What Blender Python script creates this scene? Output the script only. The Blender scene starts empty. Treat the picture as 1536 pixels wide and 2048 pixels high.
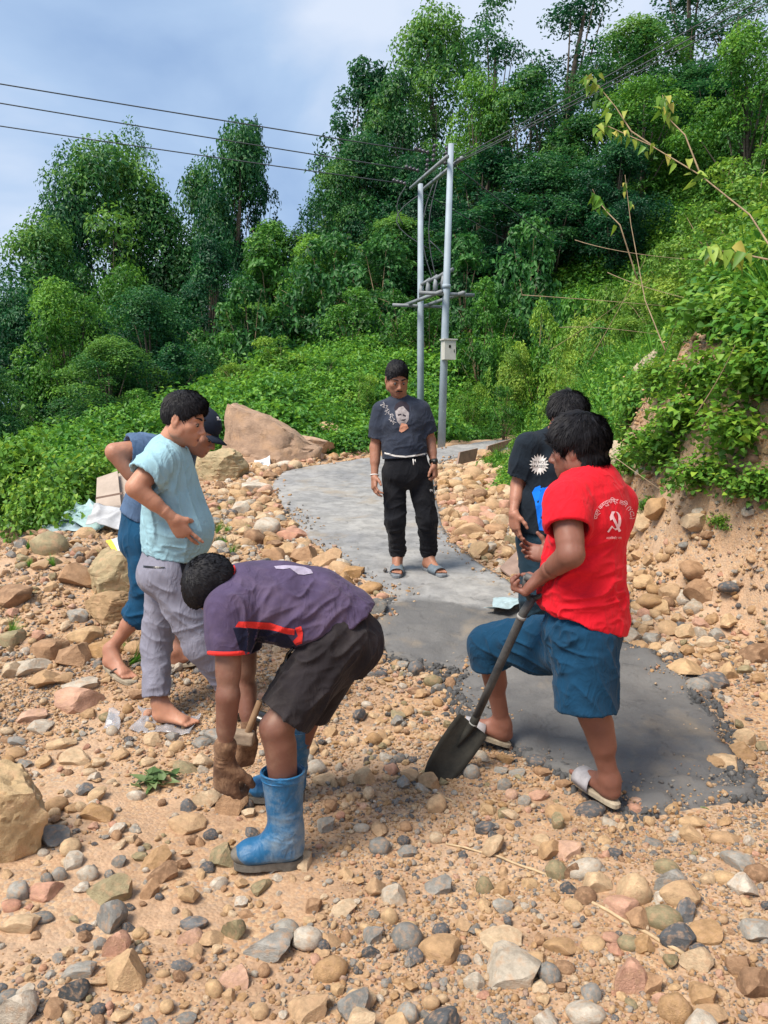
import bpy, math, random
import numpy as np
from mathutils import Vector, Matrix, Quaternion
from mathutils.bvhtree import BVHTree
R = math.radians
random.seed(7)
rng = np.random.default_rng(7)
scene = bpy.context.scene
COL = scene.collection

# ---------------------------------------------------------------- camera, sky, sun, exposure
CAM_Z = 1.6
PITCH = R(7.2)
FPX = 1538.0
cam_data = bpy.data.cameras.new('camera')
cam = bpy.data.objects.new('camera', cam_data)
COL.objects.link(cam)
cam.location = (0, 0, CAM_Z)
cam.rotation_euler = (R(90) - PITCH, 0, 0)
cam_data.sensor_fit = 'VERTICAL'
cam_data.sensor_height = 36.0
cam_data.lens = 36.0 * FPX / 2048.0
cam_data.clip_start = 0.05
cam_data.clip_end = 900
scene.camera = cam

SUN_EL, SUN_AZ = R(56), R(-128)      # azimuth clockwise from +Y: the light comes from behind, left
world = bpy.data.worlds.new('World')
scene.world = world
world.use_nodes = True
wn, wl = world.node_tree.nodes, world.node_tree.links
wn.clear()
w_out = wn.new('ShaderNodeOutputWorld')
w_bg = wn.new('ShaderNodeBackground')
w_sky = wn.new('ShaderNodeTexSky')
w_sky.sky_type = 'NISHITA'
w_sky.sun_disc = False
w_sky.sun_elevation = SUN_EL
w_sky.sun_rotation = SUN_AZ
w_sky.air_density = 1.0
w_sky.dust_density = 1.5
w_tc = wn.new('ShaderNodeTexCoord')
w_map = wn.new('ShaderNodeMapping'); w_map.inputs['Scale'].default_value = (1.0, 1.0, 2.2)
w_map.inputs['Location'].default_value = (0.35, 0.1, 0.2)
w_n = wn.new('ShaderNodeTexNoise'); w_n.inputs['Scale'].default_value = 2.6; w_n.inputs['Detail'].default_value = 6
w_n.inputs['Roughness'].default_value = 0.48; w_n.inputs['Distortion'].default_value = 0.25
w_r = wn.new('ShaderNodeValToRGB')
w_r.color_ramp.elements[0].position = 0.30; w_r.color_ramp.elements[0].color = (1.45, 2.15, 3.4, 1)
w_r.color_ramp.elements[1].position = 0.62; w_r.color_ramp.elements[1].color = (3.5, 3.9, 4.6, 1)
e = w_r.color_ramp.elements.new(0.45); e.color = (2.1, 2.85, 4.0, 1)
w_mix = wn.new('ShaderNodeMix'); w_mix.data_type = 'RGBA'; w_mix.inputs[0].default_value = 0.9
wl.new(w_tc.outputs['Generated'], w_map.inputs['Vector'])
wl.new(w_map.outputs['Vector'], w_n.inputs['Vector'])
wl.new(w_n.outputs['Fac'], w_r.inputs['Fac'])
wl.new(w_sky.outputs['Color'], w_mix.inputs[6])
wl.new(w_r.outputs['Color'], w_mix.inputs[7])
wl.new(w_mix.outputs[2], w_bg.inputs['Color'])
w_bg.inputs['Strength'].default_value = 0.122
wl.new(w_bg.outputs[0], w_out.inputs['Surface'])

sun_data = bpy.data.lights.new('sun', 'SUN')
sun_data.energy = 3.3
sun_data.angle = R(24)
sun_data.color = (1.0, 0.91, 0.78)
sun = bpy.data.objects.new('sun', sun_data)
COL.objects.link(sun)
_sd = Vector((math.sin(SUN_AZ) * math.cos(SUN_EL), math.cos(SUN_AZ) * math.cos(SUN_EL), math.sin(SUN_EL)))
sun.rotation_euler = _sd.to_track_quat('Z', 'Y').to_euler()
sun.location = _sd * 50

vs = scene.view_settings
vs.view_transform = 'Standard'; vs.look = 'None'; vs.gamma = 1; vs.use_curve_mapping = False
vs.exposure = 0.86
scene.cycles.max_bounces = 6
scene.cycles.transparent_max_bounces = 6
scene.cycles.use_denoising = True

# ---------------------------------------------------------------- helpers
def ray(px, py):
    dx = (px - 768.0) / FPX; dy = -(py - 1024.0) / FPX
    cp, sp = math.cos(PITCH), math.sin(PITCH)
    return Vector((dx, cp + dy * sp, -sp + dy * cp))
def P(px, py, Y):
    """World point seen at photo pixel (px, py), Y metres forward of where the photographer stands."""
    d = ray(px, py)
    return Vector((0, 0, CAM_Z)) + d * (Y / d.y)

def _hash(i, j, k, seed):
    h = (i.astype(np.int64) * 374761393 + j.astype(np.int64) * 668265263 + k.astype(np.int64) * 2147483647 + seed * 1274126177) & 0xFFFFFFFF
    h = ((h ^ (h >> 13)) * 1274126177) & 0xFFFFFFFF
    h = ((h ^ (h >> 16)) * 2246822519) & 0xFFFFFFFF
    return ((h ^ (h >> 15)) & 0xFFFFFF) / float(0xFFFFFF)
def vnoise(p, seed=0):
    """smooth value noise in -1..1 for an (N,3) array"""
    f = np.floor(p); t = p - f; t = t * t * (3 - 2 * t)
    i, j, k = f[:, 0], f[:, 1], f[:, 2]
    r = 0
    for a in (0, 1):
        wa = t[:, 0] if a else 1 - t[:, 0]
        for b in (0, 1):
            wb = t[:, 1] if b else 1 - t[:, 1]
            for c in (0, 1):
                wc = t[:, 2] if c else 1 - t[:, 2]
                r = r + wa * wb * wc * _hash(i + a, j + b, k + c, seed)
    return r * 2 - 1
def fbm(p, octv=4, seed=0, gain=0.5):
    r = 0; a = 1.0
    for o in range(octv):
        r = r + a * vnoise(p * (2.03 ** o) + o * 17.3, seed + o); a *= gain
    return r
def sstep(a, b, x):
    t = np.clip((x - a) / (b - a), 0, 1)
    return t * t * (3 - 2 * t)

def mesh_np(name, V, F, mats=None, smooth=True):
    me = bpy.data.meshes.new(name)
    V = np.asarray(V, dtype=np.float32); F = np.asarray(F, dtype=np.int32)
    n = F.shape[1]
    me.vertices.add(len(V)); me.vertices.foreach_set('co', V.ravel())
    me.loops.add(F.size); me.loops.foreach_set('vertex_index', F.ravel())
    me.polygons.add(len(F))
    me.polygons.foreach_set('loop_start', np.arange(0, F.size, n, dtype=np.int32))
    me.polygons.foreach_set('loop_total', np.full(len(F), n, dtype=np.int32))
    if smooth:
        me.polygons.foreach_set('use_smooth', np.ones(len(F), dtype=bool))
    me.update(calc_edges=True)
    for m in (mats or []):
        me.materials.append(m)
    return me
def mesh_py(name, V, F, mats=None, smooth=False):
    me = bpy.data.meshes.new(name)
    me.from_pydata([tuple(v) for v in V], [], F)
    if smooth:
        for p in me.polygons: p.use_smooth = True
    for m in (mats or []): me.materials.append(m)
    me.update()
    return me
def link(name, me, parent=None, loc=None, rot=None, scale=None):
    o = bpy.data.objects.new(name, me)
    COL.objects.link(o)
    if parent is not None: o.parent = parent
    if loc is not None: o.location = loc
    if rot is not None: o.rotation_euler = rot
    if scale is not None: o.scale = scale
    return o
def tag(o, label=None, cat=None, group=None, kind=None):
    if label: o['label'] = label
    if cat: o['category'] = cat
    if group: o['group'] = group
    if kind: o['kind'] = kind
    return o
def thing(name, label, cat, loc=(0, 0, 0), rz=0, group=None):
    o = link(name, None, None, loc, (0, 0, rz))
    return tag(o, label, cat, group)

class MB:
    """collects simple solids into one mesh"""
    def __init__(s): s.V = []; s.F = []
    def add(s, V, F):
        n = len(s.V); s.V += [tuple(v) for v in V]; s.F += [tuple(i + n for i in f) for f in F]
    def box(s, c, sx, sy, sz, M=None):
        c = Vector(c); V = []
        for z in (-.5, .5):
            for x, y in ((-.5, -.5), (.5, -.5), (.5, .5), (-.5, .5)):
                v = Vector((x * sx, y * sy, z * sz))
                if M is not None: v = M @ v
                V.append(c + v)
        s.add(V, [(3, 2, 1, 0), (4, 5, 6, 7), (0, 1, 5, 4), (1, 2, 6, 5), (2, 3, 7, 6), (3, 0, 4, 7)])
    def tube(s, pts, rad, n=8, cap=True):
        pts = [Vector(p) for p in pts]
        if not hasattr(rad, '__len__'): rad = [rad] * len(pts)
        V = []; prev = None
        for i, p in enumerate(pts):
            d = (pts[min(i + 1, len(pts) - 1)] - pts[max(i - 1, 0)]).normalized()
            if prev is None:
                u = d.orthogonal().normalized()
            else:
                u = (prev - d * prev.dot(d)).normalized()
            prev = u; w = d.cross(u)
            for k in range(n):
                a = 2 * math.pi * k / n
                V.append(p + (u * math.cos(a) + w * math.sin(a)) * rad[i])
        F = []
        for i in range(len(pts) - 1):
            for k in range(n):
                k2 = (k + 1) % n
                F.append((i * n + k, i * n + k2, (i + 1) * n + k2, (i + 1) * n + k))
        if cap:
            F.append(tuple(range(n))[::-1]); F.append(tuple((len(pts) - 1) * n + k for k in range(n)))
        s.add(V, F)
    def ball(s, c, r, sc=(1, 1, 1), nu=10, nv=7):
        c = Vector(c); V = [c + Vector((0, 0, r * sc[2]))]; F = []
        for j in range(1, nv):
            th = math.pi * j / nv
            for i in range(nu):
                a = 2 * math.pi * i / nu
                V.append(c + Vector((math.sin(th) * math.cos(a) * r * sc[0], math.sin(th) * math.sin(a) * r * sc[1], math.cos(th) * r * sc[2])))
        V.append(c - Vector((0, 0, r * sc[2])))
        for i in range(nu): F.append((0, 1 + i, 1 + (i + 1) % nu))
        for j in range(nv - 2):
            for i in range(nu):
                a = 1 + j * nu + i; b = 1 + j * nu + (i + 1) % nu
                F.append((a, a + nu, b + nu, b))
        l = len(V) - 1
        for i in range(nu): F.append((l, 1 + (nv - 2) * nu + (i + 1) % nu, 1 + (nv - 2) * nu + i))
        s.add(V, F)
    def build(s, name, mat, parent=None, smooth=True):
        return link(name, mesh_py(name, s.V, s.F, [mat], smooth), parent)

# ---------------------------------------------------------------- materials
MATS = {}
def mat(name, color, rough=0.8, spec=0.3, var=0.0, vscale=8.0, bump=0.0, bscale=60.0, col2=None, metallic=0.0, coord='Object', bdist=0.01, detail=5, sheen=0.0, sss=0.0):
    m = bpy.data.materials.new(name); m.use_nodes = True
    MATS[name] = m
    nt = m.node_tree; N, L = nt.nodes, nt.links
    b = N['Principled BSDF']
    b.inputs['Roughness'].default_value = rough
    b.inputs['Specular IOR Level'].default_value = spec
    b.inputs['Metallic'].default_value = metallic
    b.inputs['Base Color'].default_value = (*color, 1)
    if sheen: b.inputs['Sheen Weight'].default_value = sheen
    if sss:
        b.inputs['Subsurface Weight'].default_value = sss; b.inputs['Subsurface Radius'].default_value = (0.6, 0.25, 0.12); b.inputs['Subsurface Scale'].default_value = 0.015
    tc = N.new('ShaderNodeTexCoord')
    if var or col2:
        n = N.new('ShaderNodeTexNoise'); n.inputs['Scale'].default_value = vscale; n.inputs['Detail'].default_value = detail
        n.inputs['Roughness'].default_value = 0.62
        L.new(tc.outputs[coord], n.inputs['Vector'])
        r = N.new('ShaderNodeValToRGB')
        c2 = col2 if col2 else tuple(min(1, c * (1 + var)) for c in color)
        c1 = color if col2 else tuple(c * (1 - var) for c in color)
        r.color_ramp.elements[0].position = 0.33; r.color_ramp.elements[0].color = (*c1, 1)
        r.color_ramp.elements[1].position = 0.67; r.color_ramp.elements[1].color = (*c2, 1)
        L.new(n.outputs['Fac'], r.inputs['Fac']); L.new(r.outputs['Color'], b.inputs['Base Color'])
    if bump:
        n2 = N.new('ShaderNodeTexNoise'); n2.inputs['Scale'].default_value = bscale; n2.inputs['Detail'].default_value = 6
        n2.inputs['Roughness'].default_value = 0.65
        L.new(tc.outputs[coord], n2.inputs['Vector'])
        bp = N.new('ShaderNodeBump'); bp.inputs['Strength'].default_value = bump; bp.inputs['Distance'].default_value = bdist
        L.new(n2.outputs['Fac'], bp.inputs['Height']); L.new(bp.outputs['Normal'], b.inputs['Normal'])
    return m
def ramp(N, stops):
    r = N.new('ShaderNodeValToRGB'); el = r.color_ramp.elements
    el[0].position = stops[0][0]; el[0].color = (*stops[0][1], 1)
    el[1].position = stops[-1][0]; el[1].color = (*stops[-1][1], 1)
    for p, c in stops[1:-1]:
        x = el.new(p); x.color = (*c, 1)
    return r

def stone_material(name, stops, ms=1.0):
    """stone whose tone varies from one stone to the next, with grain and mottling"""
    m = bpy.data.materials.new(name); m.use_nodes = True
    N, L = m.node_tree.nodes, m.node_tree.links
    b = N['Principled BSDF']; b.inputs['Roughness'].default_value = 0.85; b.inputs['Specular IOR Level'].default_value = 0.25
    oi = N.new('ShaderNodeObjectInfo'); tc = N.new('ShaderNodeTexCoord')
    r = ramp(N, stops); L.new(oi.outputs['Random'], r.inputs['Fac'])
    ad = N.new('ShaderNodeVectorMath'); ad.operation = 'ADD'
    L.new(tc.outputs['Object'], ad.inputs[0]); L.new(oi.outputs['Random'], ad.inputs[1])
    n = N.new('ShaderNodeTexNoise'); n.inputs['Scale'].default_value = 1.6 * ms; n.inputs['Detail'].default_value = 8; n.inputs['Roughness'].default_value = 0.7
    L.new(ad.outputs[0], n.inputs['Vector'])
    hs = N.new('ShaderNodeHueSaturation'); L.new(r.outputs['Color'], hs.inputs['Color'])
    mr = N.new('ShaderNodeMapRange'); mr.inputs[1].default_value = 0.3; mr.inputs[2].default_value = 0.7; mr.inputs[3].default_value = 0.62; mr.inputs[4].default_value = 1.25
    L.new(n.outputs['Fac'], mr.inputs[0]); L.new(mr.outputs[0], hs.inputs['Value'])
    # earth dusting where the stone sits in the soil
    mx = N.new('ShaderNodeMix'); mx.data_type = 'RGBA'; mx.inputs[7].default_value = (0.46, 0.29, 0.175, 1)
    L.new(hs.outputs['Color'], mx.inputs[6])
    n3 = N.new('ShaderNodeTexNoise'); n3.inputs['Scale'].default_value = 2.3 * ms ** .5; n3.inputs['Detail'].default_value = 5
    L.new(ad.outputs[0], n3.inputs['Vector'])
    m3 = N.new('ShaderNodeMapRange'); m3.inputs[1].default_value = 0.50; m3.inputs[2].default_value = 0.68; m3.inputs[3].default_value = 0.0; m3.inputs[4].default_value = 0.62
    L.new(n3.outputs['Fac'], m3.inputs[0]); L.new(m3.outputs[0], mx.inputs[0])
    L.new(mx.outputs[2], b.inputs['Base Color'])
    n2 = N.new('ShaderNodeTexNoise'); n2.inputs['Scale'].default_value = 9 * ms; n2.inputs['Detail'].default_value = 6; n2.inputs['Roughness'].default_value = 0.7
    L.new(ad.outputs[0], n2.inputs['Vector'])
    bp = N.new('ShaderNodeBump'); bp.inputs['Strength'].default_value = 0.5; bp.inputs['Distance'].default_value = 0.03
    L.new(n2.outputs['Fac'], bp.inputs['Height']); L.new(bp.outputs['Normal'], b.inputs['Normal'])
    return m
TAN, TAN2 = (0.50, 0.335, 0.20), (0.56, 0.435, 0.30)
SM = {
 'tan': stone_material('tan_sandstone', [(0, (0.40, 0.24, 0.11)), (.35, TAN), (.7, (0.56, 0.38, 0.21)), (1, TAN2)]),
 'grey': stone_material('grey_stone', [(0, (0.20, 0.20, 0.19)), (.5, (0.28, 0.27, 0.25)), (1, (0.37, 0.35, 0.31))]),
 'dark grey': stone_material('dark_slate', [(0, (0.075, 0.08, 0.085)), (.6, (0.12, 0.125, 0.135)), (1, (0.17, 0.175, 0.18))]),
 'pink': stone_material('pink_sandstone', [(0, (0.50, 0.26, 0.18)), (1, (0.56, 0.36, 0.26))]),
 'pale': stone_material('pale_stone', [(0, (0.46, 0.40, 0.32)), (1, (0.56, 0.50, 0.42))]),
 'brown': stone_material('brown_stone', [(0, (0.25, 0.15, 0.09)), (1, (0.42, 0.255, 0.145))]),
 'olive': stone_material('olive_stone', [(0, (0.25, 0.21, 0.12)), (1, (0.33, 0.28, 0.17))]),
}
m_gravel = stone_material('mixed_gravel', [(0, (0.30, 0.17, 0.08)), (.16, (0.46, 0.28, 0.14)), (.42, TAN), (.58, TAN2), (.66, (0.50, 0.25, 0.15)), (.74, (0.30, 0.28, 0.25)), (.86, (0.17, 0.17, 0.17)), (.93, (0.10, 0.105, 0.11)), (1, (0.55, 0.50, 0.42))])

def leaf_material(name, c_dark, c_mid, c_light, trans=0.32, rough=0.5):
    m = bpy.data.materials.new(name); m.use_nodes = True
    N, L = m.node_tree.nodes, m.node_tree.links
    b = N['Principled BSDF']; b.inputs['Roughness'].default_value = rough; b.inputs['Specular IOR Level'].default_value = 0.35
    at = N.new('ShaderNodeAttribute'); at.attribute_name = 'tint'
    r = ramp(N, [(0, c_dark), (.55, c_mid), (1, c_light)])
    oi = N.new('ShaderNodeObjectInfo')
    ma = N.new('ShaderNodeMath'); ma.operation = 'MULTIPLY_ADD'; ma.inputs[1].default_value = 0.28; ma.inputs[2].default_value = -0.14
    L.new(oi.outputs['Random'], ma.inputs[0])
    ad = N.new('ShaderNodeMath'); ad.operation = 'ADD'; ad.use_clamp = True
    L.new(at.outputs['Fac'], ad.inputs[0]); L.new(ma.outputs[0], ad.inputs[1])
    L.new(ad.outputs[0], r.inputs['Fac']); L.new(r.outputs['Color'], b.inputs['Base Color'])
    tr = N.new('ShaderNodeBsdfTranslucent')
    hs = N.new('ShaderNodeHueSaturation'); hs.inputs['Hue'].default_value = 0.485; hs.inputs['Value'].default_value = 1.35
    L.new(r.outputs['Color'], hs.inputs['Color']); L.new(hs.outputs['Color'], tr.inputs['Color'])
    mx = N.new('ShaderNodeMixShader'); mx.inputs[0].default_value = trans
    out = N['Material Output']
    L.new(b.outputs[0], mx.inputs[1]); L.new(tr.outputs[0], mx.inputs[2]); L.new(mx.outputs[0], out.inputs['Surface'])
    return m
m_leaf_far = leaf_material('tree_leaves', (0.010, 0.052, 0.020), (0.034, 0.15, 0.036), (0.14, 0.31, 0.042))
m_leaf_blue = leaf_material('bluish_tree_leaves', (0.008, 0.045, 0.026), (0.020, 0.115, 0.042), (0.07, 0.22, 0.050))
m_leaf_mid = leaf_material('hillside_leaves', (0.018, 0.085, 0.014), (0.065, 0.22, 0.026), (0.19, 0.40, 0.04))
m_leaf_near = leaf_material('shrub_leaves', (0.04, 0.13, 0.02), (0.12, 0.29, 0.032), (0.30, 0.45, 0.05))
m_leaf_yellow = leaf_material('yellowing_leaves', (0.14, 0.22, 0.03), (0.28, 0.36, 0.05), (0.48, 0.42, 0.09))
m_bark = mat('bark', (0.11, 0.09, 0.07), 0.9, 0.2, 0.3, 6, 0.5, 30, bdist=0.02)
m_twig = mat('dry_twig', (0.30, 0.22, 0.14), 0.85, 0.2, 0.25, 20)
m_green_stem = mat('green_stem', (0.13, 0.17, 0.06), 0.7, 0.3, 0.2, 20)
# ---------------------------------------------------------------- terrain
BY = [-60, 3.0, 3.6, 4.6, 5.8, 10.8, 13, 16, 20, 30, 60, 200]
BZ = [0, 0.0, 0.03, 0.16, 0.35, 0.70, 0.86, 1.06, 1.3, 1.9, 3, 8]
FA_Y = [-60, 0, 2, 3.5, 4.5, 5.5, 7.5, 10, 12, 13.4, 14.4, 15.0]
FA_X = [5.5, 3.6, 3.0, 2.55, 2.25, 1.92, 1.95, 2.0, 2.15, 2.7, 4.2, 9.0]
FB_X = [-60, -12, -8, -3, 0, 3, 6, 12, 40]
FB_Y = [16, 15, 14, 14.0, 17.3, 20.0, 20.8, 22, 26]
ZB_X = [-60, -20, -10, -7.3, -5.2, 0, 5.6, 9, 14, 25, 60]
ZB_Z = [-4, -3.4, -2.2, -0.9, 1.6, 4.3, 6.6, 9.6, 13.6, 18, 24]
EDGE_Y = [-10, 2, 5, 7.5, 10, 13, 20]      # left edge where the ground falls away
EDGE_X = [-8, -5.6, -4.5, -3.85, -3.2, -4.2, -9]

def z_base(x, y):
    x = np.asarray(x, float); y = np.asarray(y, float)
    z = np.interp(y, BY, BZ)
    # left: rubble mound, then a drop into the valley
    ex = np.interp(y, EDGE_Y, EDGE_X)
    z = z + 0.20 * sstep(0.0, 1.5, -(x - ex) + 0) * 0 + 0.16 * np.exp(-((x + 2.6) / 1.2) ** 2 - ((y - 5.6) / 1.6) ** 2)
    s = ex - x
    z = z - 2.6 * sstep(0.1, 6.0, s)
    # far hill B
    fy = np.interp(x, FB_X, FB_Y); zb = np.interp(x, ZB_X, ZB_Z)
    t = np.clip((y - fy) / 12.0, 0, 1); t = 0.75 * t + 0.25 * sstep(0, 1, t)
    z = z + (np.maximum(zb + 0.1 * np.clip(y - 30, 0, 60), -3) - z) * t
    # near bank A
    fx = np.interp(y, FA_Y, FA_X); s = x - fx
    cliff = 1.35 * (1 - sstep(6.2, 8.8, y)) + 0.15 * sstep(6.2, 8.8, y)
    slope = 0.95
    pr = cliff * sstep(-0.05, 0.55, s) + slope * np.clip(s - 0.25, 0, 5.5) + 0.3 * np.clip(s - 5.75, 0, 30)
    pr = pr + 0.10 * sstep(-0.7, 0.1, s)
    a = np.interp(y, BY, BZ) + pr
    m = 1 - sstep(13.6, 15.4, y)
    z = np.where(s > -0.75, np.maximum(z, z * (1 - m) + a * m), z)
    return z

PATH_ROWS = [((1310, 1645), (1490, 1612)), ((1130, 1550), (1462, 1530)), ((1005, 1487), (1425, 1450)), ((915, 1395), (1375, 1365)),
 ((912, 1350), (1310, 1316)), ((775, 1318), (1225, 1290)), ((752, 1250), (1130, 1238)), ((785, 1200), (1052, 1196)), ((705, 1150), (975, 1142)),
 ((640, 1100), (920, 1100)), ((590, 1050), (885, 1058)), ((560, 1005), (875, 1010)), ((547, 968), (868, 968)), ((585, 943), (870, 940)),
 ((668, 929), (888, 925)), ((780, 912), (925, 915)), ((915, 893), (985, 905)), ((1035, 880), (1075, 893))]
_TS = 1.2 * (50 ** np.linspace(0, 1, 900))
def hit(px, py, f=z_base, t0=1.2, t1=60):
    """first point of the ground seen at photo pixel (px, py)"""
    d = ray(px, py)
    def ev(ts): return CAM_Z + d.z * ts - f(d.x * ts, d.y * ts)
    g = ev(_TS); k = np.nonzero(g <= 0)[0]
    if not len(k) or k[0] == 0: return Vector((0, 0, CAM_Z)) + d * float(_TS[-1] if not len(k) else _TS[0])
    i = k[0]; ts = np.linspace(_TS[i - 1], _TS[i], 12); g = ev(ts); j = np.nonzero(g <= 0)[0]; t = ts[j[0]] if len(j) else _TS[i]
    return Vector((0, 0, CAM_Z)) + d * float(t)
def z_plain(x, y): return np.interp(y, BY, BZ) + 0 * x
PL = [hit(*r[0], f=z_plain) for r in PATH_ROWS]; PR = [hit(*r[1], f=z_plain) for r in PATH_ROWS]
PL += [Vector((4.4, 17.0, 0)), Vector((9, 18.2, 0))]; PR += [Vector((4.6, 15.9, 0)), Vector((9, 16.9, 0))]
def resample(pts, k=6):
    pts = [Vector((p.x, p.y, 0)) for p in pts]; out = []
    for i in range(len(pts) - 1):
        p0, p1, p2, p3 = pts[max(i - 1, 0)], pts[i], pts[i + 1], pts[min(i + 2, len(pts) - 1)]
        for j in range(k):
            t = j / k
            out.append(0.5 * ((2 * p1) + (p2 - p0) * t + (2 * p0 - 5 * p1 + 4 * p2 - p3) * t * t + (3 * p1 - p0 - 3 * p2 + p3) * t ** 3))
    out.append(pts[-1]); return out
KP = 6
LS, RS = resample(PL, KP), resample(PR, KP)
PC = np.array([((a + b) / 2)[:2] for a, b in zip(LS, RS)])
PLn, PRn = np.array([a[:2] for a in LS]), np.array([a[:2] for a in RS])
def path_dist(x, y):
    """about how far (x,y) lies outside the path, negative inside"""
    x = np.atleast_1d(np.asarray(x, float)); y = np.atleast_1d(np.asarray(y, float))
    shp = x.shape; x = x.ravel(); y = y.ravel()
    m = (y < 19.2) & (y > 1.8) & (x > -3.2) & (x < 9.5)
    if not m.all():
        r = np.full(len(x), 1.0)
        if m.any(): r[m] = path_dist(x[m], y[m])
        return r.reshape(shp)
    poly = np.vstack([PLn[::2], PRn[::-1][::2]])
    inside = np.zeros(len(x), bool); dm = np.full(len(x), 1e9)
    n = len(poly)
    for i in range(n):
        a = poly[i]; b = poly[(i + 1) % n]; e = b - a
        L2 = max(e @ e, 1e-9)
        t = np.clip(((x - a[0]) * e[0] + (y - a[1]) * e[1]) / L2, 0, 1)
        dm = np.minimum(dm, np.hypot(x - a[0] - t * e[0], y - a[1] - t * e[1]))
        if a[1] != b[1]:
            c = ((a[1] > y) != (b[1] > y)) & (x < (b[0] - a[0]) * (y - a[1]) / (b[1] - a[1]) + a[0])
            inside ^= c
    return np.where(inside, -dm, dm).reshape(shp)

def ground_z(x, y, fine=True):
    x = np.atleast_1d(np.asarray(x, float)); y = np.atleast_1d(np.asarray(y, float))
    z = z_base(x, y)
    near = (y < 18.8) & (y > 2.2) & (x > -2.4) & (x < 9)
    pm = np.ones_like(z)
    if near.any():
        d = path_dist(x[near], y[near]); pm[near] = sstep(-0.02, 0.35, d)
        z[near] = z[near] - 0.06 * (1 - sstep(-0.14, -0.03, d)) + 0.012 * (1 - sstep(0.0, 0.16, d))
    p3 = np.stack([x, y, np.zeros_like(x)], -1).reshape(-1, 3)
    fx = np.interp(y, FA_Y, FA_X); s = x - fx
    n1 = fbm(p3 * 0.9, 3, 3).reshape(x.shape); n2 = fbm(p3 * 4.0, 3, 9).reshape(x.shape)
    fa = sstep(9, 20, np.hypot(x, y))
    z = z + pm * (n1 * (0.035 + 0.25 * fa) + n2 * (0.012 + 0.02 * fa))
    if fine:
        left = sstep(0.6, 2.2, -x) * sstep(3.3, 4.8, y) * (1 - sstep(8, 13, y))
        n3 = np.abs(fbm(p3 * 7.0, 3, 21).reshape(x.shape))
        z = z + pm * (0.03 * left * n3)
        # crumbling bank face: ledges and gullies
        bank = sstep(-0.15, 0.25, s) * (1 - sstep(1.2, 2.2, s)) * (1 - sstep(9, 13, y)) * (y > 0)
        q3 = np.stack([x * 3, y * 3, z * 5], -1).reshape(-1, 3)
        n4 = fbm(q3, 4, 33, 0.6).reshape(x.shape)
        n5 = np.abs(fbm(q3 * 3.1, 2, 41).reshape(x.shape))
        z = z + bank * (n4 * 0.13 + n5 * 0.045)
    return z
def gz(x, y): return float(ground_z(x, y)[0])
def on_ground(px, py):
    c = hit(px, py); d = ray(px, py); T0 = (c - Vector((0, 0, CAM_Z))).length / d.length
    ts = T0 * np.linspace(.86, 1.12, 90); g = CAM_Z + d.z * ts - ground_z(d.x * ts, d.y * ts); k = np.nonzero(g <= 0)[0]
    return Vector((0, 0, CAM_Z)) + d * float(ts[k[0]] if len(k) else T0)

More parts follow.
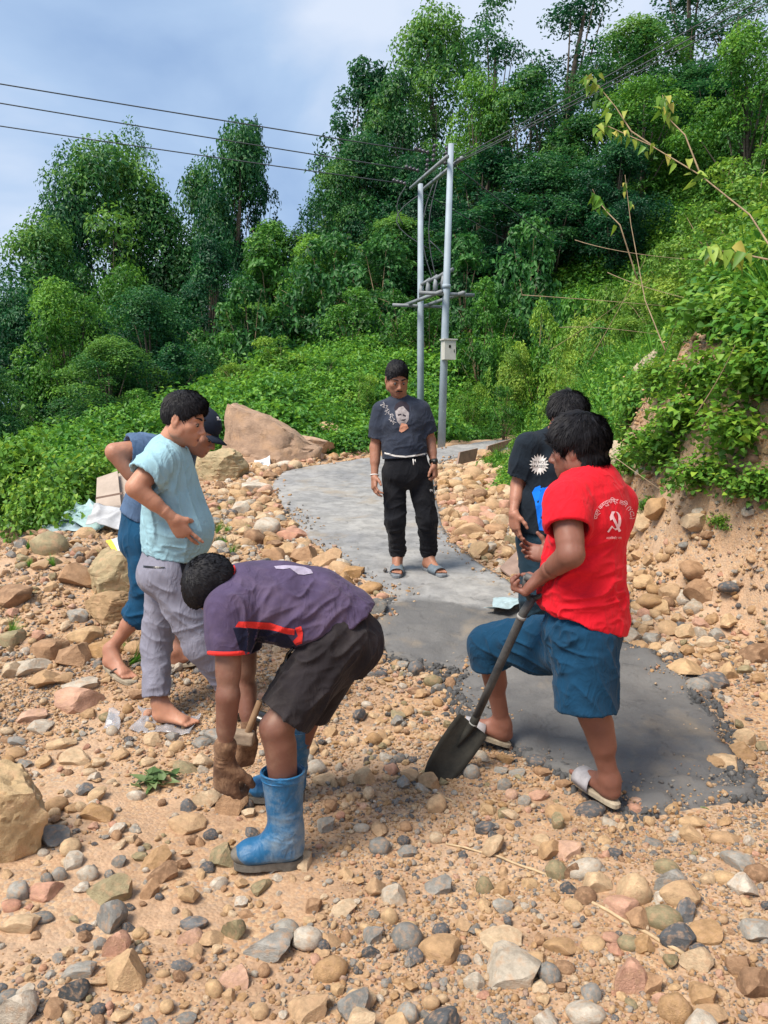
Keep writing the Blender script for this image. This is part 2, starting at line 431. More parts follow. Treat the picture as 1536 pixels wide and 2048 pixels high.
def ground_material():
    m = bpy.data.materials.new('stony_earth'); m.use_nodes = True
    N, L = m.node_tree.nodes, m.node_tree.links
    b = N['Principled BSDF']; b.inputs['Roughness'].default_value = 0.95; b.inputs['Specular IOR Level'].default_value = 0.12
    tc = N.new('ShaderNodeTexCoord')
    def noise(sc, det=6, rough=0.6):
        n = N.new('ShaderNodeTexNoise'); n.inputs['Scale'].default_value = sc; n.inputs['Detail'].default_value = det; n.inputs['Roughness'].default_value = rough
        L.new(tc.outputs['Object'], n.inputs['Vector']); return n
    n1 = noise(1.1, 5); n2 = noise(14, 6, 0.7)
    r1 = ramp(N, [(.3, (0.31, 0.20, 0.13)), (.5, (0.455, 0.30, 0.195)), (.7, (0.53, 0.385, 0.27))])
    L.new(n1.outputs['Fac'], r1.inputs['Fac'])
    hs = N.new('ShaderNodeHueSaturation'); L.new(r1.outputs['Color'], hs.inputs['Color'])
    mr = N.new('ShaderNodeMapRange'); mr.inputs[1].default_value = .3; mr.inputs[2].default_value = .7; mr.inputs[3].default_value = .7; mr.inputs[4].default_value = 1.2
    L.new(n2.outputs['Fac'], mr.inputs[0]); L.new(mr.outputs[0], hs.inputs['Value'])
    # small grit
    vo = N.new('ShaderNodeTexVoronoi'); vo.inputs['Scale'].default_value = 75; L.new(tc.outputs['Object'], vo.inputs['Vector'])
    r2 = ramp(N, [(0, (0.34, 0.18, 0.09)), (.4, (0.47, 0.29, 0.16)), (.75, (0.56, 0.40, 0.24)), (.86, (0.28, 0.25, 0.22)), (1, (0.16, 0.15, 0.14))])
    sp = N.new('ShaderNodeSeparateColor'); L.new(vo.outputs['Color'], sp.inputs[0]); L.new(sp.outputs[0], r2.inputs['Fac'])
    mx = N.new('ShaderNodeMix'); mx.data_type = 'RGBA'
    n3 = noise(3.5, 4); m3 = N.new('ShaderNodeMapRange'); m3.inputs[1].default_value = .42; m3.inputs[2].default_value = .62; m3.inputs[3].default_value = 0.1; m3.inputs[4].default_value = 0.6
    L.new(n3.outputs['Fac'], m3.inputs[0]); L.new(m3.outputs[0], mx.inputs[0])
    L.new(hs.outputs['Color'], mx.inputs[6]); L.new(r2.outputs['Color'], mx.inputs[7])
    # far hillside soil under plants (height attribute 'wild')
    at = N.new('ShaderNodeAttribute'); at.attribute_name = 'wild'
    mx2 = N.new('ShaderNodeMix'); mx2.data_type = 'RGBA'; mx2.inputs[7].default_value = (0.022, 0.05, 0.012, 1)
    L.new(at.outputs['Fac'], mx2.inputs[0]); L.new(mx.outputs[2], mx2.inputs[6]); L.new(mx2.outputs[2], b.inputs['Base Color'])
    n4 = noise(24, 8, 0.78)
    ma = N.new('ShaderNodeMath'); ma.operation = 'MULTIPLY_ADD'; ma.inputs[1].default_value = -0.55
    L.new(vo.outputs['Distance'], ma.inputs[0]); L.new(n4.outputs['Fac'], ma.inputs[2])
    bp = N.new('ShaderNodeBump'); bp.inputs['Strength'].default_value = 0.65; bp.inputs['Distance'].default_value = 0.012
    L.new(ma.outputs[0], bp.inputs['Height']); L.new(bp.outputs['Normal'], b.inputs['Normal'])
    return m
m_ground = ground_material()

def build_ground():
    nx, ny = 560, 640
    u = np.linspace(-1, 1, nx); xs = 2.2 * np.sinh(u * np.arcsinh(260 / 2.2))
    v0, v1 = np.arcsinh((-14 - 3.2) / 2.4), np.arcsinh((380 - 3.2) / 2.4)
    ys = 3.2 + 2.4 * np.sinh(np.linspace(v0, v1, ny))
    X, Y = np.meshgrid(xs, ys)
    Z = ground_z(X, Y)
    V = np.stack([X, Y, Z], -1).reshape(-1, 3)
    i = np.arange(ny - 1)[:, None] * nx + np.arange(nx - 1)[None]
    F = np.stack([i, i + 1, i + nx + 1, i + nx], -1).reshape(-1, 4)
    me = mesh_np('ground', V, F, [m_ground])
    fx = np.interp(Y, FA_Y, FA_X); sA = X - fx
    fy = np.interp(X, FB_X, FB_Y)
    fw = np.interp(X, [-12, -8, -3, 0, 3, 6, 12], [14.5, 13.6, 13.3, 14.6, 17.4, 18.9, 21]); wild = np.maximum(sstep(-0.6, 0.3, Y - fw), 0.9 * sstep(1.0, 2.4, sA) * sstep(2, 4, Y))
    wild = np.maximum(wild, sstep(0.1, 0.9, np.interp(Y, EDGE_Y, EDGE_X) - X))
    a = me.attributes.new('wild', 'FLOAT', 'POINT'); a.data.foreach_set('value', wild.astype(np.float32).ravel())
    o = link('ground', me)
    tag(o, 'sandy orange stony ground rising into a green hillside', kind='structure')
    return o
ground = build_ground()

# ---- concrete path
def concrete(name, c1, c2, dark, rough, wet=0.0, wetcols=None):
    m = bpy.data.materials.new(name); m.use_nodes = True
    N, L = m.node_tree.nodes, m.node_tree.links
    b = N['Principled BSDF']; b.inputs['Roughness'].default_value = rough; b.inputs['Specular IOR Level'].default_value = 0.35
    tc = N.new('ShaderNodeTexCoord')
    def noise(sc, det=6, rg=0.6, dist=0):
        n = N.new('ShaderNodeTexNoise'); n.inputs['Scale'].default_value = sc; n.inputs['Detail'].default_value = det; n.inputs['Roughness'].default_value = rg; n.inputs['Distortion'].default_value = dist
        L.new(tc.outputs['Object'], n.inputs['Vector']); return n
    n1 = noise(1.3, 6, .65); r1 = ramp(N, [(.32, c1), (.68, c2)]); L.new(n1.outputs['Fac'], r1.inputs['Fac'])
    src = r1.outputs['Color']
    n9 = noise(7, 5, .6, .4); r9 = ramp(N, [(.35, (.72, .72, .72)), (.65, (1.1, 1.1, 1.1))]); L.new(n9.outputs['Fac'], r9.inputs['Fac'])
    m9 = N.new('ShaderNodeMix'); m9.data_type = 'RGBA'; m9.blend_type = 'MULTIPLY'; m9.inputs[0].default_value = 1; L.new(src, m9.inputs[6]); L.new(r9.outputs['Color'], m9.inputs[7]); src = m9.outputs[2]
    if wetcols:
        at = N.new('ShaderNodeAttribute'); at.attribute_name = 'wet'; nw = noise(3.2, 6, .7, .5); am = N.new('ShaderNodeMath'); am.operation = 'MULTIPLY_ADD'; am.inputs[1].default_value = 1.0; am.inputs[2].default_value = -.5
        L.new(nw.outputs['Fac'], am.inputs[0]); aa = N.new('ShaderNodeMath'); aa.operation = 'ADD'; L.new(at.outputs['Fac'], aa.inputs[0]); L.new(am.outputs[0], aa.inputs[1])
        rw_ = ramp(N, [(.40, (0, 0, 0)), (.62, (1, 1, 1))]); L.new(aa.outputs[0], rw_.inputs['Fac'])
        rc = ramp(N, [(.32, wetcols[0]), (.68, wetcols[1])]); L.new(n1.outputs['Fac'], rc.inputs['Fac'])
        mw = N.new('ShaderNodeMix'); mw.data_type = 'RGBA'; L.new(rw_.outputs['Color'], mw.inputs[0]); L.new(src, mw.inputs[6]); L.new(rc.outputs['Color'], mw.inputs[7]); src = mw.outputs[2]
    n2 = noise(9, 8, .75, .6)
    r2 = ramp(N, [(.30, (1, 1, 1)), (.42, (0, 0, 0))]); L.new(n2.outputs['Fac'], r2.inputs['Fac'])
    mx = N.new('ShaderNodeMix'); mx.data_type = 'RGBA'; mx.inputs[7].default_value = (*dark, 1)
    mm = N.new('ShaderNodeMath'); mm.operation = 'MULTIPLY'; mm.inputs[1].default_value = 0.7; L.new(r2.outputs['Color'], mm.inputs[0])
    L.new(mm.outputs[0], mx.inputs[0]); L.new(src, mx.inputs[6])
    # trodden earth stains
    n5 = noise(2.2, 5, .6, .3); r5 = ramp(N, [(.56, (0, 0, 0)), (.72, (.6, .6, .6))]); L.new(n5.outputs['Fac'], r5.inputs['Fac'])
    mx5 = N.new('ShaderNodeMix'); mx5.data_type = 'RGBA'; mx5.inputs[7].default_value = (0.33, 0.25, 0.17, 1) if not wet else (0.30, 0.24, 0.17, 1)
    L.new(r5.outputs['Color'], mx5.inputs[0]); L.new(mx.outputs[2], mx5.inputs[6]); L.new(mx5.outputs[2], b.inputs['Base Color'])
    n4 = noise(22, 8, .72)
    sub = N.new('ShaderNodeMath'); sub.operation = 'MULTIPLY_ADD'; sub.inputs[1].default_value = -0.6
    L.new(r2.outputs['Color'], sub.inputs[0]); L.new(n4.outputs['Fac'], sub.inputs[2])
    bp = N.new('ShaderNodeBump'); bp.inputs['Strength'].default_value = 0.45 + wet; bp.inputs['Distance'].default_value = 0.018
    L.new(sub.outputs[0], bp.inputs['Height']); L.new(bp.outputs['Normal'], b.inputs['Normal'])
    return m
m_path = concrete('dry_concrete', (0.22, 0.222, 0.23), (0.36, 0.35, 0.335), (0.11, 0.11, 0.115), 0.75, 0.15, ((0.085, 0.086, 0.09), (0.165, 0.16, 0.155)))
m_wet = concrete('wet_concrete', (0.12, 0.122, 0.128), (0.225, 0.222, 0.218), (0.045, 0.047, 0.052), 0.6, 0.45)
def path_mesh(name, i0, i1, top, material, rag=0.0, na=26):
    V = []; F = []
    rows = []
    for i in range(i0, i1 + 1):
        for sub in range(3 if i < i1 else 1):
            t = sub / 3
            j = min(i + 1, len(LS) - 1)
            rows.append((LS[i].lerp(LS[j], t), RS[i].lerp(RS[j], t)))
    for a, b in rows:
        q = np.array([[a.x, a.y, 3.1], [b.x, b.y, 7.7]]); w = vnoise(q * 4, 5) + 0.6 * vnoise(q * 13, 8)
        fr = float(1 - sstep(4.6, 5.4, (a.y + b.y) / 2)); rg = rag + .05 * fr
        a2 = a + (a - b).normalized() * (rg * w[0]); b2 = b + (b - a).normalized() * (rg * w[1])
        line = [a2.lerp(b2, k / na) for k in range(na + 1)]
        xs = np.array([p.x for p in line]); ys = np.array([p.y for p in line])
        zs = np.interp(ys, BY, BZ) + top
        p3 = np.stack([xs, ys, 0 * xs], -1); zs = zs + 0.012 * fbm(p3 * 2.5, 3, 77) + (0.006 + .006 * fr) * fbm(p3 * 14, 3, 78)
        zs = zs - .05 * max(0, 1 - len(V) / (4 * (na + 3))) + .012 * fr * np.abs(fbm(p3 * 7, 3, 79))
        V.append((xs[0], ys[0], zs[0] - 0.16))
        zs[0] -= 0.008; zs[-1] -= 0.008
        V += [(xs[k], ys[k], zs[k]) for k in range(na + 1)]
        V.append((xs[-1], ys[-1], zs[-1] - 0.16))
    n = na + 3
    for r in range(len(rows) - 1):
        for k in range(n - 1):
            F.append((r * n + k, r * n + k + 1, (r + 1) * n + k + 1, (r + 1) * n + k))
    # end skirts
    for base in (0, (len(rows) - 1) * n):
        s0 = len(V)
        for k in range(1, n - 1):
            v = V[base + k]; V.append((v[0], v[1], v[2] - 0.16))
        for k in range(1, n - 2): F.append((base + k, base + k + 1, s0 + k, s0 + k - 1))
    me = mesh_py(name, V, F, [material], True)
    at = me.attributes.new('wet', 'FLOAT', 'POINT'); at.data.foreach_set('value', np.array([1 - (v[1] - 4.75) / .95 for v in V], np.float32).clip(0, 1))
    return link(name, me)
PATH_TOP = 0.035
tag(path_mesh('path', 0, len(LS) - 1, PATH_TOP, m_path, 0.012), 'grey concrete footpath curving uphill, still wet and dark at its near end', kind='structure')
def path_z(x, y): return float(np.interp(y, BY, BZ)) + PATH_TOP
# ---------------------------------------------------------------- stones
import bmesh
def ico(sub):
    bm = bmesh.new(); bmesh.ops.create_icosphere(bm, subdivisions=sub, radius=1.0)
    V = np.array([v.co[:] for v in bm.verts]); F = np.array([[v.index for v in f.verts] for f in bm.faces]); bm.free()
    return V, F
ICO = {s: ico(s) for s in (1, 2, 3, 4, 5)}
def stone_shape(sub, kind, seed, amp=1.0):
    V, F = ICO[sub]; V = V.copy(); r = np.random.default_rng(seed)
    if kind == 'round':
        V *= 1 + 0.09 * amp * fbm(V * 1.3 + seed, 2, seed)[:, None]
        for _ in range(6):
            n = r.normal(size=3); n /= np.linalg.norm(n); c = r.uniform(.66, .93); d = V @ n - c
            V -= np.where(d > 0, d * 0.75, 0)[:, None] * n
        V *= 1.05; V *= 1 + 0.03 * fbm(V * 3.5 + seed, 3, seed + 3)[:, None]
    else:
        for _ in range(15 if kind == 'angular' else 11):
            n = r.normal(size=3)
            if kind == 'flat': n[2] *= 0.5
            n /= np.linalg.norm(n); c = r.uniform(.50, .84); d = V @ n - c
            V -= np.where(d > 0, d * 0.97, 0)[:, None] * n
        V *= 1.22
        V *= 1 + 0.07 * amp * fbm(V * 1.7 + seed, 3, seed)[:, None]
        if sub > 2: V *= 1 + 0.022 * fbm(V * 6 + seed, 3, seed + 5)[:, None]
        if sub > 3: V += 0.02 * np.stack([fbm(V * [4, 4, 14] + k * 9, 2, seed + k) for k in range(3)], -1)
    return V, F
def stone_mesh(name, sub, kind, seed):
    V, F = stone_shape(sub, kind, seed); me = mesh_np(name, V, F, [SM['tan']])
    if kind != 'round': me.set_sharp_from_angle(angle=R(24))
    return me
STONE3 = {k: [stone_mesh('stone', 3, k, 100 + 10 * i + len(k)) for i in range(7)] for k in ('round', 'angular', 'flat')}

FTS = []    # stones noted one by one: px, py, w, h, colour, kind
def note(ox, oy, sc, rows):
    for x, y, w, h, c, k in rows:
        FTS.append((ox + x / sc, oy + y / sc, w / sc, h / sc, c, k))
T, G, D, K, W, B, O = 'tan', 'grey', 'dark grey', 'pink', 'pale', 'brown', 'olive'
r_, a_, f_ = 'round', 'angular', 'flat'
note(0, 1480, 2, [(195,392,135,65,G,f_),(375,300,110,65,T,a_),(745,340,125,75,T,a_),(445,610,150,110,O,a_),(437,715,95,130,G,r_),(460,832,90,100,K,r_),
 (505,945,130,140,T,r_),(310,937,120,50,G,f_),(290,1010,90,70,D,a_),(345,545,70,60,W,r_),(470,497,60,45,G,r_),(625,480,110,75,T,a_),(655,540,100,80,B,a_),
 (600,600,65,80,B,r_),(895,475,90,95,O,a_),(735,495,50,60,B,a_),(70,615,80,65,G,r_),(165,612,120,60,K,f_),(40,670,70,45,K,r_),(75,748,125,50,T,f_),(165,715,75,40,G,r_),
 (235,545,55,55,G,r_),(185,558,50,40,G,r_),(95,1025,70,60,W,r_),(55,1095,120,110,W,r_),(30,1040,70,50,G,r_),(720,910,65,45,D,r_),(1063,835,170,100,G,r_),(1140,768,90,75,G,r_),
 (930,765,80,80,O,a_),(755,795,80,60,K,r_),(785,740,100,40,D,f_),(835,800,105,50,T,a_),(1255,670,70,65,B,a_),(1375,675,100,60,T,a_),(1320,925,115,90,T,r_),(1240,1080,150,100,T,r_),
 (1305,340,75,70,G,r_),(1445,357,65,40,W,r_),(1520,430,80,65,G,r_),(1500,600,80,70,T,r_),(1495,785,75,90,G,a_),(1480,855,60,45,D,r_),(1465,150,80,80,T,r_),(1300,160,90,50,T,a_),
 (940,960,110,80,K,f_),(850,1005,60,60,T,r_),(915,1030,50,50,T,a_),(740,1125,80,40,G,r_),(820,240,100,70,T,a_),(925,262,120,100,B,a_),(750,265,55,60,D,a_),(985,260,55,60,D,r_),
 (1005,370,70,45,D,a_),(545,220,65,45,W,a_),(170,90,80,45,T,f_),(95,95,60,30,G,f_),(735,115,90,50,O,f_),(55,55,70,40,T,r_),(985,700,60,30,B,f_),(240,20,90,40,T,f_),
 (300,80,110,45,T,f_),(470,60,80,40,T,a_),(800,20,80,35,G,f_),(560,470,70,50,O,f_),(330,760,60,36,D,a_),(400,820,50,50,G,r_),(505,755,50,40,D,r_)])
note(768, 1480, 2, [(745,440,105,75,K,a_),(665,450,90,70,T,a_),(635,405,75,45,T,a_),(690,530,75,75,O,r_),(755,530,60,70,B,a_),(808,515,120,70,W,r_),(850,585,95,75,T,a_),(740,598,60,50,D,r_),
 (810,630,80,65,B,r_),(765,665,70,45,T,a_),(1000,615,110,120,T,r_),(1145,580,105,90,G,r_),(1110,640,70,45,W,f_),(1200,630,130,95,T,a_),(1125,715,115,85,O,r_),(1025,720,90,80,B,a_),
 (960,675,110,70,K,f_),(1210,695,90,70,D,a_),(1190,800,110,90,D,a_),(1265,845,80,50,D,r_),(1300,770,120,80,T,f_),(1250,885,100,80,T,a_),(1050,830,65,70,T,r_),(985,820,70,55,O,r_),
 (925,845,55,40,K,a_),(845,820,80,50,T,r_),(915,795,70,40,K,r_),(715,835,110,55,T,f_),(530,925,200,150,W,a_),(660,945,75,70,G,r_),(365,980,65,65,W,a_),(725,915,65,45,B,r_),
 (600,885,110,40,T,f_),(980,970,110,115,K,a_),(1070,985,90,80,B,a_),(1110,1035,45,60,K,r_),(1285,1030,100,80,T,a_),(1170,1085,100,110,T,r_),(1320,1110,100,60,T,a_),(810,1105,120,80,W,r_),
 (95,1100,70,75,G,r_),(235,850,140,95,T,f_),(200,825,70,35,K,f_),(90,795,110,95,G,r_),(485,800,140,95,T,r_),(45,630,95,75,W,r_),(225,590,90,80,G,a_),(400,590,60,65,O,r_),
 (470,600,60,60,T,r_),(230,765,65,50,D,r_),(320,885,50,40,D,r_),(20,700,60,110,T,r_),(1445,590,100,85,W,a_),(1500,540,80,65,B,r_),(1430,480,110,110,G,f_),(1130,515,85,60,O,r_),
 (1370,560,80,50,T,r_),(1300,560,60,50,T,a_),(1490,990,110,100,B,a_),(1500,775,110,70,G,a_),(480,185,65,50,G,r_),(350,130,60,65,G,r_),(285,115,90,30,D,f_),(760,100,50,45,D,r_),
 (615,85,80,50,D,r_),(570,45,60,40,D,r_),(830,285,110,60,D,r_),(900,330,70,40,W,r_),(1160,265,70,50,T,r_),(1345,100,140,60,T,f_),(95,445,75,50,G,a_),(80,405,50,40,D,r_),
 (1420,910,110,70,B,f_),(630,1000,60,40,T,a_),(560,250,60,40,G,a_),(470,120,60,36,G,f_),(530,130,70,36,G,f_),(640,130,70,40,B,a_),(720,180,60,40,B,a_),(620,225,70,50,K,a_),
 (1010,285,70,40,K,f_),(1240,340,90,36,T,f_),(1080,410,70,40,G,f_),(1375,400,100,40,T,f_)])
note(0, 1000, 2.954, [(270,262,190,160,O,r_),(430,450,190,150,B,a_),(285,880,190,140,B,f_),(430,920,210,150,B,a_),(620,890,210,130,T,a_),
 (500,810,170,110,T,a_),(160,1000,190,90,W,a_),(250,1075,180,100,T,a_),(380,1060,100,70,T,a_),(60,1020,110,90,T,a_),(430,1200,280,80,K,f_),(170,1290,150,70,K,a_),(210,1355,160,60,W,f_),
 (90,580,210,120,B,f_),(300,520,80,60,T,a_),(540,330,70,60,B,a_),(480,1100,180,80,W,a_),(810,1160,100,60,B,a_),(740,135,70,35,W,r_),(1010,1405,110,50,G,f_),
 (1190,1430,110,60,G,r_),(890,1420,130,60,T,f_),(520,1265,90,60,T,a_),(750,1240,60,60,T,r_),(100,1430,100,50,G,r_),(35,1420,70,40,B,r_),(60,670,90,50,K,a_),(240,390,100,60,T,a_),
 (450,690,120,90,G,a_),(60,830,140,70,O,f_),(220,810,90,50,K,f_),(120,340,90,60,O,a_),(180,360,60,50,B,a_),(990,1090,70,50,G,r_),(800,880,130,90,T,r_),(660,1370,70,60,W,r_)])
note(400, 760, 2.327, [(630,262,120,64,T,a_),(560,312,130,70,K,a_),(270,502,150,60,W,f_),(390,398,90,38,W,r_),(485,815,150,115,B,a_),(600,830,140,110,T,r_),(710,895,130,80,T,a_),
 (385,800,110,110,T,a_),(262,730,90,70,B,a_),(225,865,90,60,T,r_),(785,972,120,62,T,r_),(848,1008,60,45,K,r_),(340,700,100,60,K,a_),(660,860,100,60,W,f_),(210,705,90,60,T,a_),
 (430,720,130,70,K,a_),(595,885,80,50,K,r_),(290,640,90,50,T,f_),(370,650,70,50,G,r_),(420,670,50,40,B,r_),(170,590,80,50,T,a_),(250,600,100,50,T,f_),(340,610,90,40,T,r_),(180,650,80,40,K,r_),
 (1160,402,80,42,T,a_),(1155,442,90,44,T,f_),(1272,440,110,84,T,r_),(1320,345,100,50,T,a_),(1195,470,60,40,W,r_),(1290,502,90,40,T,r_),(1365,475,80,56,K,a_),(1185,750,70,45,B,a_),
 (1270,702,150,80,T,f_),(1187,1312,112,95,T,a_),(1112,1258,130,64,W,a_),(1095,1310,74,40,D,r_),(1235,480,60,40,T,a_),(1210,505,70,40,T,f_),(1345,530,60,36,T,f_),(1420,520,80,50,T,a_)])
note(1100, 1000, 3.2, [(510,865,170,110,W,a_),(600,825,70,70,T,a_),(650,885,150,70,G,f_),(880,850,120,105,T,a_),(965,850,85,80,W,r_),(1070,865,95,76,G,r_),(780,960,115,95,T,a_),
 (680,945,100,76,T,r_),(570,935,130,66,T,r_),(890,965,110,80,T,a_),(1010,915,125,74,T,r_),(870,1085,200,105,T,r_),(1150,1110,115,120,T,a_),(960,1195,145,105,G,r_),(1070,1165,155,115,D,r_),
 (825,1190,64,60,T,r_),(1265,1530,130,110,T,r_),(1365,1590,75,75,O,r_),(1240,1620,160,100,T,a_),(1130,1690,200,90,T,f_),(1340,985,180,130,B,r_),(1340,1145,95,70,T,a_),
 (1250,1095,110,60,O,f_),(970,790,85,70,K,r_),(1040,770,85,64,T,r_),(150,1700,85,80,D,r_),(700,1850,100,70,K,f_),(560,1940,110,70,K,r_),(790,1985,90,80,T,r_),(1200,1560,80,50,T,r_),(60,1600,60,46,B,r_)])
FTS += [(440, 1478, 60, 30, G, f_)]

def add_stone(lst, x, y, sx, sy, sz, col, kind, sink=0.35, rz=None, tilt=0.18):
    lst.append(dict(x=x, y=y, s=(sx, sy, sz), col=col, kind=kind, sink=sink, rz=rng.uniform(0, 6.28) if rz is None else rz,
                    tx=rng.normal() * tilt, ty=rng.normal() * tilt))
STONES = []
for (px, py, w, h, c, k) in FTS:
    base = on_ground(px, py + 0.30 * h)
    dist = (base - Vector((0, 0, CAM_Z))).length
    E = math.asin(min(1, (CAM_Z - base.z) / dist)); sx = 0.5 * w / FPX * dist; H = 0.5 * h / FPX * dist
    sy = sx * rng.uniform(.7, .95)
    if sy * math.sin(E) > 0.85 * H: sy = 0.85 * H / max(math.sin(E), .2)
    q = max(H * H - (sy * math.sin(E)) ** 2, 0); sz = min(max(math.sqrt(q) / math.cos(E), 0.38 * sx), 1.15 * sx)
    if k == f_: sz = min(sz, 0.5 * sx)
    add_stone(STONES, base.x, base.y + sy * 0.4, sx * 1.04, sy, sz * 1.08, c, k if k != r_ or rng.random() < .5 else a_, 0.36, rng.normal() * 0.25, 0.12)
NOTED = len(STONES)

FOOT_SPOTS = []   # kept clear so that soles rest on soil
def pick_col(r):
    u = r.random()
    return T if u < .52 else K if u < .58 else W if u < .69 else G if u < .79 else D if u < .86 else B if u < .94 else O
def scatter(n, xr, yr, smin, smax, alpha, accept, kinds=(r_, a_, a_, f_, f_), cols=None):
    """stones with a power-law size spread over a world rectangle"""
    x = rng.uniform(*xr, n); y = rng.uniform(*yr, n); u = rng.random(n)
    s = (smin ** -alpha + u * (smax ** -alpha - smin ** -alpha)) ** (-1 / alpha)
    ok = accept(x, y, s); out = []
    for i in np.nonzero(ok)[0]:
        k = kinds[rng.integers(len(kinds))]; f = rng.uniform(.35, .55) if k == f_ else rng.uniform(.55, .85)
        add_stone(out, x[i], y[i], s[i], s[i] * rng.uniform(.65, .95), s[i] * f, pick_col(rng) if cols is None else cols[rng.integers(len(cols))], k, rng.uniform(.0, .45), None, .25)
    return out
nx_ = np.array([s['x'] for s in STONES]); ny_ = np.array([s['y'] for s in STONES]); nr_ = np.array([max(s['s'][:2]) for s in STONES])
def clear_of_noted(x, y, s, f=0.75):
    return ~(np.hypot(nx_[None] - x[:, None], ny_[None] - y[:, None]) < f * (nr_[None] + s[:, None])).any(1)
def acc_floor(x, y, s):
    d = path_dist(x, y); fx = np.interp(y, FA_Y, FA_X)
    q = np.stack([x, y, 0 * x], -1)
    dens = 0.62 + 0.55 * fbm(q * 1.4, 2, 55)
    return (d > s * 0.6) & (x - fx < 0.35) & (x > np.interp(y, EDGE_Y, EDGE_X) - 0.3) & (rng.random(len(x)) < dens)
extra = []
extra += scatter(12000, (-3.2, 3.2), (1.2, 5.2), 0.013, 0.055, 2.0, lambda x, y, s: acc_floor(x, y, s) & clear_of_noted(x, y, s, .8))
extra += scatter(9000, (-4.4, 2.6), (4.2, 9), 0.02, 0.10, 1.8, lambda x, y, s: acc_floor(x, y, s) & clear_of_noted(x, y, s, .7))
extra += scatter(2600, (-4.6, 3.0), (8, 14.5), 0.035, 0.14, 1.6, lambda x, y, s: acc_floor(x, y, s) & clear_of_noted(x, y, s, .6), cols=(T, T, T, T, K, W, B))
# rubble wall along the left edge of the path, rubble along the right
def acc_edge(x, y, s):
    d = path_dist(x, y); c = np.interp(y, PC[:, 1], PC[:, 0]); side = x - c
    return ((side < 0) & (d > s * .5) & (d < .55) | (side > 0) & (d > s * .7) & (d < 1.0) & (y < 11)) & clear_of_noted(x, y, s, .6)
extra += scatter(2600, (-2.6, 2.4), (4.9, 12.5), 0.04, 0.135, 2.0, acc_edge, kinds=(a_, a_, r_), cols=(T, T, T, K, W, B, T, T))
# bank face: stones stuck in the earth
def acc_bank(x, y, s):
    b = x - np.interp(y, FA_Y, FA_X); return (b > .05) & (b < 1.0)
extra += scatter(600, (1.9, 4.2), (2.6, 12.5), 0.012, 0.05, 1.8, acc_bank, cols=(T, T, B, W, K))
def acc_clod(x, y, s):
    b = x - np.interp(y, FA_Y, FA_X); return (b > -.05) & (b < 1.1)
clods = scatter(5200, (1.8, 4.2), (2.6, 11), 0.008, 0.05, 1.5, acc_clod, kinds=(a_, r_), cols=('earth',))
_z = ground_z(np.array([s['x'] for s in clods]), np.array([s['y'] for s in clods]))
for s, z_ in zip(clods, _z): s['z'] = float(z_)
gravel = []
# big boulders are things of their own, stones keep off them
BM = {T: stone_material('yellow_boulder', [(0, (.50, .36, .20)), (1, (.54, .39, .22))], 2.2), 'umber': stone_material('reddish_sandstone', [(0, (0.40, 0.27, 0.19)), (1, (0.45, 0.31, 0.225))], 2.6), O: stone_material('olive_boulder', [(0, (.40, .32, .19)), (1, (.44, .35, .21))], 2.2), B: stone_material('brown_boulder', [(0, (.36, .24, .13)), (1, (.38, .25, .14))], 2.2), W: stone_material('pale_boulder', [(0, (.48, .40, .29)), (1, (.50, .42, .31))], 2.2)}
SM['earth'] = mat('clay_clod', (.30, .185, .10), .95, .1, .2, 14, .6, 30, col2=(.47, .31, .18))
BOULDERS = [
 dict(n='boulder', px=-4, py=1722, w=158, h=150, c=T, lab='large pale yellow boulder cut by the left edge beside a flat grey stone', k=a_, dy=.3, sub=5),
 dict(n='boulder', px=530, py=920, w=188, h=118, c='umber', lab='tall pointed reddish brown boulder beside the far bend of the path', k=a_, dy=.3, sub=5, hz=1.45),
 dict(n='boulder', px=655, py=893, w=86, h=44, c=T, lab='tan block of broken rock right of the pointed boulder, at the far path bend', k=a_, dy=.1, sub=4),
 dict(n='boulder', px=622, py=912, w=96, h=40, c='umber', lab='low reddish slab leaning against the right end of the pointed boulder', k=a_, dy=.1, sub=4),
 dict(n='boulder', px=440, py=962, w=100, h=58, c=O, lab='low flat-topped yellowish boulder in front of the pointed boulder', k=a_, dy=.1, sub=5),
 dict(n='boulder', px=226, py=1197, w=115, h=88, c=O, lab='big rough tan boulder behind the grey trouser legs', k=a_, dy=.1, sub=5),
 dict(n='boulder', px=222, py=1245, w=108, h=44, c=B, lab='long brown layered rock slab below the rough tan boulder', k=f_, dy=.1, sub=5),
 dict(n='boulder', px=1240, py=932, w=62, h=66, c=W, lab='pale boulder half buried in the bank behind the red shirt', k=r_, dy=.1, sub=5),
 dict(n='boulder', px=1310, py=775, w=90, h=66, c=W, lab='pale boulder showing between shrubs high on the bank', k=a_, dy=.1, sub=5),
 dict(n='boulder', px=1195, py=790, w=50, h=38, c=T, lab='small orange tan boulder in the grass above the black-haired men', k=a_, dy=.1, sub=5),
]
for bd in BOULDERS:
    b = on_ground(bd['px'], bd['py']); dist = (b - cam.location).length
    sx = .5 * bd['w'] / FPX * dist; sz = bd['h'] / FPX * dist * .62; sy = sx * .75
    bd['pos'] = (b.x, b.y + sy * .6, sx, sy, sz)
bx_ = np.array([b['pos'][0] for b in BOULDERS]); by_ = np.array([b['pos'][1] for b in BOULDERS]); br_ = np.array([b['pos'][2] for b in BOULDERS])
extra = [s for s in extra if (np.hypot(bx_ - s['x'], by_ - s['y']) > br_ * .85).all()]
STONES += extra
_z = ground_z(np.array([s['x'] for s in STONES]), np.array([s['y'] for s in STONES]))
for s, z_ in zip(STONES, _z):
    s['z'] = float(z_); s['app'] = (s['s'][0] * s['s'][2]) ** .5 / math.hypot(s['x'], s['y'], CAM_Z - s['z'])
    vis = abs(s['x']) < s['y'] * .52 + .25
    if not vis: s['app'] *= .02
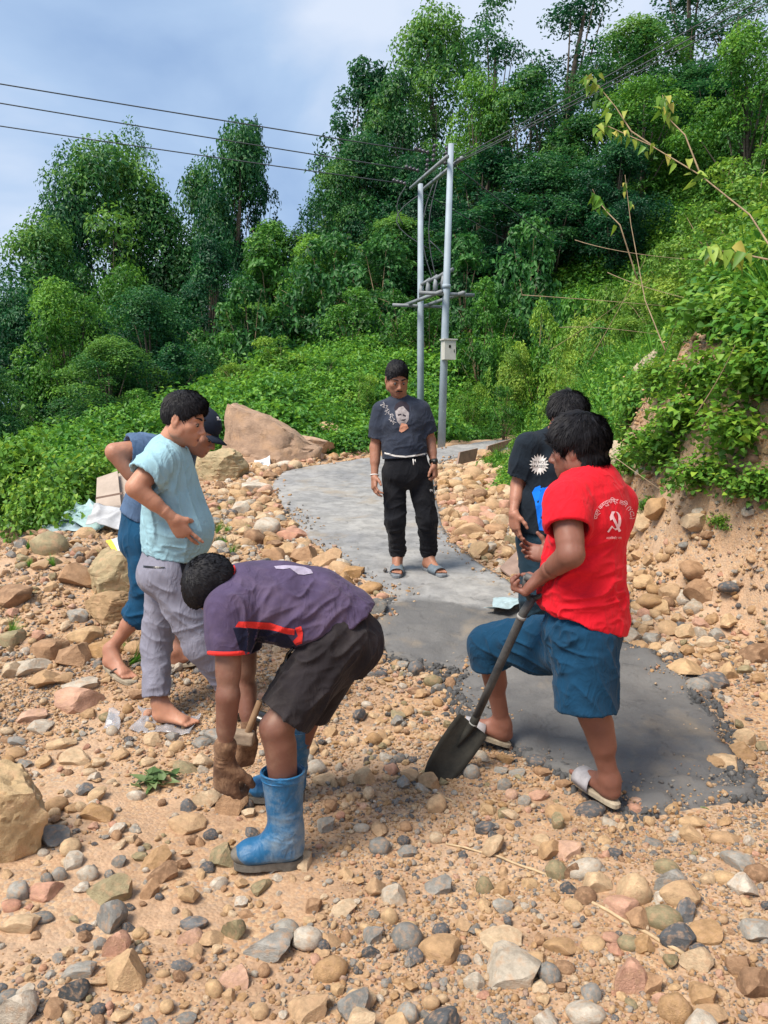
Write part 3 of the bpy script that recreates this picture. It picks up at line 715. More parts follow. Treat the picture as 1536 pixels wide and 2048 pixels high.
order = sorted(range(len(STONES)), key=lambda i: -STONES[i]['app'])
SOLO = [STONES[i] for i in order[:290]]; REST = [STONES[i] for i in order[290:]]

# --- the largest stones, each its own object, each with a label that finds it
LAND = [("the heel of the blue boot", (600, 1740)), ("the toe of the blue boot", (480, 1735)), ("the shovel tip", (860, 1565)), ("the hanging gloved hand", (450, 1600)), ("the clear plastic sheet", (320, 1450)),
 ("the bunch of cut leaves", (315, 1575)), ("the pale boulder at the left edge", (60, 1740)), ("the rear sandal of the man in red", (1210, 1640)), ("the top end of the long dry stick", (893, 1660)),
 ("the lower end of the long dry stick", (1365, 1905)), ("the middle of the long dry stick", (1130, 1790)), ("the bottom right corner", (1500, 2030)), ("the bottom left corner", (40, 2030)), ("the middle of the bottom edge", (760, 2030)),
 ("the big rough tan boulder", (226, 1190)), ("the flip-flop of the capped man", (230, 1360)), ("the pointed reddish boulder", (540, 900)), ("the grey slide sandals on the path", (845, 1160)),
 ("the yellow sack", (240, 1110)), ("the brown boards by the path", (1030, 1160)), ("the far corner of the fresh concrete", (1330, 1315)), ("the near corner of the fresh concrete", (1430, 1620)),
 ("the stones at the path notch", (905, 1320)), ("the left corner of the dry path", (780, 1200)), ("the foot of the earth bank", (1500, 1350)), ("the grey-blue sacks", (150, 1050)), ("the head of the bent man", (400, 1190)), ("the steel form beside the far path", (950, 900)),
 ("the raised knee of the man in red", (900, 1480)), ("the edge of the bent man's shorts", (690, 1470)), ("the left frame edge below the weeds", (10, 1350)), ("the lowered hand of the man in black", (985, 1070)), ("the rusty board on edge", (930, 945)), ("the earth bank behind the red shirt", (1300, 1190)), ("the watch of the standing man", (905, 1000))]
LANDW = [(n, on_ground(*p)) for n, p in LAND]
SHAPE = {'round': 'rounded', 'angular': 'angular', 'flat': 'flat'}
groups = {}
for s in SOLO:
    ln, lp = min(LANDW, key=lambda a: math.hypot(a[1].x - s['x'], a[1].y - s['y']) / (1 + a[1].y * .1))
    s['d'] = math.hypot(lp.x - s['x'], lp.y - s['y']); s['ln'] = ln
    groups.setdefault((s['col'], s['kind'], ln), []).append(s)
ORD = ['', 'second', 'third', 'fourth', 'fifth', 'sixth', 'seventh', 'eighth', 'ninth', 'tenth', 'eleventh', 'twelfth', 'thirteenth', 'fourteenth', 'fifteenth', 'sixteenth', 'seventeenth', 'eighteenth', 'nineteenth', 'twentieth']
for key, L_ in groups.items():
    L_.sort(key=lambda s: s['d'])
    for i, s in enumerate(L_):
        col = {'tan': 'tan sandy', 'dark grey': 'dark slate grey', 'pale': 'pale cream', 'pink': 'pinkish', 'brown': 'earthy brown', 'olive': 'olive tan', 'grey': 'light grey'}[s['col']]
        size = 'cobble' if max(s['s']) < .07 else 'stone' if max(s['s']) < .13 else 'rock'
        if len(L_) == 1: s['label'] = f"{col} {SHAPE[s['kind']]} {size} by {s['ln']}"
        elif i == 0: s['label'] = f"{col} {SHAPE[s['kind']]} {size} closest to {s['ln']}"
        else: s['label'] = f"{col} {SHAPE[s['kind']]} {size}, {ORD[min(i, 19)]} closest to {s['ln']}"
for i, s in enumerate(SOLO):
    me = STONE3[s['kind']][i % 7]
    o = link('stone', me, None, (s['x'], s['y'], s['z'] + s['s'][2] * (1 - 2 * s['sink']) * .8), (s['tx'], s['ty'], s['rz']), s['s'])
    o.material_slots[0].link = 'OBJECT'; o.material_slots[0].material = SM[s['col']]
    tag(o, s['label'], 'stone', 'loose stones on the ground')
for j, bd in enumerate(BOULDERS):
    x, y, sx, sy, sz = bd['pos']
    V, F = stone_shape(bd['sub'], bd['k'], 411 + j * 7)
    if j == 1:   # pointed: peak on its left, long slope to the right
        V, F = ICO[5]; V = V.copy(); r = np.random.default_rng(5)
        for n, c in (((-.98, -.1, .15), .80), ((0, -.9, .32), .62), ((.2, .8, .3), .65), ((-.5, -.75, .2), .72), ((.6, -.7, .2), .72)):
            n = np.array(n); n = n / np.linalg.norm(n); d = V @ n - c; V -= np.where(d > 0, d * .97, 0)[:, None] * n
        V *= 1.2; x_ = np.clip(V[:, 0], -1, 1); hh = np.interp(x_, [-1, -.96, -.86, -.5, -.1, .3, .7, 1], [.9, 1.25, 1.3, 1.15, .98, .74, .40, .15]); V[:, 2] = np.where(V[:, 2] > 0, np.minimum(V[:, 2] * 1.6, 1) * hh, V[:, 2]); V += .035 * np.stack([fbm(V * 2.2 + k * 9, 4, 60 + k) for k in range(3)], -1) + .012 * np.stack([fbm(V * [5, 5, 16] + k * 9, 3, 70 + k) for k in range(3)], -1)
    V = V + .012 * np.stack([fbm(V * [9, 9, 16] + k * 5, 3, 170 + k) for k in range(3)], -1) - .08 * (1 - np.abs(fbm(V * [2.0, 2.0, 4.5] + j, 2, 190)))[:, None].clip(.86, 1) ** 6 * V
    me = mesh_np('boulder', V, F, [BM[bd['c']]]); me.set_sharp_from_angle(angle=R(30))
    o = link('boulder', me, None, (x, y, gz(x, y - (sy * .8 if j == 1 else 0)) + sz * (.55 if j != 1 else .30)), (0, 0, rng.normal() * .1), (sx, sy, sz))
    tag(o, bd['lab'], 'boulder', 'large boulders')

# --- everything smaller: one object of instances
def gn_scatter(name, variants, pts, rots, scls, idx, label, cat=None, kind='stuff', mats=None):
    """variants: list of meshes; points carry rotation, scale and the number of the variant"""
    c = bpy.data.collections.new(name + '_kinds')
    for i, me in enumerate(variants):
        o = bpy.data.objects.new('%s_kind_%02d' % (name, i), me); c.objects.link(o)
    me = bpy.data.meshes.new(name); me.vertices.add(len(pts)); me.vertices.foreach_set('co', np.asarray(pts, np.float32).ravel())
    for nm, tp, dat in (('rot', 'FLOAT_VECTOR', rots), ('scl', 'FLOAT_VECTOR', scls)):
        a = me.attributes.new(nm, tp, 'POINT'); a.data.foreach_set('vector', np.asarray(dat, np.float32).ravel())
    a = me.attributes.new('idx', 'INT', 'POINT'); a.data.foreach_set('value', np.asarray(idx, np.int32))
    o = link(name, me)
    ng = bpy.data.node_groups.new(name + '_nodes', 'GeometryNodeTree')
    ng.interface.new_socket('Geometry', in_out='INPUT', socket_type='NodeSocketGeometry')
    ng.interface.new_socket('Geometry', in_out='OUTPUT', socket_type='NodeSocketGeometry')
    N, L = ng.nodes, ng.links
    gi = N.new('NodeGroupInput'); go = N.new('NodeGroupOutput')
    ip = N.new('GeometryNodeInstanceOnPoints'); ci = N.new('GeometryNodeCollectionInfo')
    ci.inputs['Collection'].default_value = c; ci.inputs['Separate Children'].default_value = True; ci.inputs['Reset Children'].default_value = True
    def attr(n, t):
        a = N.new('GeometryNodeInputNamedAttribute'); a.data_type = t; a.inputs[0].default_value = n; return a
    ar, as_, ai = attr('rot', 'FLOAT_VECTOR'), attr('scl', 'FLOAT_VECTOR'), attr('idx', 'INT')
    er = N.new('FunctionNodeEulerToRotation')
    L.new(gi.outputs[0], ip.inputs['Points']); L.new(ci.outputs[0], ip.inputs['Instance']); ip.inputs['Pick Instance'].default_value = True
    L.new(ai.outputs[0], ip.inputs['Instance Index']); L.new(ar.outputs[0], er.inputs[0]); L.new(er.outputs[0], ip.inputs['Rotation']); L.new(as_.outputs[0], ip.inputs['Scale'])
    L.new(ip.outputs[0], go.inputs[0])
    md = o.modifiers.new('scatter', 'NODES'); md.node_group = ng
    tag(o, label, cat, None, kind)
    return o
COLS = [T, G, D, K, W, B, O]
rub_var = []
for ci_, c in enumerate(COLS):
    for ki, k in enumerate((r_, a_, f_)):
        for v in range(2):
            V, F = stone_shape(2, k, 500 + ci_ * 20 + ki * 5 + v); rub_var.append(mesh_np('rubble', V, F, [SM[c]]))
            if k != r_: rub_var[-1].set_sharp_from_angle(angle=R(26))
KI = {r_: 0, a_: 1, f_: 2}
gn_scatter('rubble', rub_var, [(s['x'], s['y'], s['z'] + s['s'][2] * (1 - 2 * s['sink']) * .8) for s in REST],
           [(s['tx'], s['ty'], s['rz']) for s in REST], [s['s'] for s in REST],
           [COLS.index(s['col']) * 6 + KI[s['kind']] * 2 + (i % 2) for i, s in enumerate(REST)], 'smaller stones strewn over the ground and along the path')
cl_var = []
for v in range(4):
    V, F = stone_shape(2, a_ if v % 2 else r_, 700 + v, 3.0); cl_var.append(mesh_np('clod', V, F, [SM['earth']]))
gn_scatter('bank_clods', cl_var, [(s['x'], s['y'], s['z']) for s in clods], [(s['tx'] * 3, s['ty'] * 3, s['rz']) for s in clods], [s['s'] for s in clods], [i % 4 for i in range(len(clods))], 'lumps of clay crumbling from the cut earth bank')
def gravel_points(n, xr, yr, smin, smax, alpha, acc, fl=(.4, .8)):
    x = rng.uniform(*xr, n); y = yr[0] + (yr[1] - yr[0]) * rng.random(n) ** 1.0; u = rng.random(n)
    s = (smin ** -alpha + u * (smax ** -alpha - smin ** -alpha)) ** (-1 / alpha)
    ok = acc(x, y, s); x, y, s = x[ok], y[ok], s[ok]; z = ground_z(x, y); pd = path_dist(x, y); z = np.where(pd < 0, np.interp(y, BY, BZ) + PATH_TOP, z)
    S = np.stack([s, s * rng.uniform(.6, 1, len(s)), s * rng.uniform(*fl, len(s))], -1)
    Rr = np.stack([rng.normal(0, .3, len(s)), rng.normal(0, .3, len(s)), rng.uniform(0, 6.28, len(s))], -1)
    return np.stack([x, y, z + S[:, 2] * rng.uniform(.0, .6, len(s))], -1), Rr, S
gp = []
def acc_g(x, y, s):
    q = np.stack([x, y, 0 * x], -1)
    return (np.abs(x) < y * .62 + .5) & (path_dist(x, y) > .01 - .30 * rng.random(len(x)) ** 7) & (x - np.interp(y, FA_Y, FA_X) < .9) & (x > np.interp(y, EDGE_Y, EDGE_X) - .3) & (rng.random(len(x)) < .6 + .8 * fbm(q * 2.1, 3, 91))
gp.append(gravel_points(200000, (-2.6, 2.6), (1.2, 4.4), .0028, .016, 1.7, acc_g))
gp.append(gravel_points(70000, (-4.2, 3.2), (4.2, 8.5), .006, .026, 1.7, acc_g))
gp.append(gravel_points(16000, (-5, 3.6), (8, 14.5), .012, .045, 1.7, acc_g))
P_, R__, S_ = (np.concatenate([g[i] for g in gp]) for i in range(3))
gv = []
for i in range(8):
    V, F = stone_shape(1 if i < 4 else 2, (r_, a_, a_, f_)[i % 4], 900 + i); gv.append(mesh_np('gravel', V, F, [m_gravel], smooth=i % 2 == 0))
gn_scatter('gravel', gv, P_, R__, S_, rng.integers(0, 8, len(P_)), 'fine mixed gravel and grit over the sandy soil')
# crumbs of wet cement round the fresh concrete
m_crumb = mat('cement_crumbs', (0.05, 0.052, 0.057), 0.7, 0.3, 0.35, 30, 0.5, 80, col2=(.13, .13, .13))
NF = 6 * KP + 2
fp = np.vstack([PLn[:NF + 4], PRn[:NF + 4]])
n = 4200; j = rng.integers(0, len(fp), n); j2 = np.clip(j + 1, 0, len(fp) - 1); t = rng.random(n)[:, None]
q = fp[j] * (1 - t) + fp[np.where((j == NF + 3) | (j == len(fp) - 1), j, j2)] * t + rng.normal(0, .055, (n, 2)); q = q[(q[:, 1] < 5.6)]
extra_q = np.array([[PLn[NF + 2][0], PLn[NF + 2][1]]]) + rng.normal(0, 1, (500, 2)) * [.20, .10]
q = np.vstack([q, extra_q])
dd = path_dist(q[:, 0], q[:, 1]); zz = np.where(dd < 0, np.interp(q[:, 1], BY, BZ) + PATH_TOP - .012, ground_z(q[:, 0], q[:, 1]))
s = (.003 + .018 * rng.random(len(q)) ** 2.2) * np.where(dd < -.03, .35, 1); keep = (dd > -.03) | (rng.random(len(q)) < .3)
q, zz, s = q[keep], zz[keep], s[keep]
cv = []
for i in range(4):
    V, F = stone_shape(2, (r_, a_, a_, r_)[i], 950 + i, 3.0); cv.append(mesh_np('crumb', V, F, [m_crumb]))
gn_scatter('cement_crumbs', cv, np.column_stack([q, zz]), np.column_stack([rng.uniform(0, 6, (len(q), 3))]), np.stack([s * 1.3, s, s * .7], -1), rng.integers(0, 4, len(q)), 'dark crumbs of wet cement along the edge of the fresh concrete')
# ---------------------------------------------------------------- plants
def leaves_mesh(name, pos, nrm, size, tint, material, r, aspect=0.5, heart=False, droop=0.0):
    """one folded leaf per point; returns a mesh with a per-leaf 'tint'"""
    n = len(pos)
    nrm = nrm / np.maximum(np.linalg.norm(nrm, axis=1, keepdims=True), 1e-6)
    a = r.normal(size=(n, 3)); a[:, 2] -= droop
    t = a - (a * nrm).sum(1, keepdims=True) * nrm; t /= np.maximum(np.linalg.norm(t, axis=1, keepdims=True), 1e-6)
    b = np.cross(nrm, t); size = np.asarray(size)[:, None]
    fold = 0.16
    base = pos; tip = pos + t * size - nrm * size * 0.12
    if heart:
        q = [base, pos + t * size * .12 + b * size * aspect * .62 + nrm * size * fold, pos + t * size * .42 + b * size * aspect * .52 + nrm * size * fold * .7, tip,
             pos + t * size * .42 - b * size * aspect * .52 + nrm * size * fold * .7, pos + t * size * .12 - b * size * aspect * .62 + nrm * size * fold, pos + t * size * .5]
        V = np.stack(q, 1).reshape(-1, 3); o = np.arange(n)[:, None] * 7
        F = np.concatenate([o + np.array(f) for f in ([0, 1, 2], [0, 2, 6], [6, 2, 3], [0, 6, 4], [0, 4, 5], [6, 3, 4])], 1).reshape(-1, 3); k = 7
    else:
        q = [base, pos + t * size * .45 + b * size * aspect * .5 + nrm * size * fold, tip, pos + t * size * .45 - b * size * aspect * .5 + nrm * size * fold]
        V = np.stack(q, 1).reshape(-1, 3); o = np.arange(n)[:, None] * 4
        F = np.concatenate([o + np.array(f) for f in ([0, 1, 2], [0, 2, 3])], 1).reshape(-1, 3); k = 4
    me = mesh_np(name, V, F, [material], smooth=False)
    at = me.attributes.new('tint', 'FLOAT', 'POINT'); at.data.foreach_set('value', np.repeat(tint, k).astype(np.float32))
    return me

def crown_points(r, lobes, per):
    """leaf positions on the shells of overlapping lobes, denser on top"""
    P0, N0, T0 = [], [], []
    for (c, rad, tn) in lobes:
        m = int(per * rad[0] * rad[1])
        d = r.normal(size=(m, 3)); d /= np.linalg.norm(d, axis=1, keepdims=True)
        d[:, 2] = np.where((d[:, 2] < -.15) & (r.random(m) < .6), -d[:, 2], d[:, 2])
        rr = 1 - 0.42 * r.random(m) ** 1.6
        lump = 1 + .22 * vnoise(d * 2.6 + np.array(c), 3)
        p = np.array(c) + d * rad * (rr * lump)[:, None]
        P0.append(p); N0.append(d + r.normal(0, .6, (m, 3)) + np.array([0, -.1, .5]))
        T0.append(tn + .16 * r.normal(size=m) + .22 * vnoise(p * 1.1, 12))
    P0, N0, T0 = np.concatenate(P0), np.concatenate(N0), np.concatenate(T0); k = vnoise(P0 * 1.25, 77) + .5 * vnoise(P0 * 2.9, 78) > -.42
    return P0[k], N0[k], T0[k]

def tree_variant(i, spread=3.4, height=9.0, lobes_n=34, leaf=.17, per=520, open_=0.0, mat_=None, narrow=1.0, base=.28):
    """crown + trunk for a broadleaf tree about `height` m tall with its foot at the origin"""
    r = np.random.default_rng(1000 + i); lobes = []
    mb = MB(); top = height * .8
    lean = r.normal(0, .25, 2)
    tp = [Vector((lean[0] * (z / height) ** 2 * 2, lean[1] * (z / height) ** 2 * 2, z)) for z in np.linspace(-.6, top, 7)]
    mb.tube(tp, [0.19 * (1 - .8 * k / 6) * height / 9 for k in range(7)], 8)
    for k in range(lobes_n):
        z = height * (base + (1 - base) * r.random() ** .85)
        f = (z / height - base) / (1 - base)
        env = spread * narrow * (math.sin(math.pi * min(1, .16 + .84 * f) ** 1.1) ** .6) * (.55 + .45 * r.random())
        a = r.uniform(0, 6.283); rr = env * r.random() ** .45
        c = (rr * math.cos(a) + lean[0] * f * 1.6, rr * math.sin(a) + lean[1] * f * 1.6, z)
        s = r.uniform(.5, 1.25) * spread / 3.4
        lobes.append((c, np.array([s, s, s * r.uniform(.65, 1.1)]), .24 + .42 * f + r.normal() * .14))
        if k % 2 == 0:
            b0 = tp[min(6, int(max(.2, f * .75) * 6))]; m = b0.lerp(Vector(c), .55) + Vector((0, 0, -.2))
            mb.tube([b0, m, Vector(c)], [.07, .04, .012], 5)
            ou = (Vector(c) - b0).normalized(); mb.tube([Vector(c), Vector(c) + ou * s * .4, Vector(c) + (ou + Vector((0, 0, -.2))) * s * .75], [.012, .008, .003], 4)
    p, n, t = crown_points(r, lobes, per)
    if open_: k = r.random(len(p)) > open_; p, n, t = p[k], n[k], t[k]
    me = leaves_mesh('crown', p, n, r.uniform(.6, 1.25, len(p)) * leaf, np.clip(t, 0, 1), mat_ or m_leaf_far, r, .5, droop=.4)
    tr = mesh_py('trunk', mb.V, mb.F, [m_bark], True)
    return me, tr
TREES = [tree_variant(0, 3.4, 9, 48, .19, base=.06), tree_variant(1, 3.9, 9.5, 54, .19, 480, base=.05), tree_variant(2, 2.6, 10, 50, .19, 560, narrow=.95, mat_=m_leaf_blue, base=.04), tree_variant(3, 3.6, 9, 54, .19, 480, mat_=m_leaf_blue, base=.04),
         tree_variant(4, 2.4, 11, 34, .15, 420, .25, narrow=.85, base=.4), tree_variant(5, 3.2, 8, 44, mat_=m_leaf_mid, leaf=.17, per=460, base=.08), tree_variant(6, 2.5, 12, 44, .16, 420, .15, narrow=.8, mat_=m_leaf_blue, base=.22)]
def tree(v, px, py_top, Y, label, width=None, py_base=None, rz=None, group='trees on the hillside'):
    """a tree whose crown tops out at photo pixel (px, py_top) when it stands Y m away"""
    topz = P(px, py_top, Y); x = topz.x; zb = gz(x, Y)
    H = {0: 9, 1: 9.5, 2: 10, 3: 9, 4: 11, 5: 8, 6: 12}[v] * 1.03
    if py_base is not None: zb = P(px, py_base, Y).z
    s = (topz.z - zb) / H; sw = s if width is None else width / FPX * Y / (2 * {0: 3.0, 1: 3.3, 2: 2.1, 3: 3.1, 4: 1.9, 5: 2.8, 6: 1.9}[v])
    o = thing('broadleaf_tree', label, 'tree', (x, Y, zb), rng.uniform(0, 6.28) if rz is None else rz, group)
    o.scale = (sw, sw, s)
    link('crown', TREES[v][0], o); link('trunk', TREES[v][1], o)
    return o
def t(*a, **k): return tree(*a, **k)
# the left wood, far to near
t(4, 250, 228, 44, 'slender open-crowned tree rising highest above the left wood', 130)
t(4, 150, 268, 42, 'thin tree with sparse top at the left shoulder of the wood', 150)
t(1, 205, 330, 38, 'broad dark tree under the slender open-crowned one', 330)
t(3, 120, 400, 36, 'broad tree forming the left outline of the wood', 210)
t(0, 300, 385, 38, 'tree with pale layered foliage in the middle of the left wood', 230)
t(2, 520, 248, 40, 'narrow column-shaped tree at the right end of the left wood', 100)
t(3, 460, 285, 38.5, 'rounded tall tree joined to the column-shaped tree', 210)
t(0, 400, 345, 40, 'dark tree filling the dip between the two tall left crowns', 200)
t(1, 100, 475, 32, 'wide tree low on the left with leaves down to the valley', 280)
t(5, 240, 545, 29, 'lighter green tree in front of the dark left wood', 210)
t(2, 415, 480, 32, 'pointed tree before the dark gap in the wood', 150)
t(5, 130, 575, 24, 'yellow-green tree standing over the left weeds', 240)
t(3, 300, 600, 22, 'dark broad tree standing low in the hollow left of the slope', 230)
t(1, 215, 690, 20, 'dark bushy tree close behind the weeds left of the men', 230)
t(2, 340, 700, 23, 'narrow dark tree above the head of the man in light blue', 150)
t(3, -160, 520, 30, 'broad dark tree beyond the left end of the wood', 260)
t(0, -330, 560, 28, 'green tree standing apart left of the wood', 250)
t(1, -60, 700, 18, 'dark bushy tree in the valley left of the weeds', 220)
t(1, -520, 600, 27, 'broad tree farthest left over the valley', 300)
t(5, -260, 740, 18, 'bright low tree in the valley at far left', 230)
t(3, 30, 600, 25, 'bluish green tree at the left picture edge', 240)
t(3, 310, 620, 30, 'shaded tree in the dark hollow left of the slope', 260)
t(2, 215, 640, 25, 'very dark tree behind the head of the man in light blue', 200)
t(3, 480, 560, 34, 'dark tree closing the wood above the green slope', 220)
t(4, 640, 440, 40, 'thin-stemmed tree seen against the sky between the woods', 120)
t(5, 560, 455, 33, 'feathery bright tree left of the tall twin crowns', 210)
t(5, 640, 480, 31, 'bright bushy tree under the gap of sky', 190)
t(1, 520, 620, 30, 'low spreading tree at the top of the bright slope', 230)
# the tall central wood
t(2, 700, 130, 38, 'dark rough-crowned tree at the left end of the central wood', 190)
t(0, 790, 165, 36, 'dense tree just right of the rough-crowned one', 200)
t(1, 880, 55, 39, 'big pale-topped tree with bamboo-like sprays', 270)
t(6, 985, -60, 44, 'very tall thin tree cut by the top edge, leftmost of three', 190)
t(6, 1130, -90, 44, 'very tall tree with visible trunk near the top edge', 210)
t(6, 1390, -70, 42, 'very tall thin tree at upper right against white sky', 210)
t(4, 1480, -20, 40, 'open tree in the upper right corner', 170)
t(0, 1060, 150, 34, 'yellow-green vine-hung tree right of the utility poles', 260)
t(5, 960, 165, 35, 'lighter leafy tree above the pole tops', 190)
t(3, 740, 300, 34, 'vine-covered tree left of the poles', 230)
t(1, 690, 350, 33, 'tree with creepers hanging to the slope', 190)
t(3, 850, 330, 33, 'dark tree directly behind the pole platform', 230)
t(2, 950, 300, 31, 'dark tree right behind the taller pole', 190)
t(0, 1180, 230, 32, 'dense green tree over the dark hollow', 230)
t(1, 1290, 60, 36, 'rounded vine-draped tree below the upper power lines', 260)
t(5, 1290, 160, 31, 'bushy bright tree hung with creepers', 230)
t(3, 1420, 140, 33, 'bluish tree on the ridge right of the power lines', 240)
t(5, 1510, 60, 29, 'bright tree cut by the right edge near the top', 230)
t(3, 1110, 330, 30, 'shaded tree where the hollow meets the slope', 230)
t(2, 1010, 400, 30, 'low dark tree beside the pole wires', 200)
t(3, 1230, 300, 29, 'shaded tree behind the arching branch', 200)
t(1, 800, 450, 31, 'low dense tree left of the pole platform', 240)
t(3, 620, 600, 29, 'low tree on the slope above the pointed boulder', 190)
t(3, 900, 470, 30.5, 'low dark tree filling the gap behind the poles', 260)

# ---- ground cover: instanced clumps
def clump(i, n, rad, leaf, m, hgt=.7, heart=False, strands=0):
    r = np.random.default_rng(2000 + i)
    d = r.normal(size=(n, 3)); d /= np.linalg.norm(d, axis=1, keepdims=True); d[:, 2] = np.abs(d[:, 2])
    p = d * rad * (r.random(n) ** .35)[:, None] * [1, 1, hgt] * (1 + .25 * vnoise(d * 3, i))[:, None]
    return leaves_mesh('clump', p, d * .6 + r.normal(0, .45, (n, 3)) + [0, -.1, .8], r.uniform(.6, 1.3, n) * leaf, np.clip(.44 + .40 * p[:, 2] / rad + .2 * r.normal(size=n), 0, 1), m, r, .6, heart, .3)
CL_FAR = [clump(i, 420, .55, .085, m_leaf_mid, .75) for i in range(5)]
CL_NEAR = [clump(10 + i, 300, .28, .05, m_leaf_near if i % 2 else m_leaf_mid, .8) for i in range(5)]
def grass_tuft(i, n=60, h=.45, m=None, w=.006):
    r = np.random.default_rng(2200 + i); V = []; F = []; T_ = []
    for k in range(n):
        a = r.uniform(0, 6.28); b = r.uniform(0, .06); L_ = h * r.uniform(.5, 1.15); out = r.uniform(.15, .75); ww = w * r.uniform(.7, 1.3)
        s = len(V); dx, dy = math.cos(a), math.sin(a)
        for q in range(4):
            u = q / 3; rr = b + out * L_ * u ** 1.8; z = L_ * (u - .35 * out * u * u)
            for sd in ((-1, 1) if q < 3 else (0,)):
                V.append((dx * rr - dy * ww * sd * (1 - u * .5), dy * rr + dx * ww * sd * (1 - u * .5), z))
        F += [(s, s + 1, s + 3, s + 2), (s + 2, s + 3, s + 5, s + 4), (s + 4, s + 5, s + 6)]
        T_ += [r.uniform(.3, .9)] * 7
    me = mesh_py('tuft', V, F, [m or m_leaf_mid]); at = me.attributes.new('tint', 'FLOAT', 'POINT'); at.data.foreach_set('value', np.array(T_, np.float32)); return me
TUFT = [grass_tuft(i) for i in range(3)]
DRY = [grass_tuft(5 + i, 45, .4, m_twig, .004) for i in range(2)]
def cover(name, variants, n, xr, yr, acc, smin, smax, label, lift=0.0, tilt=.25):
    x = rng.uniform(*xr, n); y = rng.uniform(*yr, n); ok = acc(x, y); x, y = x[ok], y[ok]; z = ground_z(x, y) + lift
    q = np.stack([x, y, 0 * x], -1); s = rng.uniform(smin, smax, len(x)) * (1 + .35 * fbm(q * .6, 2, 14))
    s = np.clip(s, smin * .5, smax * 1.6) * (np.where(fyf(x, y) < 4, .7, 1) if name == 'hillside_undergrowth' else 1)
    Rr = np.stack([rng.normal(0, tilt, len(x)), rng.normal(0, tilt, len(x)), rng.uniform(0, 6.28, len(x))], -1)
    gn_scatter(name, variants, np.column_stack([x, y, z]), Rr, np.stack([s, s, s * rng.uniform(.7, 1.3, len(x))], -1), rng.integers(0, len(variants), len(x)), label)
infr = lambda x, y: np.abs(x) < y * .60 + 1.5
fyf = lambda x, y: y - np.interp(x, [-12, -8, -3, 0, 3, 6, 12], [14.5, 13.6, 13.3, 14.6, 17.4, 18.9, 21])
sAf = lambda x, y: x - np.interp(y, FA_Y, FA_X)
cover('hillside_undergrowth', CL_FAR, 15000, (-16, 22), (13, 40), lambda x, y: infr(x, y) & (fyf(x, y) > -.15) & (path_dist(x, y) > .4), .7, 1.7, 'dense bright creepers and weeds covering the hillside')
def acc_bankplants(x, y):
    s = sAf(x, y); q = np.stack([x, y, 0 * x], -1)
    lim = .62 + .40 * fbm(q * 1.1, 2, 19) - .75 * sstep(6.5, 9, y)
    return infr(x, y) & (s > lim) & (s < 7) & (y < 15.5) & (path_dist(x, y) > .3)
cover('bank_undergrowth', CL_NEAR + TUFT[:1], 14000, (1.6, 9.5), (2.5, 15.5), acc_bankplants, .55, 1.25, 'green weeds and grass covering the upper bank')
cover('valley_undergrowth', CL_FAR[:3] + CL_NEAR[:2], 5000, (-18, -2.6), (4.5, 18), lambda x, y: infr(x, y) & (np.interp(y, EDGE_Y, EDGE_X) - x > .15) & (fyf(x, y) < .5), .5, 1.2, 'weeds on the falling ground left of the rubble')
def acc_tail(x, y):
    q = np.stack([x, y, 0 * x], -1); s = sAf(x, y)
    return (s > .35) & (s < 1.4) & (y < 13) & (fbm(q * 2.2, 2, 31) > .15)
cover('bank_weeds', [CL_NEAR[1], CL_NEAR[3], TUFT[0], DRY[0], DRY[1]], 1500, (1.9, 4), (3, 13), acc_tail, .25, .6, 'small weeds and dry roots clinging to the earth bank', tilt=.5)
cover('dry_grass', DRY + TUFT[:1], 260, (-4.2, -1.2), (4.2, 8.5), lambda x, y: path_dist(x, y) > .5, .15, .4, 'thin dry grass among the left rubble', tilt=.4)

# ---- shrubs, each a thing of its own
def shrub_variant(i, n, rad, leaf, m, heart=True, hgt=1.0, stems=14):
    r = np.random.default_rng(2500 + i); mb = MB(); ps = []; ns = []
    for k in range(stems):
        a = r.uniform(0, 6.28); el = r.uniform(.35, 1.35); L_ = rad * r.uniform(.75, 1.15)
        d = Vector((math.cos(a) * math.cos(el), math.sin(a) * math.cos(el), math.sin(el) * hgt)); side = Vector((-math.sin(a), math.cos(a), 0)) * r.normal() * .15
        pts = [Vector((0, 0, -.05)) + d * L_ * u + side * u + Vector((0, 0, -.32 * L_ * u * u)) for u in np.linspace(0, 1, 7)]
        mb.tube(pts, [.012 * (1 - .8 * u) * rad for u in np.linspace(0, 1, 7)], 5)
        m_ = n // stems
        for q in range(m_):
            u = r.uniform(.25, 1.05); f = u * 6; j = min(int(f), 5); p = pts[j].lerp(pts[j + 1], f - j)
            off = Vector(r.normal(0, 1, 3)) * rad * .13
            ps.append(p + off); ns.append(off.normalized() * .6 + Vector((0, -.15, .9)) + Vector(r.normal(0, .35, 3)))
    ps = np.array(ps); ns = np.array(ns)
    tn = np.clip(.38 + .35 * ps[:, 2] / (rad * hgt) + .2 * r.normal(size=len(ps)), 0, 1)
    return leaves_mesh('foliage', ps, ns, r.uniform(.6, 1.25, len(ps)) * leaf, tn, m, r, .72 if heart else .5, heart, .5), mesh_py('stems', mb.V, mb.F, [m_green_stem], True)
SH = [shrub_variant(0, 2600, 1.0, .085, m_leaf_near), shrub_variant(1, 2600, 1.0, .085, m_leaf_near), shrub_variant(2, 3000, 1.0, .10, m_leaf_mid, False), shrub_variant(3, 2600, 1.0, .10, m_leaf_mid)]
def shrub(v, x, y, s, label, sz=None, cat='shrub', name='shrub', group='shrubs on the slopes', dz=0.0):
    o = thing(name, label, cat, (x, y, gz(x, y) + dz), rng.uniform(0, 6.28), group); o.scale = (s, s, sz or s)
    link('foliage', SH[v][0], o); link('stems', SH[v][1], o); return o
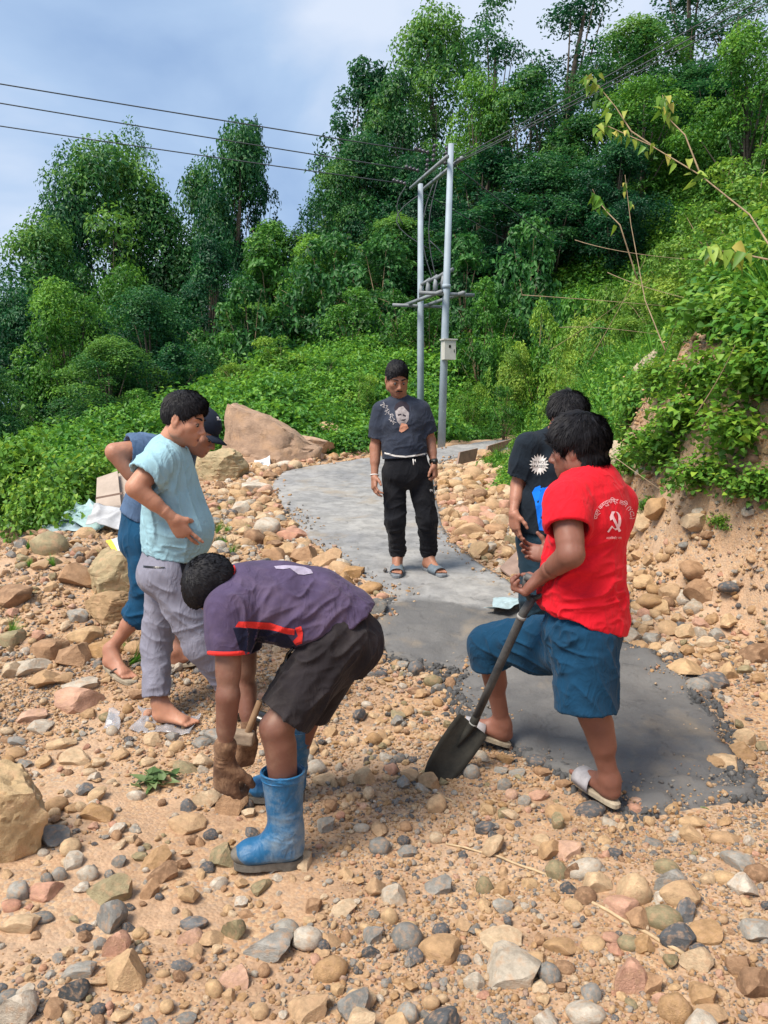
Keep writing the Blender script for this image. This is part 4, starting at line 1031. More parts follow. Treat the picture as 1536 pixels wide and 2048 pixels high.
def shrub_px(v, px, py, w, label, hr=1.0, **k):
    p = on_ground(px, py); s = .5 * w / FPX * p.y / .95; return shrub(v, p.x, p.y, s, label, s * hr, **k)
for a in [(2, 430, 858, 90, 'small leafy shrub before the pointed boulder'), (0, 470, 915, 80, 'yellow-green weed clump between the two boulders'), (0, 560, 888, 60, 'low weed at the right foot of the pointed boulder'),
          (3, 640, 850, 110, 'rounded creeper mound right of the pointed boulder'), (3, 735, 700, 120, 'rounded leafy mound left of the poles'), (2, 590, 745, 130, 'light leafy mound on the slope above the boulder'),
          (3, 470, 775, 120, 'dark round shrub above the capped man'), (2, 700, 810, 110, 'bright leafy mound behind the standing man'), (3, 1000, 560, 110, 'heart-leaved creeper mound right of the pole platform'),
          (3, 1080, 690, 120, 'creeper mound on the slope right of the meter box'), (2, 940, 700, 90, 'dense weeds at the foot of the taller pole'), (2, 960, 850, 90, 'low weeds at the far path edge'),
          (2, 1050, 800, 100, 'weeds above the rubble left of the black-haired man'), (3, 1190, 650, 120, 'leafy shrub where the slope turns'), (2, 900, 640, 100, 'leafy shrub just right of the tall pole'),
          (0, 1185, 880, 60, 'small bright weed beside the black-haired head')]:
    shrub_px(*a)
for i, (px, py, w, hr) in enumerate([(560, 640, 150, 1.3), (650, 600, 160, 1.3), (780, 600, 150, 1.4), (860, 560, 140, 1.6), (980, 470, 150, 1.5), (1060, 520, 130, 1.2), (1130, 480, 150, 1.4), (1230, 430, 150, 1.2), (1330, 400, 150, 1.1), (1440, 330, 170, 1.1), (520, 700, 120, 1.), (680, 700, 120, 1.1), (620, 790, 100, .9), (800, 760, 90, .9), (1010, 640, 110, 1.1), (1120, 590, 110, 1.), (1150, 740, 90, .9), (400, 830, 110, .9), (340, 860, 120, .9), (1020, 740, 90, .9)]):
    where = ['left of the poles near the wood', 'below the low trees', 'left of the pole platform', 'behind the taller pole', 'right of the pole tops at the wood edge', 'under the hollow', 'in the mouth of the dark hollow', 'under the arching shoot', 'right of the arching shoot', 'high by the right edge', 'low left on the green slope', 'in the middle of the green slope', 'above the pointed boulder', 'above the standing man', 'right of the pole platform', 'under the bare twigs', 'above the black-haired man', 'beside the head of the man in light blue', 'left of the capped man', 'right of the meter box'][i]
    shrub_px((2, 3, 2, 0)[i % 4], px, py, w, ('bushy creeper mound ', 'heart-leaved shrub ', 'fine-leaved shrub ', 'yellow-green shrub ')[i % 4] + where, hr)
for (v, px, py, Y, w, lab) in [(0, 30, 820, 7.7, 330, 'big bright weedy bush at the left picture edge'), (1, 130, 860, 8.2, 260, 'bright weedy bush behind the plywood sheets'), (0, -70, 850, 8.4, 330, 'bush cut by the left picture edge, behind the bright one'), (2, 215, 890, 9.6, 220, 'darker shrub behind the elbow of the capped man'), (1, 60, 900, 7.0, 210, 'low bright bush in front of the big one at the left edge')]:
    c = P(px, py, Y); s = .5 * w / FPX * Y; g_ = gz(c.x, Y); hz = (c.z - g_) / .95; c.z = g_; o = thing('bush', lab, 'bush', tuple(c), rng.uniform(0, 6), 'bushes left of the rubble'); o.scale = (s, s, max(hz, s * .6)); link('foliage', SH[v][0], o); link('stems', SH[v][1], o)
# the near right bank: shrubs with readable leaves, hanging over the cut
SN = [shrub_variant(20 + i, 1500, 1.0, .11, m_leaf_near, True, .95, 20) for i in range(3)]
for (x, y, s, lab) in [(3.0, 4.55, .62, 'leafy pink-flowered shrub hanging over the earth bank at right, lowest'), (3.25, 5.5, .70, 'leafy shrub on the bank, second from the right edge'), (2.95, 6.5, .52, 'leafy shrub on the bank above the pale buried boulder'),
                       (3.9, 6.4, .8, 'tall leafy shrub at the right edge above the earth bank'), (3.75, 4.9, .7, 'leafy shrub cut by the right edge'), (4.2, 7.8, .85, 'yellowish leafy shrub higher on the bank'),
                       (3.45, 8.2, .6, 'smaller shrub behind the hanging ones'), (5.2, 8.6, .95, 'big leafy shrub at the right edge in mid height'), (4.9, 10.2, .95, 'leafy shrub on top of the near bank'), (6.3, 10.8, 1.15, 'high shrub near the right edge under the trees'), (2.75, 5.35, .34, 'low shrub tuft just over the cut earth'), (2.62, 7.3, .36, 'small grassy shrub behind the head of the man in red')]:
    k = int(x * 7) % 3; o = thing('bank_shrub', lab, 'shrub', (x, y, gz(x, y) - .02), rng.uniform(0, 6.28), 'leafy shrubs on the near bank'); o.scale = (s, s, s)
    link('foliage', SN[k][0], o); link('stems', SN[k][1], o)
    if y < 6 and s > .5:
        fl = MB()
        for q in range(9):
            a = rng.uniform(2.5, 5.2); rr = rng.uniform(.3, .85); fl.ball((rr * math.cos(a), rr * math.sin(a) * .9, rng.uniform(.25, .75)), .028, (1, 1, .55), 7, 5)
        f = link('blossoms', mesh_py('blossoms', fl.V, fl.F, [MATS.get('blossom') or mat('blossom', (.75, .42, .25), .7, .3, .25, 60)], True), o)

LEAF1 = [leaves_mesh('leaf', np.zeros((1, 3)), np.array([[0, 0, 1.0]]), [1.0], np.array([t_]), m_leaf_near, np.random.default_rng(i), .74, True) for i, t_ in enumerate((.35, .5, .6, .75, .9))]
def leaf_parts(o, n, seed):
    """the leaves of a near shrub that face the path, one by one"""
    r = np.random.default_rng(3000 + seed)
    for k in range(n):
        a = r.uniform(3.3, 6.0); el = r.uniform(.1, 1.1); rr = r.uniform(.85, 1.05); d = Vector((math.cos(a) * math.cos(el), math.sin(a) * math.cos(el), math.sin(el) * .9))
        Mr = Matrix.Rotation(-o.rotation_euler.z, 4, 'Z'); l = link('leaf', LEAF1[k % 5], o, Mr @ (d * rr * .9), (r.normal(.5, .4), r.normal(0, .4), r.uniform(0, 6.28)), (.115 * r.uniform(.8, 1.3),) * 3)
rim = [(1330, 905, 190, 'leafy shrub over the head-high rim of the earth bank'), (1425, 955, 180, 'leafy shrub hanging lowest over the middle of the earth bank'), (1510, 985, 170, 'leafy shrub hanging over the bank at the right edge'), (1375, 850, 200, 'bright leafy shrub just above the bank rim'),
       (1480, 870, 220, 'dense leafy shrub at the right edge above the rim'), (1275, 930, 110, 'small leafy sprig beside the pale buried boulder'), (1525, 770, 230, 'leafy shrub at the right edge, midway up'), (1425, 760, 200, 'leafy shrub with pinkish flowers midway up the bank'),
       (1330, 775, 150, 'thin leafy shrub beside the pale upper boulder'), (1250, 840, 110, 'grassy leafy shrub above the red shirt'), (1500, 640, 260, 'yellow-green leafy shrub at the right edge, upper'), (1400, 640, 220, 'leafy shrub among bare twigs on the bank'),
       (1300, 1010, 70, 'small green weed on the face of the earth bank'), (1225, 1000, 60, 'small weed tuft right behind the red shirt'), (1440, 1040, 60, 'sprig of big leaves dangling on the bare earth')]
for i, (px, py, w, lab) in enumerate(rim):
    p = on_ground(px, py); s = .5 * w / FPX * p.y * 1.22; o = thing('bank_shrub', lab, 'shrub', (p.x, p.y, p.z - .04), rng.uniform(0, 6.28), 'leafy shrubs on the near bank'); o.scale = (s, s, s * .95)
    link('foliage', SN[i % 3][0], o)['kind'] = 'stuff'; link('stems', SN[i % 3][1], o)
    if i < 5: leaf_parts(o, 45, i)
    if i in (0, 3, 4, 7, 8):
        fl = MB()
        for q in range(7):
            a = rng.uniform(3.2, 5.9); rr = rng.uniform(.5, .95); fl.ball((rr * math.cos(a), rr * math.sin(a) * .9, rng.uniform(.25, .75)), .035 / s * .3, (1, 1, .55), 7, 5)
        f = link('blossoms', mesh_py('blossoms', fl.V, fl.F, [MATS['blossom']], True), o)

# ---- tall tangled bushes standing on the slopes
def bush_variant(i, m, leaf, per, height=2.4, spread=1.25, lobes_n=16):
    r = np.random.default_rng(5000 + i); lobes = []; mb = MB()
    for k in range(lobes_n):
        f = r.random(); z = height * (.05 + .85 * f); a = r.uniform(0, 6.283); rr = spread * (1 - .55 * f) * r.random() ** .5; s = r.uniform(.22, .5)
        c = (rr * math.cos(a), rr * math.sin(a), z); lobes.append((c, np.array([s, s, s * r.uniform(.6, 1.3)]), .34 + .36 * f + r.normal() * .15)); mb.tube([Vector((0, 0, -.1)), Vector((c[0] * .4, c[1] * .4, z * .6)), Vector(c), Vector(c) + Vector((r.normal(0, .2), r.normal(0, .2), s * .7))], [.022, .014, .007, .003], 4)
    p, n, t_ = crown_points(r, lobes, per)
    # hanging creepers
    for k in range(14):
        a = r.uniform(0, 6.283); b = np.array([spread * .9 * math.cos(a), spread * .9 * math.sin(a), height * r.uniform(.35, .8)]); q = 60; u = r.random(q); pp = b + np.stack([r.normal(0, .06, q), r.normal(0, .06, q), -u * height * .5], -1)
        p = np.concatenate([p, pp]); n = np.concatenate([n, np.stack([np.full(q, math.cos(a)), np.full(q, math.sin(a)), np.full(q, .3)], -1) + r.normal(0, .3, (q, 3))]); t_ = np.concatenate([t_, .55 + .2 * r.normal(size=q)])
    return leaves_mesh('foliage', p, n, r.uniform(.55, 1.3, len(p)) * leaf, np.clip(t_, 0, 1), m, r, .55, False, .5), mesh_py('stems', mb.V, mb.F, [m_twig], True)
m_leaf_lime = leaf_material('lime_leaves', (.05, .13, .02), (.14, .30, .035), (.33, .46, .07)); m_leaf_deep = leaf_material('deep_leaves', (.010, .05, .018), (.03, .14, .03), (.08, .24, .04))
BV = [bush_variant(0, m_leaf_mid, .12, 1900), bush_variant(1, m_leaf_deep, .13, 1700), bush_variant(2, m_leaf_lime, .085, 2900), bush_variant(3, m_leaf_near, .10, 2500), bush_variant(4, m_leaf_mid, .10, 2300, 3.0, 1.0, 14)]
BH = [2.5, 2.5, 2.5, 2.5, 3.1]
spots = [(540, 560, 33, 230, 1), (600, 640, 29, 200, 0), (660, 560, 29, 220, 1), (700, 640, 26, 180, 4), (760, 560, 28, 210, 1), (800, 650, 25, 170, 0), (860, 640, 24, 150, 4), (930, 560, 26, 200, 1), (1000, 600, 23, 170, 4), (960, 660, 22, 130, 0),
 (1060, 520, 25, 200, 1), (1080, 610, 21, 150, 3), (1150, 560, 20, 170, 0), (1020, 720, 20, 120, 2), (500, 640, 28, 190, 1), (430, 720, 25, 170, 0), (560, 730, 22, 150, 3), (640, 760, 20, 120, 0), (720, 780, 18, 100, 3), (480, 790, 20, 140, 2),
 (400, 760, 24, 160, 1), (350, 800, 22, 150, 0), (300, 830, 18, 140, 4), (1180, 640, 17, 170, 2), (1120, 700, 16, 130, 3), (940, 780, 17.5, 90, 3), (1010, 800, 16, 90, 0), (1240, 500, 19, 210, 2), (1320, 430, 19, 220, 0), (1400, 340, 20, 240, 2), (1490, 260, 20, 260, 3),
 (1270, 600, 15, 190, 3), (1350, 540, 14, 220, 2), (1440, 470, 13, 240, 2), (1520, 390, 13, 260, 3), (1230, 700, 13, 160, 0), (1310, 660, 12, 180, 2), (1400, 600, 11, 220, 2), (1500, 560, 10, 260, 3), (1180, 760, 13, 110, 2), (1540, 180, 22, 280, 2)]
wh = ['above the green slope left of the woods gap', 'on the slope left of the poles', 'under the low trees left of the poles', 'beside the shorter pole', 'behind the shorter pole', 'behind the poles at half height', 'between and behind the two poles', 'right behind the taller pole platform', 'right of the platform', 'below the platform right of the taller pole',
 'at the hollow right of the pole wires', 'in front of the dark hollow', 'at the right side of the hollow', 'in the middle of the slope right of the meter box', 'at the end of the left wood', 'low before the left wood', 'on the slope over the pointed boulder', 'on the slope between boulder and poles', 'behind the shoulder of the standing man', 'behind the pointed boulder',
 'in the dark corner left of the slope', 'above the men at left', 'left of the head of the man in light blue', 'below the arching shoot, left', 'above the rubble slope', 'at the far path edge right of the pole', 'above the far steel boards', 'under the arching shoot', 'right below the arching shoot', 'on the ridge left of the right edge', 'at the right edge high on the ridge',
 'among the bare twigs, left', 'among the bare twigs, middle', 'above the yellowing leaves', 'at the right edge above the yellowing leaves', 'above the head of the black-haired man', 'above the pale upper boulder', 'right of the pale upper boulder', 'at the right edge below the yellowing leaves', 'left of the pale upper boulder', 'in the upper right corner under the trees']
for (px, py, Y, w, v), where in zip(spots, wh):
    top = P(px, py - w * .45, Y); zb = gz(top.x, Y); s = .5 * w / FPX * Y / 1.3; sz = max((top.z - zb) / BH[v], s * .7); sz = min(sz, s * 1.6)
    o = thing('tall_bush', ('mid-green tangled bush ', 'dark green tangled bush ', 'lime green tangled bush ', 'bright broad-leaved bush ', 'narrow creeper-hung bush ')[v] + where, 'bush', (top.x, Y, zb - .05), rng.uniform(0, 6.28), 'tangled bushes on the hillside'); o.scale = (s, s, sz)
    link('foliage', BV[v][0], o); link('stems', BV[v][1], o)
# ---------------------------------------------------------------- bodies and clothes from blended solids
class Solid:
    def __init__(s): s.ops = []
    def _add(s, fn, pts, r, k, mode):
        pts = np.array([list(p) for p in pts]); m = r + k + .02
        s.ops.append((fn, pts.min(0) - m, pts.max(0) + m, k, mode, pts.min(0) - r, pts.max(0) + r))
        return s
    def cone(s, a, b, ra, rb=None, k=.02, mode='+', flat=False, flata=False):
        rb = ra if rb is None else rb; a = np.array(a, float); b = np.array(b, float); ba = b - a; L2 = ba @ ba; n = ba / math.sqrt(L2)
        def fn(X, Y, Z):
            x, y, z = X - a[0], Y - a[1], Z - a[2]; h = (x * ba[0] + y * ba[1] + z * ba[2]) / L2; t = np.clip(h, 0, 1)
            d = np.sqrt((x - t * ba[0]) ** 2 + (y - t * ba[1]) ** 2 + (z - t * ba[2]) ** 2) - (ra + (rb - ra) * t)
            if flat: d = np.maximum(d, (h - 1) * math.sqrt(L2))
            if flata: d = np.maximum(d, -h * math.sqrt(L2))
            return d
        return s._add(fn, [a, b], max(ra, rb), k, mode)
    def ell(s, c, rad, ax=None, k=.02, mode='+'):
        c = np.array(c, float); rad = np.array(rad, float); A = np.eye(3) if ax is None else np.array([list(v) for v in ax]); mn = rad.min()
        def fn(X, Y, Z):
            x, y, z = X - c[0], Y - c[1], Z - c[2]
            q = [(x * A[i][0] + y * A[i][1] + z * A[i][2]) for i in range(3)]
            k0 = np.sqrt(sum((q[i] / rad[i]) ** 2 for i in range(3))); k1 = np.sqrt(sum((q[i] / rad[i] ** 2) ** 2 for i in range(3)))
            return k0 * (k0 - 1) / np.maximum(k1, 1e-6)
        return s._add(fn, [c], rad.max(), k, mode)
    def sec(s, a, b, wa, wb, side, k=.02, mode='+', flat=None, flata=None):
        """segment with elliptical section: wa = (half width, half depth) at a"""
        a = np.array(a, float); b = np.array(b, float); ba = b - a; L2 = ba @ ba; n = ba / math.sqrt(L2)
        sd = np.array(side, float); sd = sd - n * (sd @ n); sd /= np.linalg.norm(sd); g = np.cross(n, sd)
        def fn(X, Y, Z):
            x, y, z = X - a[0], Y - a[1], Z - a[2]; h = (x * ba[0] + y * ba[1] + z * ba[2]) / L2; t = np.clip(h, 0, 1)
            w = wa[0] + (wb[0] - wa[0]) * t; d = wa[1] + (wb[1] - wa[1]) * t; r = np.minimum(w, d)
            x, y, z = x - t * ba[0], y - t * ba[1], z - t * ba[2]
            e1 = (x * sd[0] + y * sd[1] + z * sd[2]); e2 = (x * g[0] + y * g[1] + z * g[2]); e3 = (h - t) * math.sqrt(L2)
            k0 = np.sqrt((e1 / w) ** 2 + (e2 / d) ** 2 + (e3 / r) ** 2); k1 = np.sqrt((e1 / w ** 2) ** 2 + (e2 / d ** 2) ** 2 + (e3 / r ** 2) ** 2)
            D = k0 * (k0 - 1) / np.maximum(k1, 1e-6)
            D = np.where(k1 < 1e-5, -r, D)
            if flat is not None:
                D = np.maximum(D, (X - b[0]) * flat[0] + (Y - b[1]) * flat[1] + (Z - b[2]) * flat[2])
            if flata is not None:
                D = np.maximum(D, (X - a[0]) * flata[0] + (Y - a[1]) * flata[1] + (Z - a[2]) * flata[2])
            return D
        return s._add(fn, [a, b], max(*wa, *wb), k, mode)
    def mesh(s, res, disp=None):
        lo = np.min([o[5] for o in s.ops if o[4] == '+'], 0) - 3 * res; hi = np.max([o[6] for o in s.ops if o[4] == '+'], 0) + 3 * res
        n = np.ceil((hi - lo) / res).astype(int) + 1
        gx, gy, gz_ = [(lo[i] + res * np.arange(n[i])).astype(np.float32) for i in range(3)]
        D = np.full(n, .3, np.float32)
        for fn, l, h, k, mode, _, _ in s.ops:
            i0 = np.clip(((l - lo) / res).astype(int), 0, n); i1 = np.clip(((h - lo) / res).astype(int) + 2, 0, n)
            if (i1 <= i0).any(): continue
            sl = tuple(slice(a, b) for a, b in zip(i0, i1))
            d = fn(gx[sl[0]][:, None, None], gy[sl[1]][None, :, None], gz_[sl[2]][None, None, :]).astype(np.float32)
            o = D[sl]
            if mode == '+':
                hh = np.maximum(k - np.abs(o - d), 0) / max(k, 1e-6); D[sl] = np.minimum(o, d) - hh * hh * k * .25
            elif mode == '-':
                d = -d; hh = np.maximum(k - np.abs(o - d), 0) / max(k, 1e-6); D[sl] = np.maximum(o, d) + hh * hh * k * .25
        V, F = nets(D, lo, res)
        if disp is not None:
            Nn = vnormals(V, F); V = V + Nn * disp(V, Nn)[:, None]
        return V, F
def nets(D, lo, res):
    S = D < 0; n = np.array(D.shape)
    c = [S[a:n[0] - 1 + a, b:n[1] - 1 + b, d:n[2] - 1 + d] for a in (0, 1) for b in (0, 1) for d in (0, 1)]
    al = c[0].copy(); an = c[0].copy()
    for q in c[1:]: al &= q; an |= q
    I = np.argwhere(an & ~al); idx = np.full(n - 1, -1, np.int32); idx[tuple(I.T)] = np.arange(len(I))
    acc = np.zeros((len(I), 3)); cnt = np.zeros(len(I))
    for ax in range(3):
        o1, o2 = [q for q in range(3) if q != ax]
        for a in (0, 1):
            for b in (0, 1):
                off = np.zeros(3, int); off[o1] = a; off[o2] = b; off2 = off.copy(); off2[ax] = 1
                v0 = D[tuple((I + off).T)]; v1 = D[tuple((I + off2).T)]; m = (v0 < 0) != (v1 < 0)
                t = np.where(m, v0 / np.where(m, v0 - v1, 1), 0)
                p = np.repeat(off[None].astype(float), len(I), 0); p[:, ax] = t
                acc += p * m[:, None]; cnt += m
    V = (I + acc / cnt[:, None]) * res + lo
    F = []
    for ax in range(3):
        o1, o2 = (ax + 1) % 3, (ax + 2) % 3
        s0 = [slice(None)] * 3; s1 = [slice(None)] * 3; s0[ax] = slice(0, n[ax] - 1); s1[ax] = slice(1, n[ax])
        E = np.argwhere(S[tuple(s0)] != S[tuple(s1)]); E = E[(E[:, o1] > 0) & (E[:, o2] > 0) & (E[:, o1] < n[o1] - 1) & (E[:, o2] < n[o2] - 1)]
        def at(a, b):
            q = E.copy(); q[:, o1] -= a; q[:, o2] -= b; return idx[tuple(q.T)]
        Q = np.stack([at(1, 1), at(0, 1), at(0, 0), at(1, 0)], 1)
        fl = ~S[tuple(E.T)]; Q[fl] = Q[fl][:, ::-1]; F.append(Q)
    return V, np.concatenate(F)
def vnormals(V, F):
    fn = np.cross(V[F[:, 2]] - V[F[:, 0]], V[F[:, 3]] - V[F[:, 1]]); N_ = np.zeros_like(V)
    for k in range(4): np.add.at(N_, F[:, k], fn)
    return N_ / np.maximum(np.linalg.norm(N_, axis=1, keepdims=True), 1e-12)
def folds(specs, base=.0, seed=3):
    """cloth folds: each spec = (centre or None, reach, along, amplitude, spacing)"""
    def f(V, N_):
        d = np.zeros(len(V))
        for i, (c, reach, al, amp, sp) in enumerate(specs):
            al = np.array(al, float); al /= np.linalg.norm(al)
            t = (V @ al)[:, None]; q = (V - t * al) / sp + t * al * (.20 / sp)
            q = q + .35 * np.stack([vnoise(V * 5, seed + 40 + j) for j in range(3)], -1)
            r = 1 - np.abs(vnoise(q, seed + i)); r = r ** 3 - .35
            w = 1 if c is None else np.exp(-((V - np.array(c)) ** 2).sum(1) / reach ** 2)
            d += amp * r * w
        return d + base * vnoise(V * 14, seed + 9)
    return f
def join(parts):
    Vs, Fs, o = [], [], 0
    for V, F in parts: Vs.append(V); Fs.append(F + o); o += len(V)
    return np.concatenate(Vs), np.concatenate(Fs)
nv = lambda v: Vector(v).normalized()

# ---- materials
def cloth(name, col, dust=None, var=.12, rough=.9, dscale=5, damt=.5, wrinkle=.4):
    m = mat(name, col, rough, .15, var, 9, .18, 420, bdist=.002, sheen=.05)
    N, L = m.node_tree.nodes, m.node_tree.links; b0 = [n for n in N if n.type == 'BUMP'][0]; tc0 = N.new('ShaderNodeTexCoord'); mp = N.new('ShaderNodeMapping'); mp.inputs['Scale'].default_value = (1, 1, .55); mp.inputs['Rotation'].default_value = (.3, .5, .2)
    wv = N.new('ShaderNodeTexNoise'); wv.inputs['Scale'].default_value = 13; wv.inputs['Detail'].default_value = 3; wv.inputs['Distortion'].default_value = .8; L.new(tc0.outputs['Object'], mp.inputs[0]); L.new(mp.outputs[0], wv.inputs['Vector'])
    rd = ramp(N, [(.38, (0, 0, 0)), (.5, (1, 1, 1)), (.62, (0, 0, 0))]); L.new(wv.outputs['Fac'], rd.inputs['Fac']); b1 = N.new('ShaderNodeBump'); b1.inputs['Strength'].default_value = wrinkle; b1.inputs['Distance'].default_value = .006
    L.new(rd.outputs['Color'], b1.inputs['Height']); L.new(b1.outputs['Normal'], b0.inputs['Normal'])
    if dust:
        N, L = m.node_tree.nodes, m.node_tree.links; b = N['Principled BSDF']; src = b.inputs['Base Color'].links[0].from_socket
        tc = N.new('ShaderNodeTexCoord'); n = N.new('ShaderNodeTexNoise'); n.inputs['Scale'].default_value = dscale; n.inputs['Detail'].default_value = 7; n.inputs['Roughness'].default_value = .68
        L.new(tc.outputs['Object'], n.inputs['Vector']); r = ramp(N, [(.46, (0, 0, 0)), (.74, (damt,) * 3)]); L.new(n.outputs['Fac'], r.inputs['Fac'])
        mx = N.new('ShaderNodeMix'); mx.data_type = 'RGBA'; mx.inputs[7].default_value = (*dust, 1); L.new(r.outputs['Color'], mx.inputs[0]); L.new(src, mx.inputs[6]); L.new(mx.outputs[2], b.inputs['Base Color'])
    return m
def skin(name, col, dust=None):
    m = cloth(name, col, dust, .10, .52, 7, .45, .0); b = m.node_tree.nodes['Principled BSDF']; b.inputs['Specular IOR Level'].default_value = .4; b.inputs['Sheen Weight'].default_value = 0
    b.inputs['Subsurface Weight'].default_value = .12; b.inputs['Subsurface Radius'].default_value = (.5, .2, .1); b.inputs['Subsurface Scale'].default_value = .01
    for n in m.node_tree.nodes:
        if n.type == 'BUMP': n.inputs['Strength'].default_value = .12
    return m
m_skin_a = skin('skin_light_brown', (.46, .225, .145)); m_skin_b = skin('skin_brown', (.40, .19, .125)); m_skin_c = skin('skin_dusty_dark', (.180, .080, .056), (.36, .24, .17))
m_skin_d = skin('skin_deep_brown', (.215, .092, .064)); m_skin_e = skin('skin_tan', (.33, .155, .10)); m_skin_f = skin('skin_tan_brown', (.36, .165, .11))
m_hair = mat('black_hair', (.010, .010, .013), .62, .22, .3, 40, .25, 110, bdist=.003)
m_lip = mat('lips', (.23, .085, .07), .5, .4); m_white = mat('eye_white', (.30, .27, .25), .5, .3); m_dark = mat('dark_iris', (.01, .008, .007), .25, .6)
m_nail = mat('nail', (.55, .36, .29), .35, .5)

def head(B, c, f, u, s=1.0):
    """adds a head to solid B; returns its frame"""
    f = nv(f); u = Vector(u); u = nv(u - f * u.dot(f)); sd = f.cross(u); c = Vector(c)       # sd: to the person's right
    Q = lambda a, b, d: c + (sd * a + f * b + u * d) * s
    A = [sd, f, u]; E = lambda p, r, k=.02, mode='+': B.ell(Q(*p), np.array(r) * s, A, k * s, mode)
    E((0, -.014, .030), (.074, .094, .083)); E((0, .024, -.030), (.061, .066, .084), .03); E((0, .036, -.078), (.047, .046, .036), .03)
    for q in (-1, 1):
        E((q * .040, .056, -.026), (.022, .022, .020), .02)
        B.cone(Q(q * .008, .082, .016), Q(q * .042, .070, .020), .010 * s, .009 * s, .014 * s)
        E((q * .066, .000, -.060), (.012, .035, .030), .03)
    for q in (-1, 1): E((q * .031, .103, -.001), (.020, .020, .014), .012, '-')
    for q in (-1, 1): E((q * .031, .075, -.003), (.0155, .0135, .0125), .004)
    B.cone(Q(0, .084, .008), Q(0, .106, -.032), .0085 * s, .0125 * s, .012 * s); E((0, .110, -.036), (.0115, .0115, .0095), .008)
    for q in (-1, 1): E((q * .0125, .100, -.040), (.0085, .011, .008), .006)
    E((0, .084, -.062), (.026, .014, .016), .016)
    B.cone(Q(-.019, .088, -.068), Q(.019, .088, -.068), .0060 * s, None, .006 * s); B.cone(Q(-.015, .087, -.079), Q(.015, .087, -.079), .0070 * s, None, .006 * s)
    B.cone(Q(-.024, .095, -.0735), Q(.024, .095, -.0735), .0028 * s, None, .003 * s, '-')
    E((0, .077, -.098), (.020, .016, .016), .02)
    for q in (-1, 1):
        E((q * .079, -.008, -.012), (.009, .019, .032), .006); E((q * .088, -.004, -.008), (.006, .011, .019), .004, '-'); E((q * .077, -.002, -.040), (.007, .010, .010), .006)
    return dict(Q=Q, c=c, f=f, u=u, sd=sd, s=s, A=A)
def face_parts(H, root, brows=True, moustache=False, look=0):
    Q, s = H['Q'], H['s']
    for q in (-1, 1):
        e = MB(); e.ball(Q(q * .031, .0785, -.0045), .0118 * s, (1, 1, 1), 12, 8); o = e.build('eye', m_white, root)
        i = MB(); cc = Q(q * .031, .0785 + .0075, -.0055 - .002 * look); i.ball(cc, .0070 * s, (1, 1, 1), 10, 7); i.build('iris', m_dark, o)
        lid = MB(); lid.tube([Q(q * (.031 + t * .0145), .0885 - .005 * t * t - (.002 if t * 1 > 0 else 0), .0015 - .0045 * t * t) for t in np.linspace(-1, 1, 7)], [.0012 * s, .0018 * s, .0022 * s, .0023 * s, .0022 * s, .0018 * s, .0012 * s], 6); lid.build('eyelash', m_hair, root)
        if brows:
            b = MB(); b.tube([Q(q * (.012 + .042 * t), .0935 - .019 * t * t, .0205 + .007 * math.sin(2.4 * t)) for t in np.linspace(0, 1, 7)], [.0035 * s, .0046 * s, .0046 * s, .0042 * s, .0034 * s, .0024 * s, .001 * s], 6); b.build('eyebrow', m_hair, root)
    lp = MB(); lp.tube([Q(.021 * t, .0945 - .006 * t * t, -.0685 - .002 * t * t) for t in np.linspace(-1, 1, 7)], [.001 * s, .0032 * s, .0042 * s, .0036 * s, .0042 * s, .0032 * s, .001 * s], 6)
    lp.tube([Q(.018 * t, .0945 - .006 * t * t, -.0790 + .003 * t * t) for t in np.linspace(-1, 1, 7)], [.001 * s, .004 * s, .0052 * s, .0055 * s, .0052 * s, .004 * s, .001 * s], 6); lp.build('lips', m_lip, root)
    if moustache:
        mo = MB(); mo.tube([Q(.029 * t, .0985 - .010 * t * t, -.0585 - .008 * t * t) for t in np.linspace(-1, 1, 9)], [.001 * s, .0035 * s, .005 * s, .0054 * s, .0042 * s, .0054 * s, .005 * s, .0035 * s, .001 * s], 6); mo.build('moustache', m_hair, root)
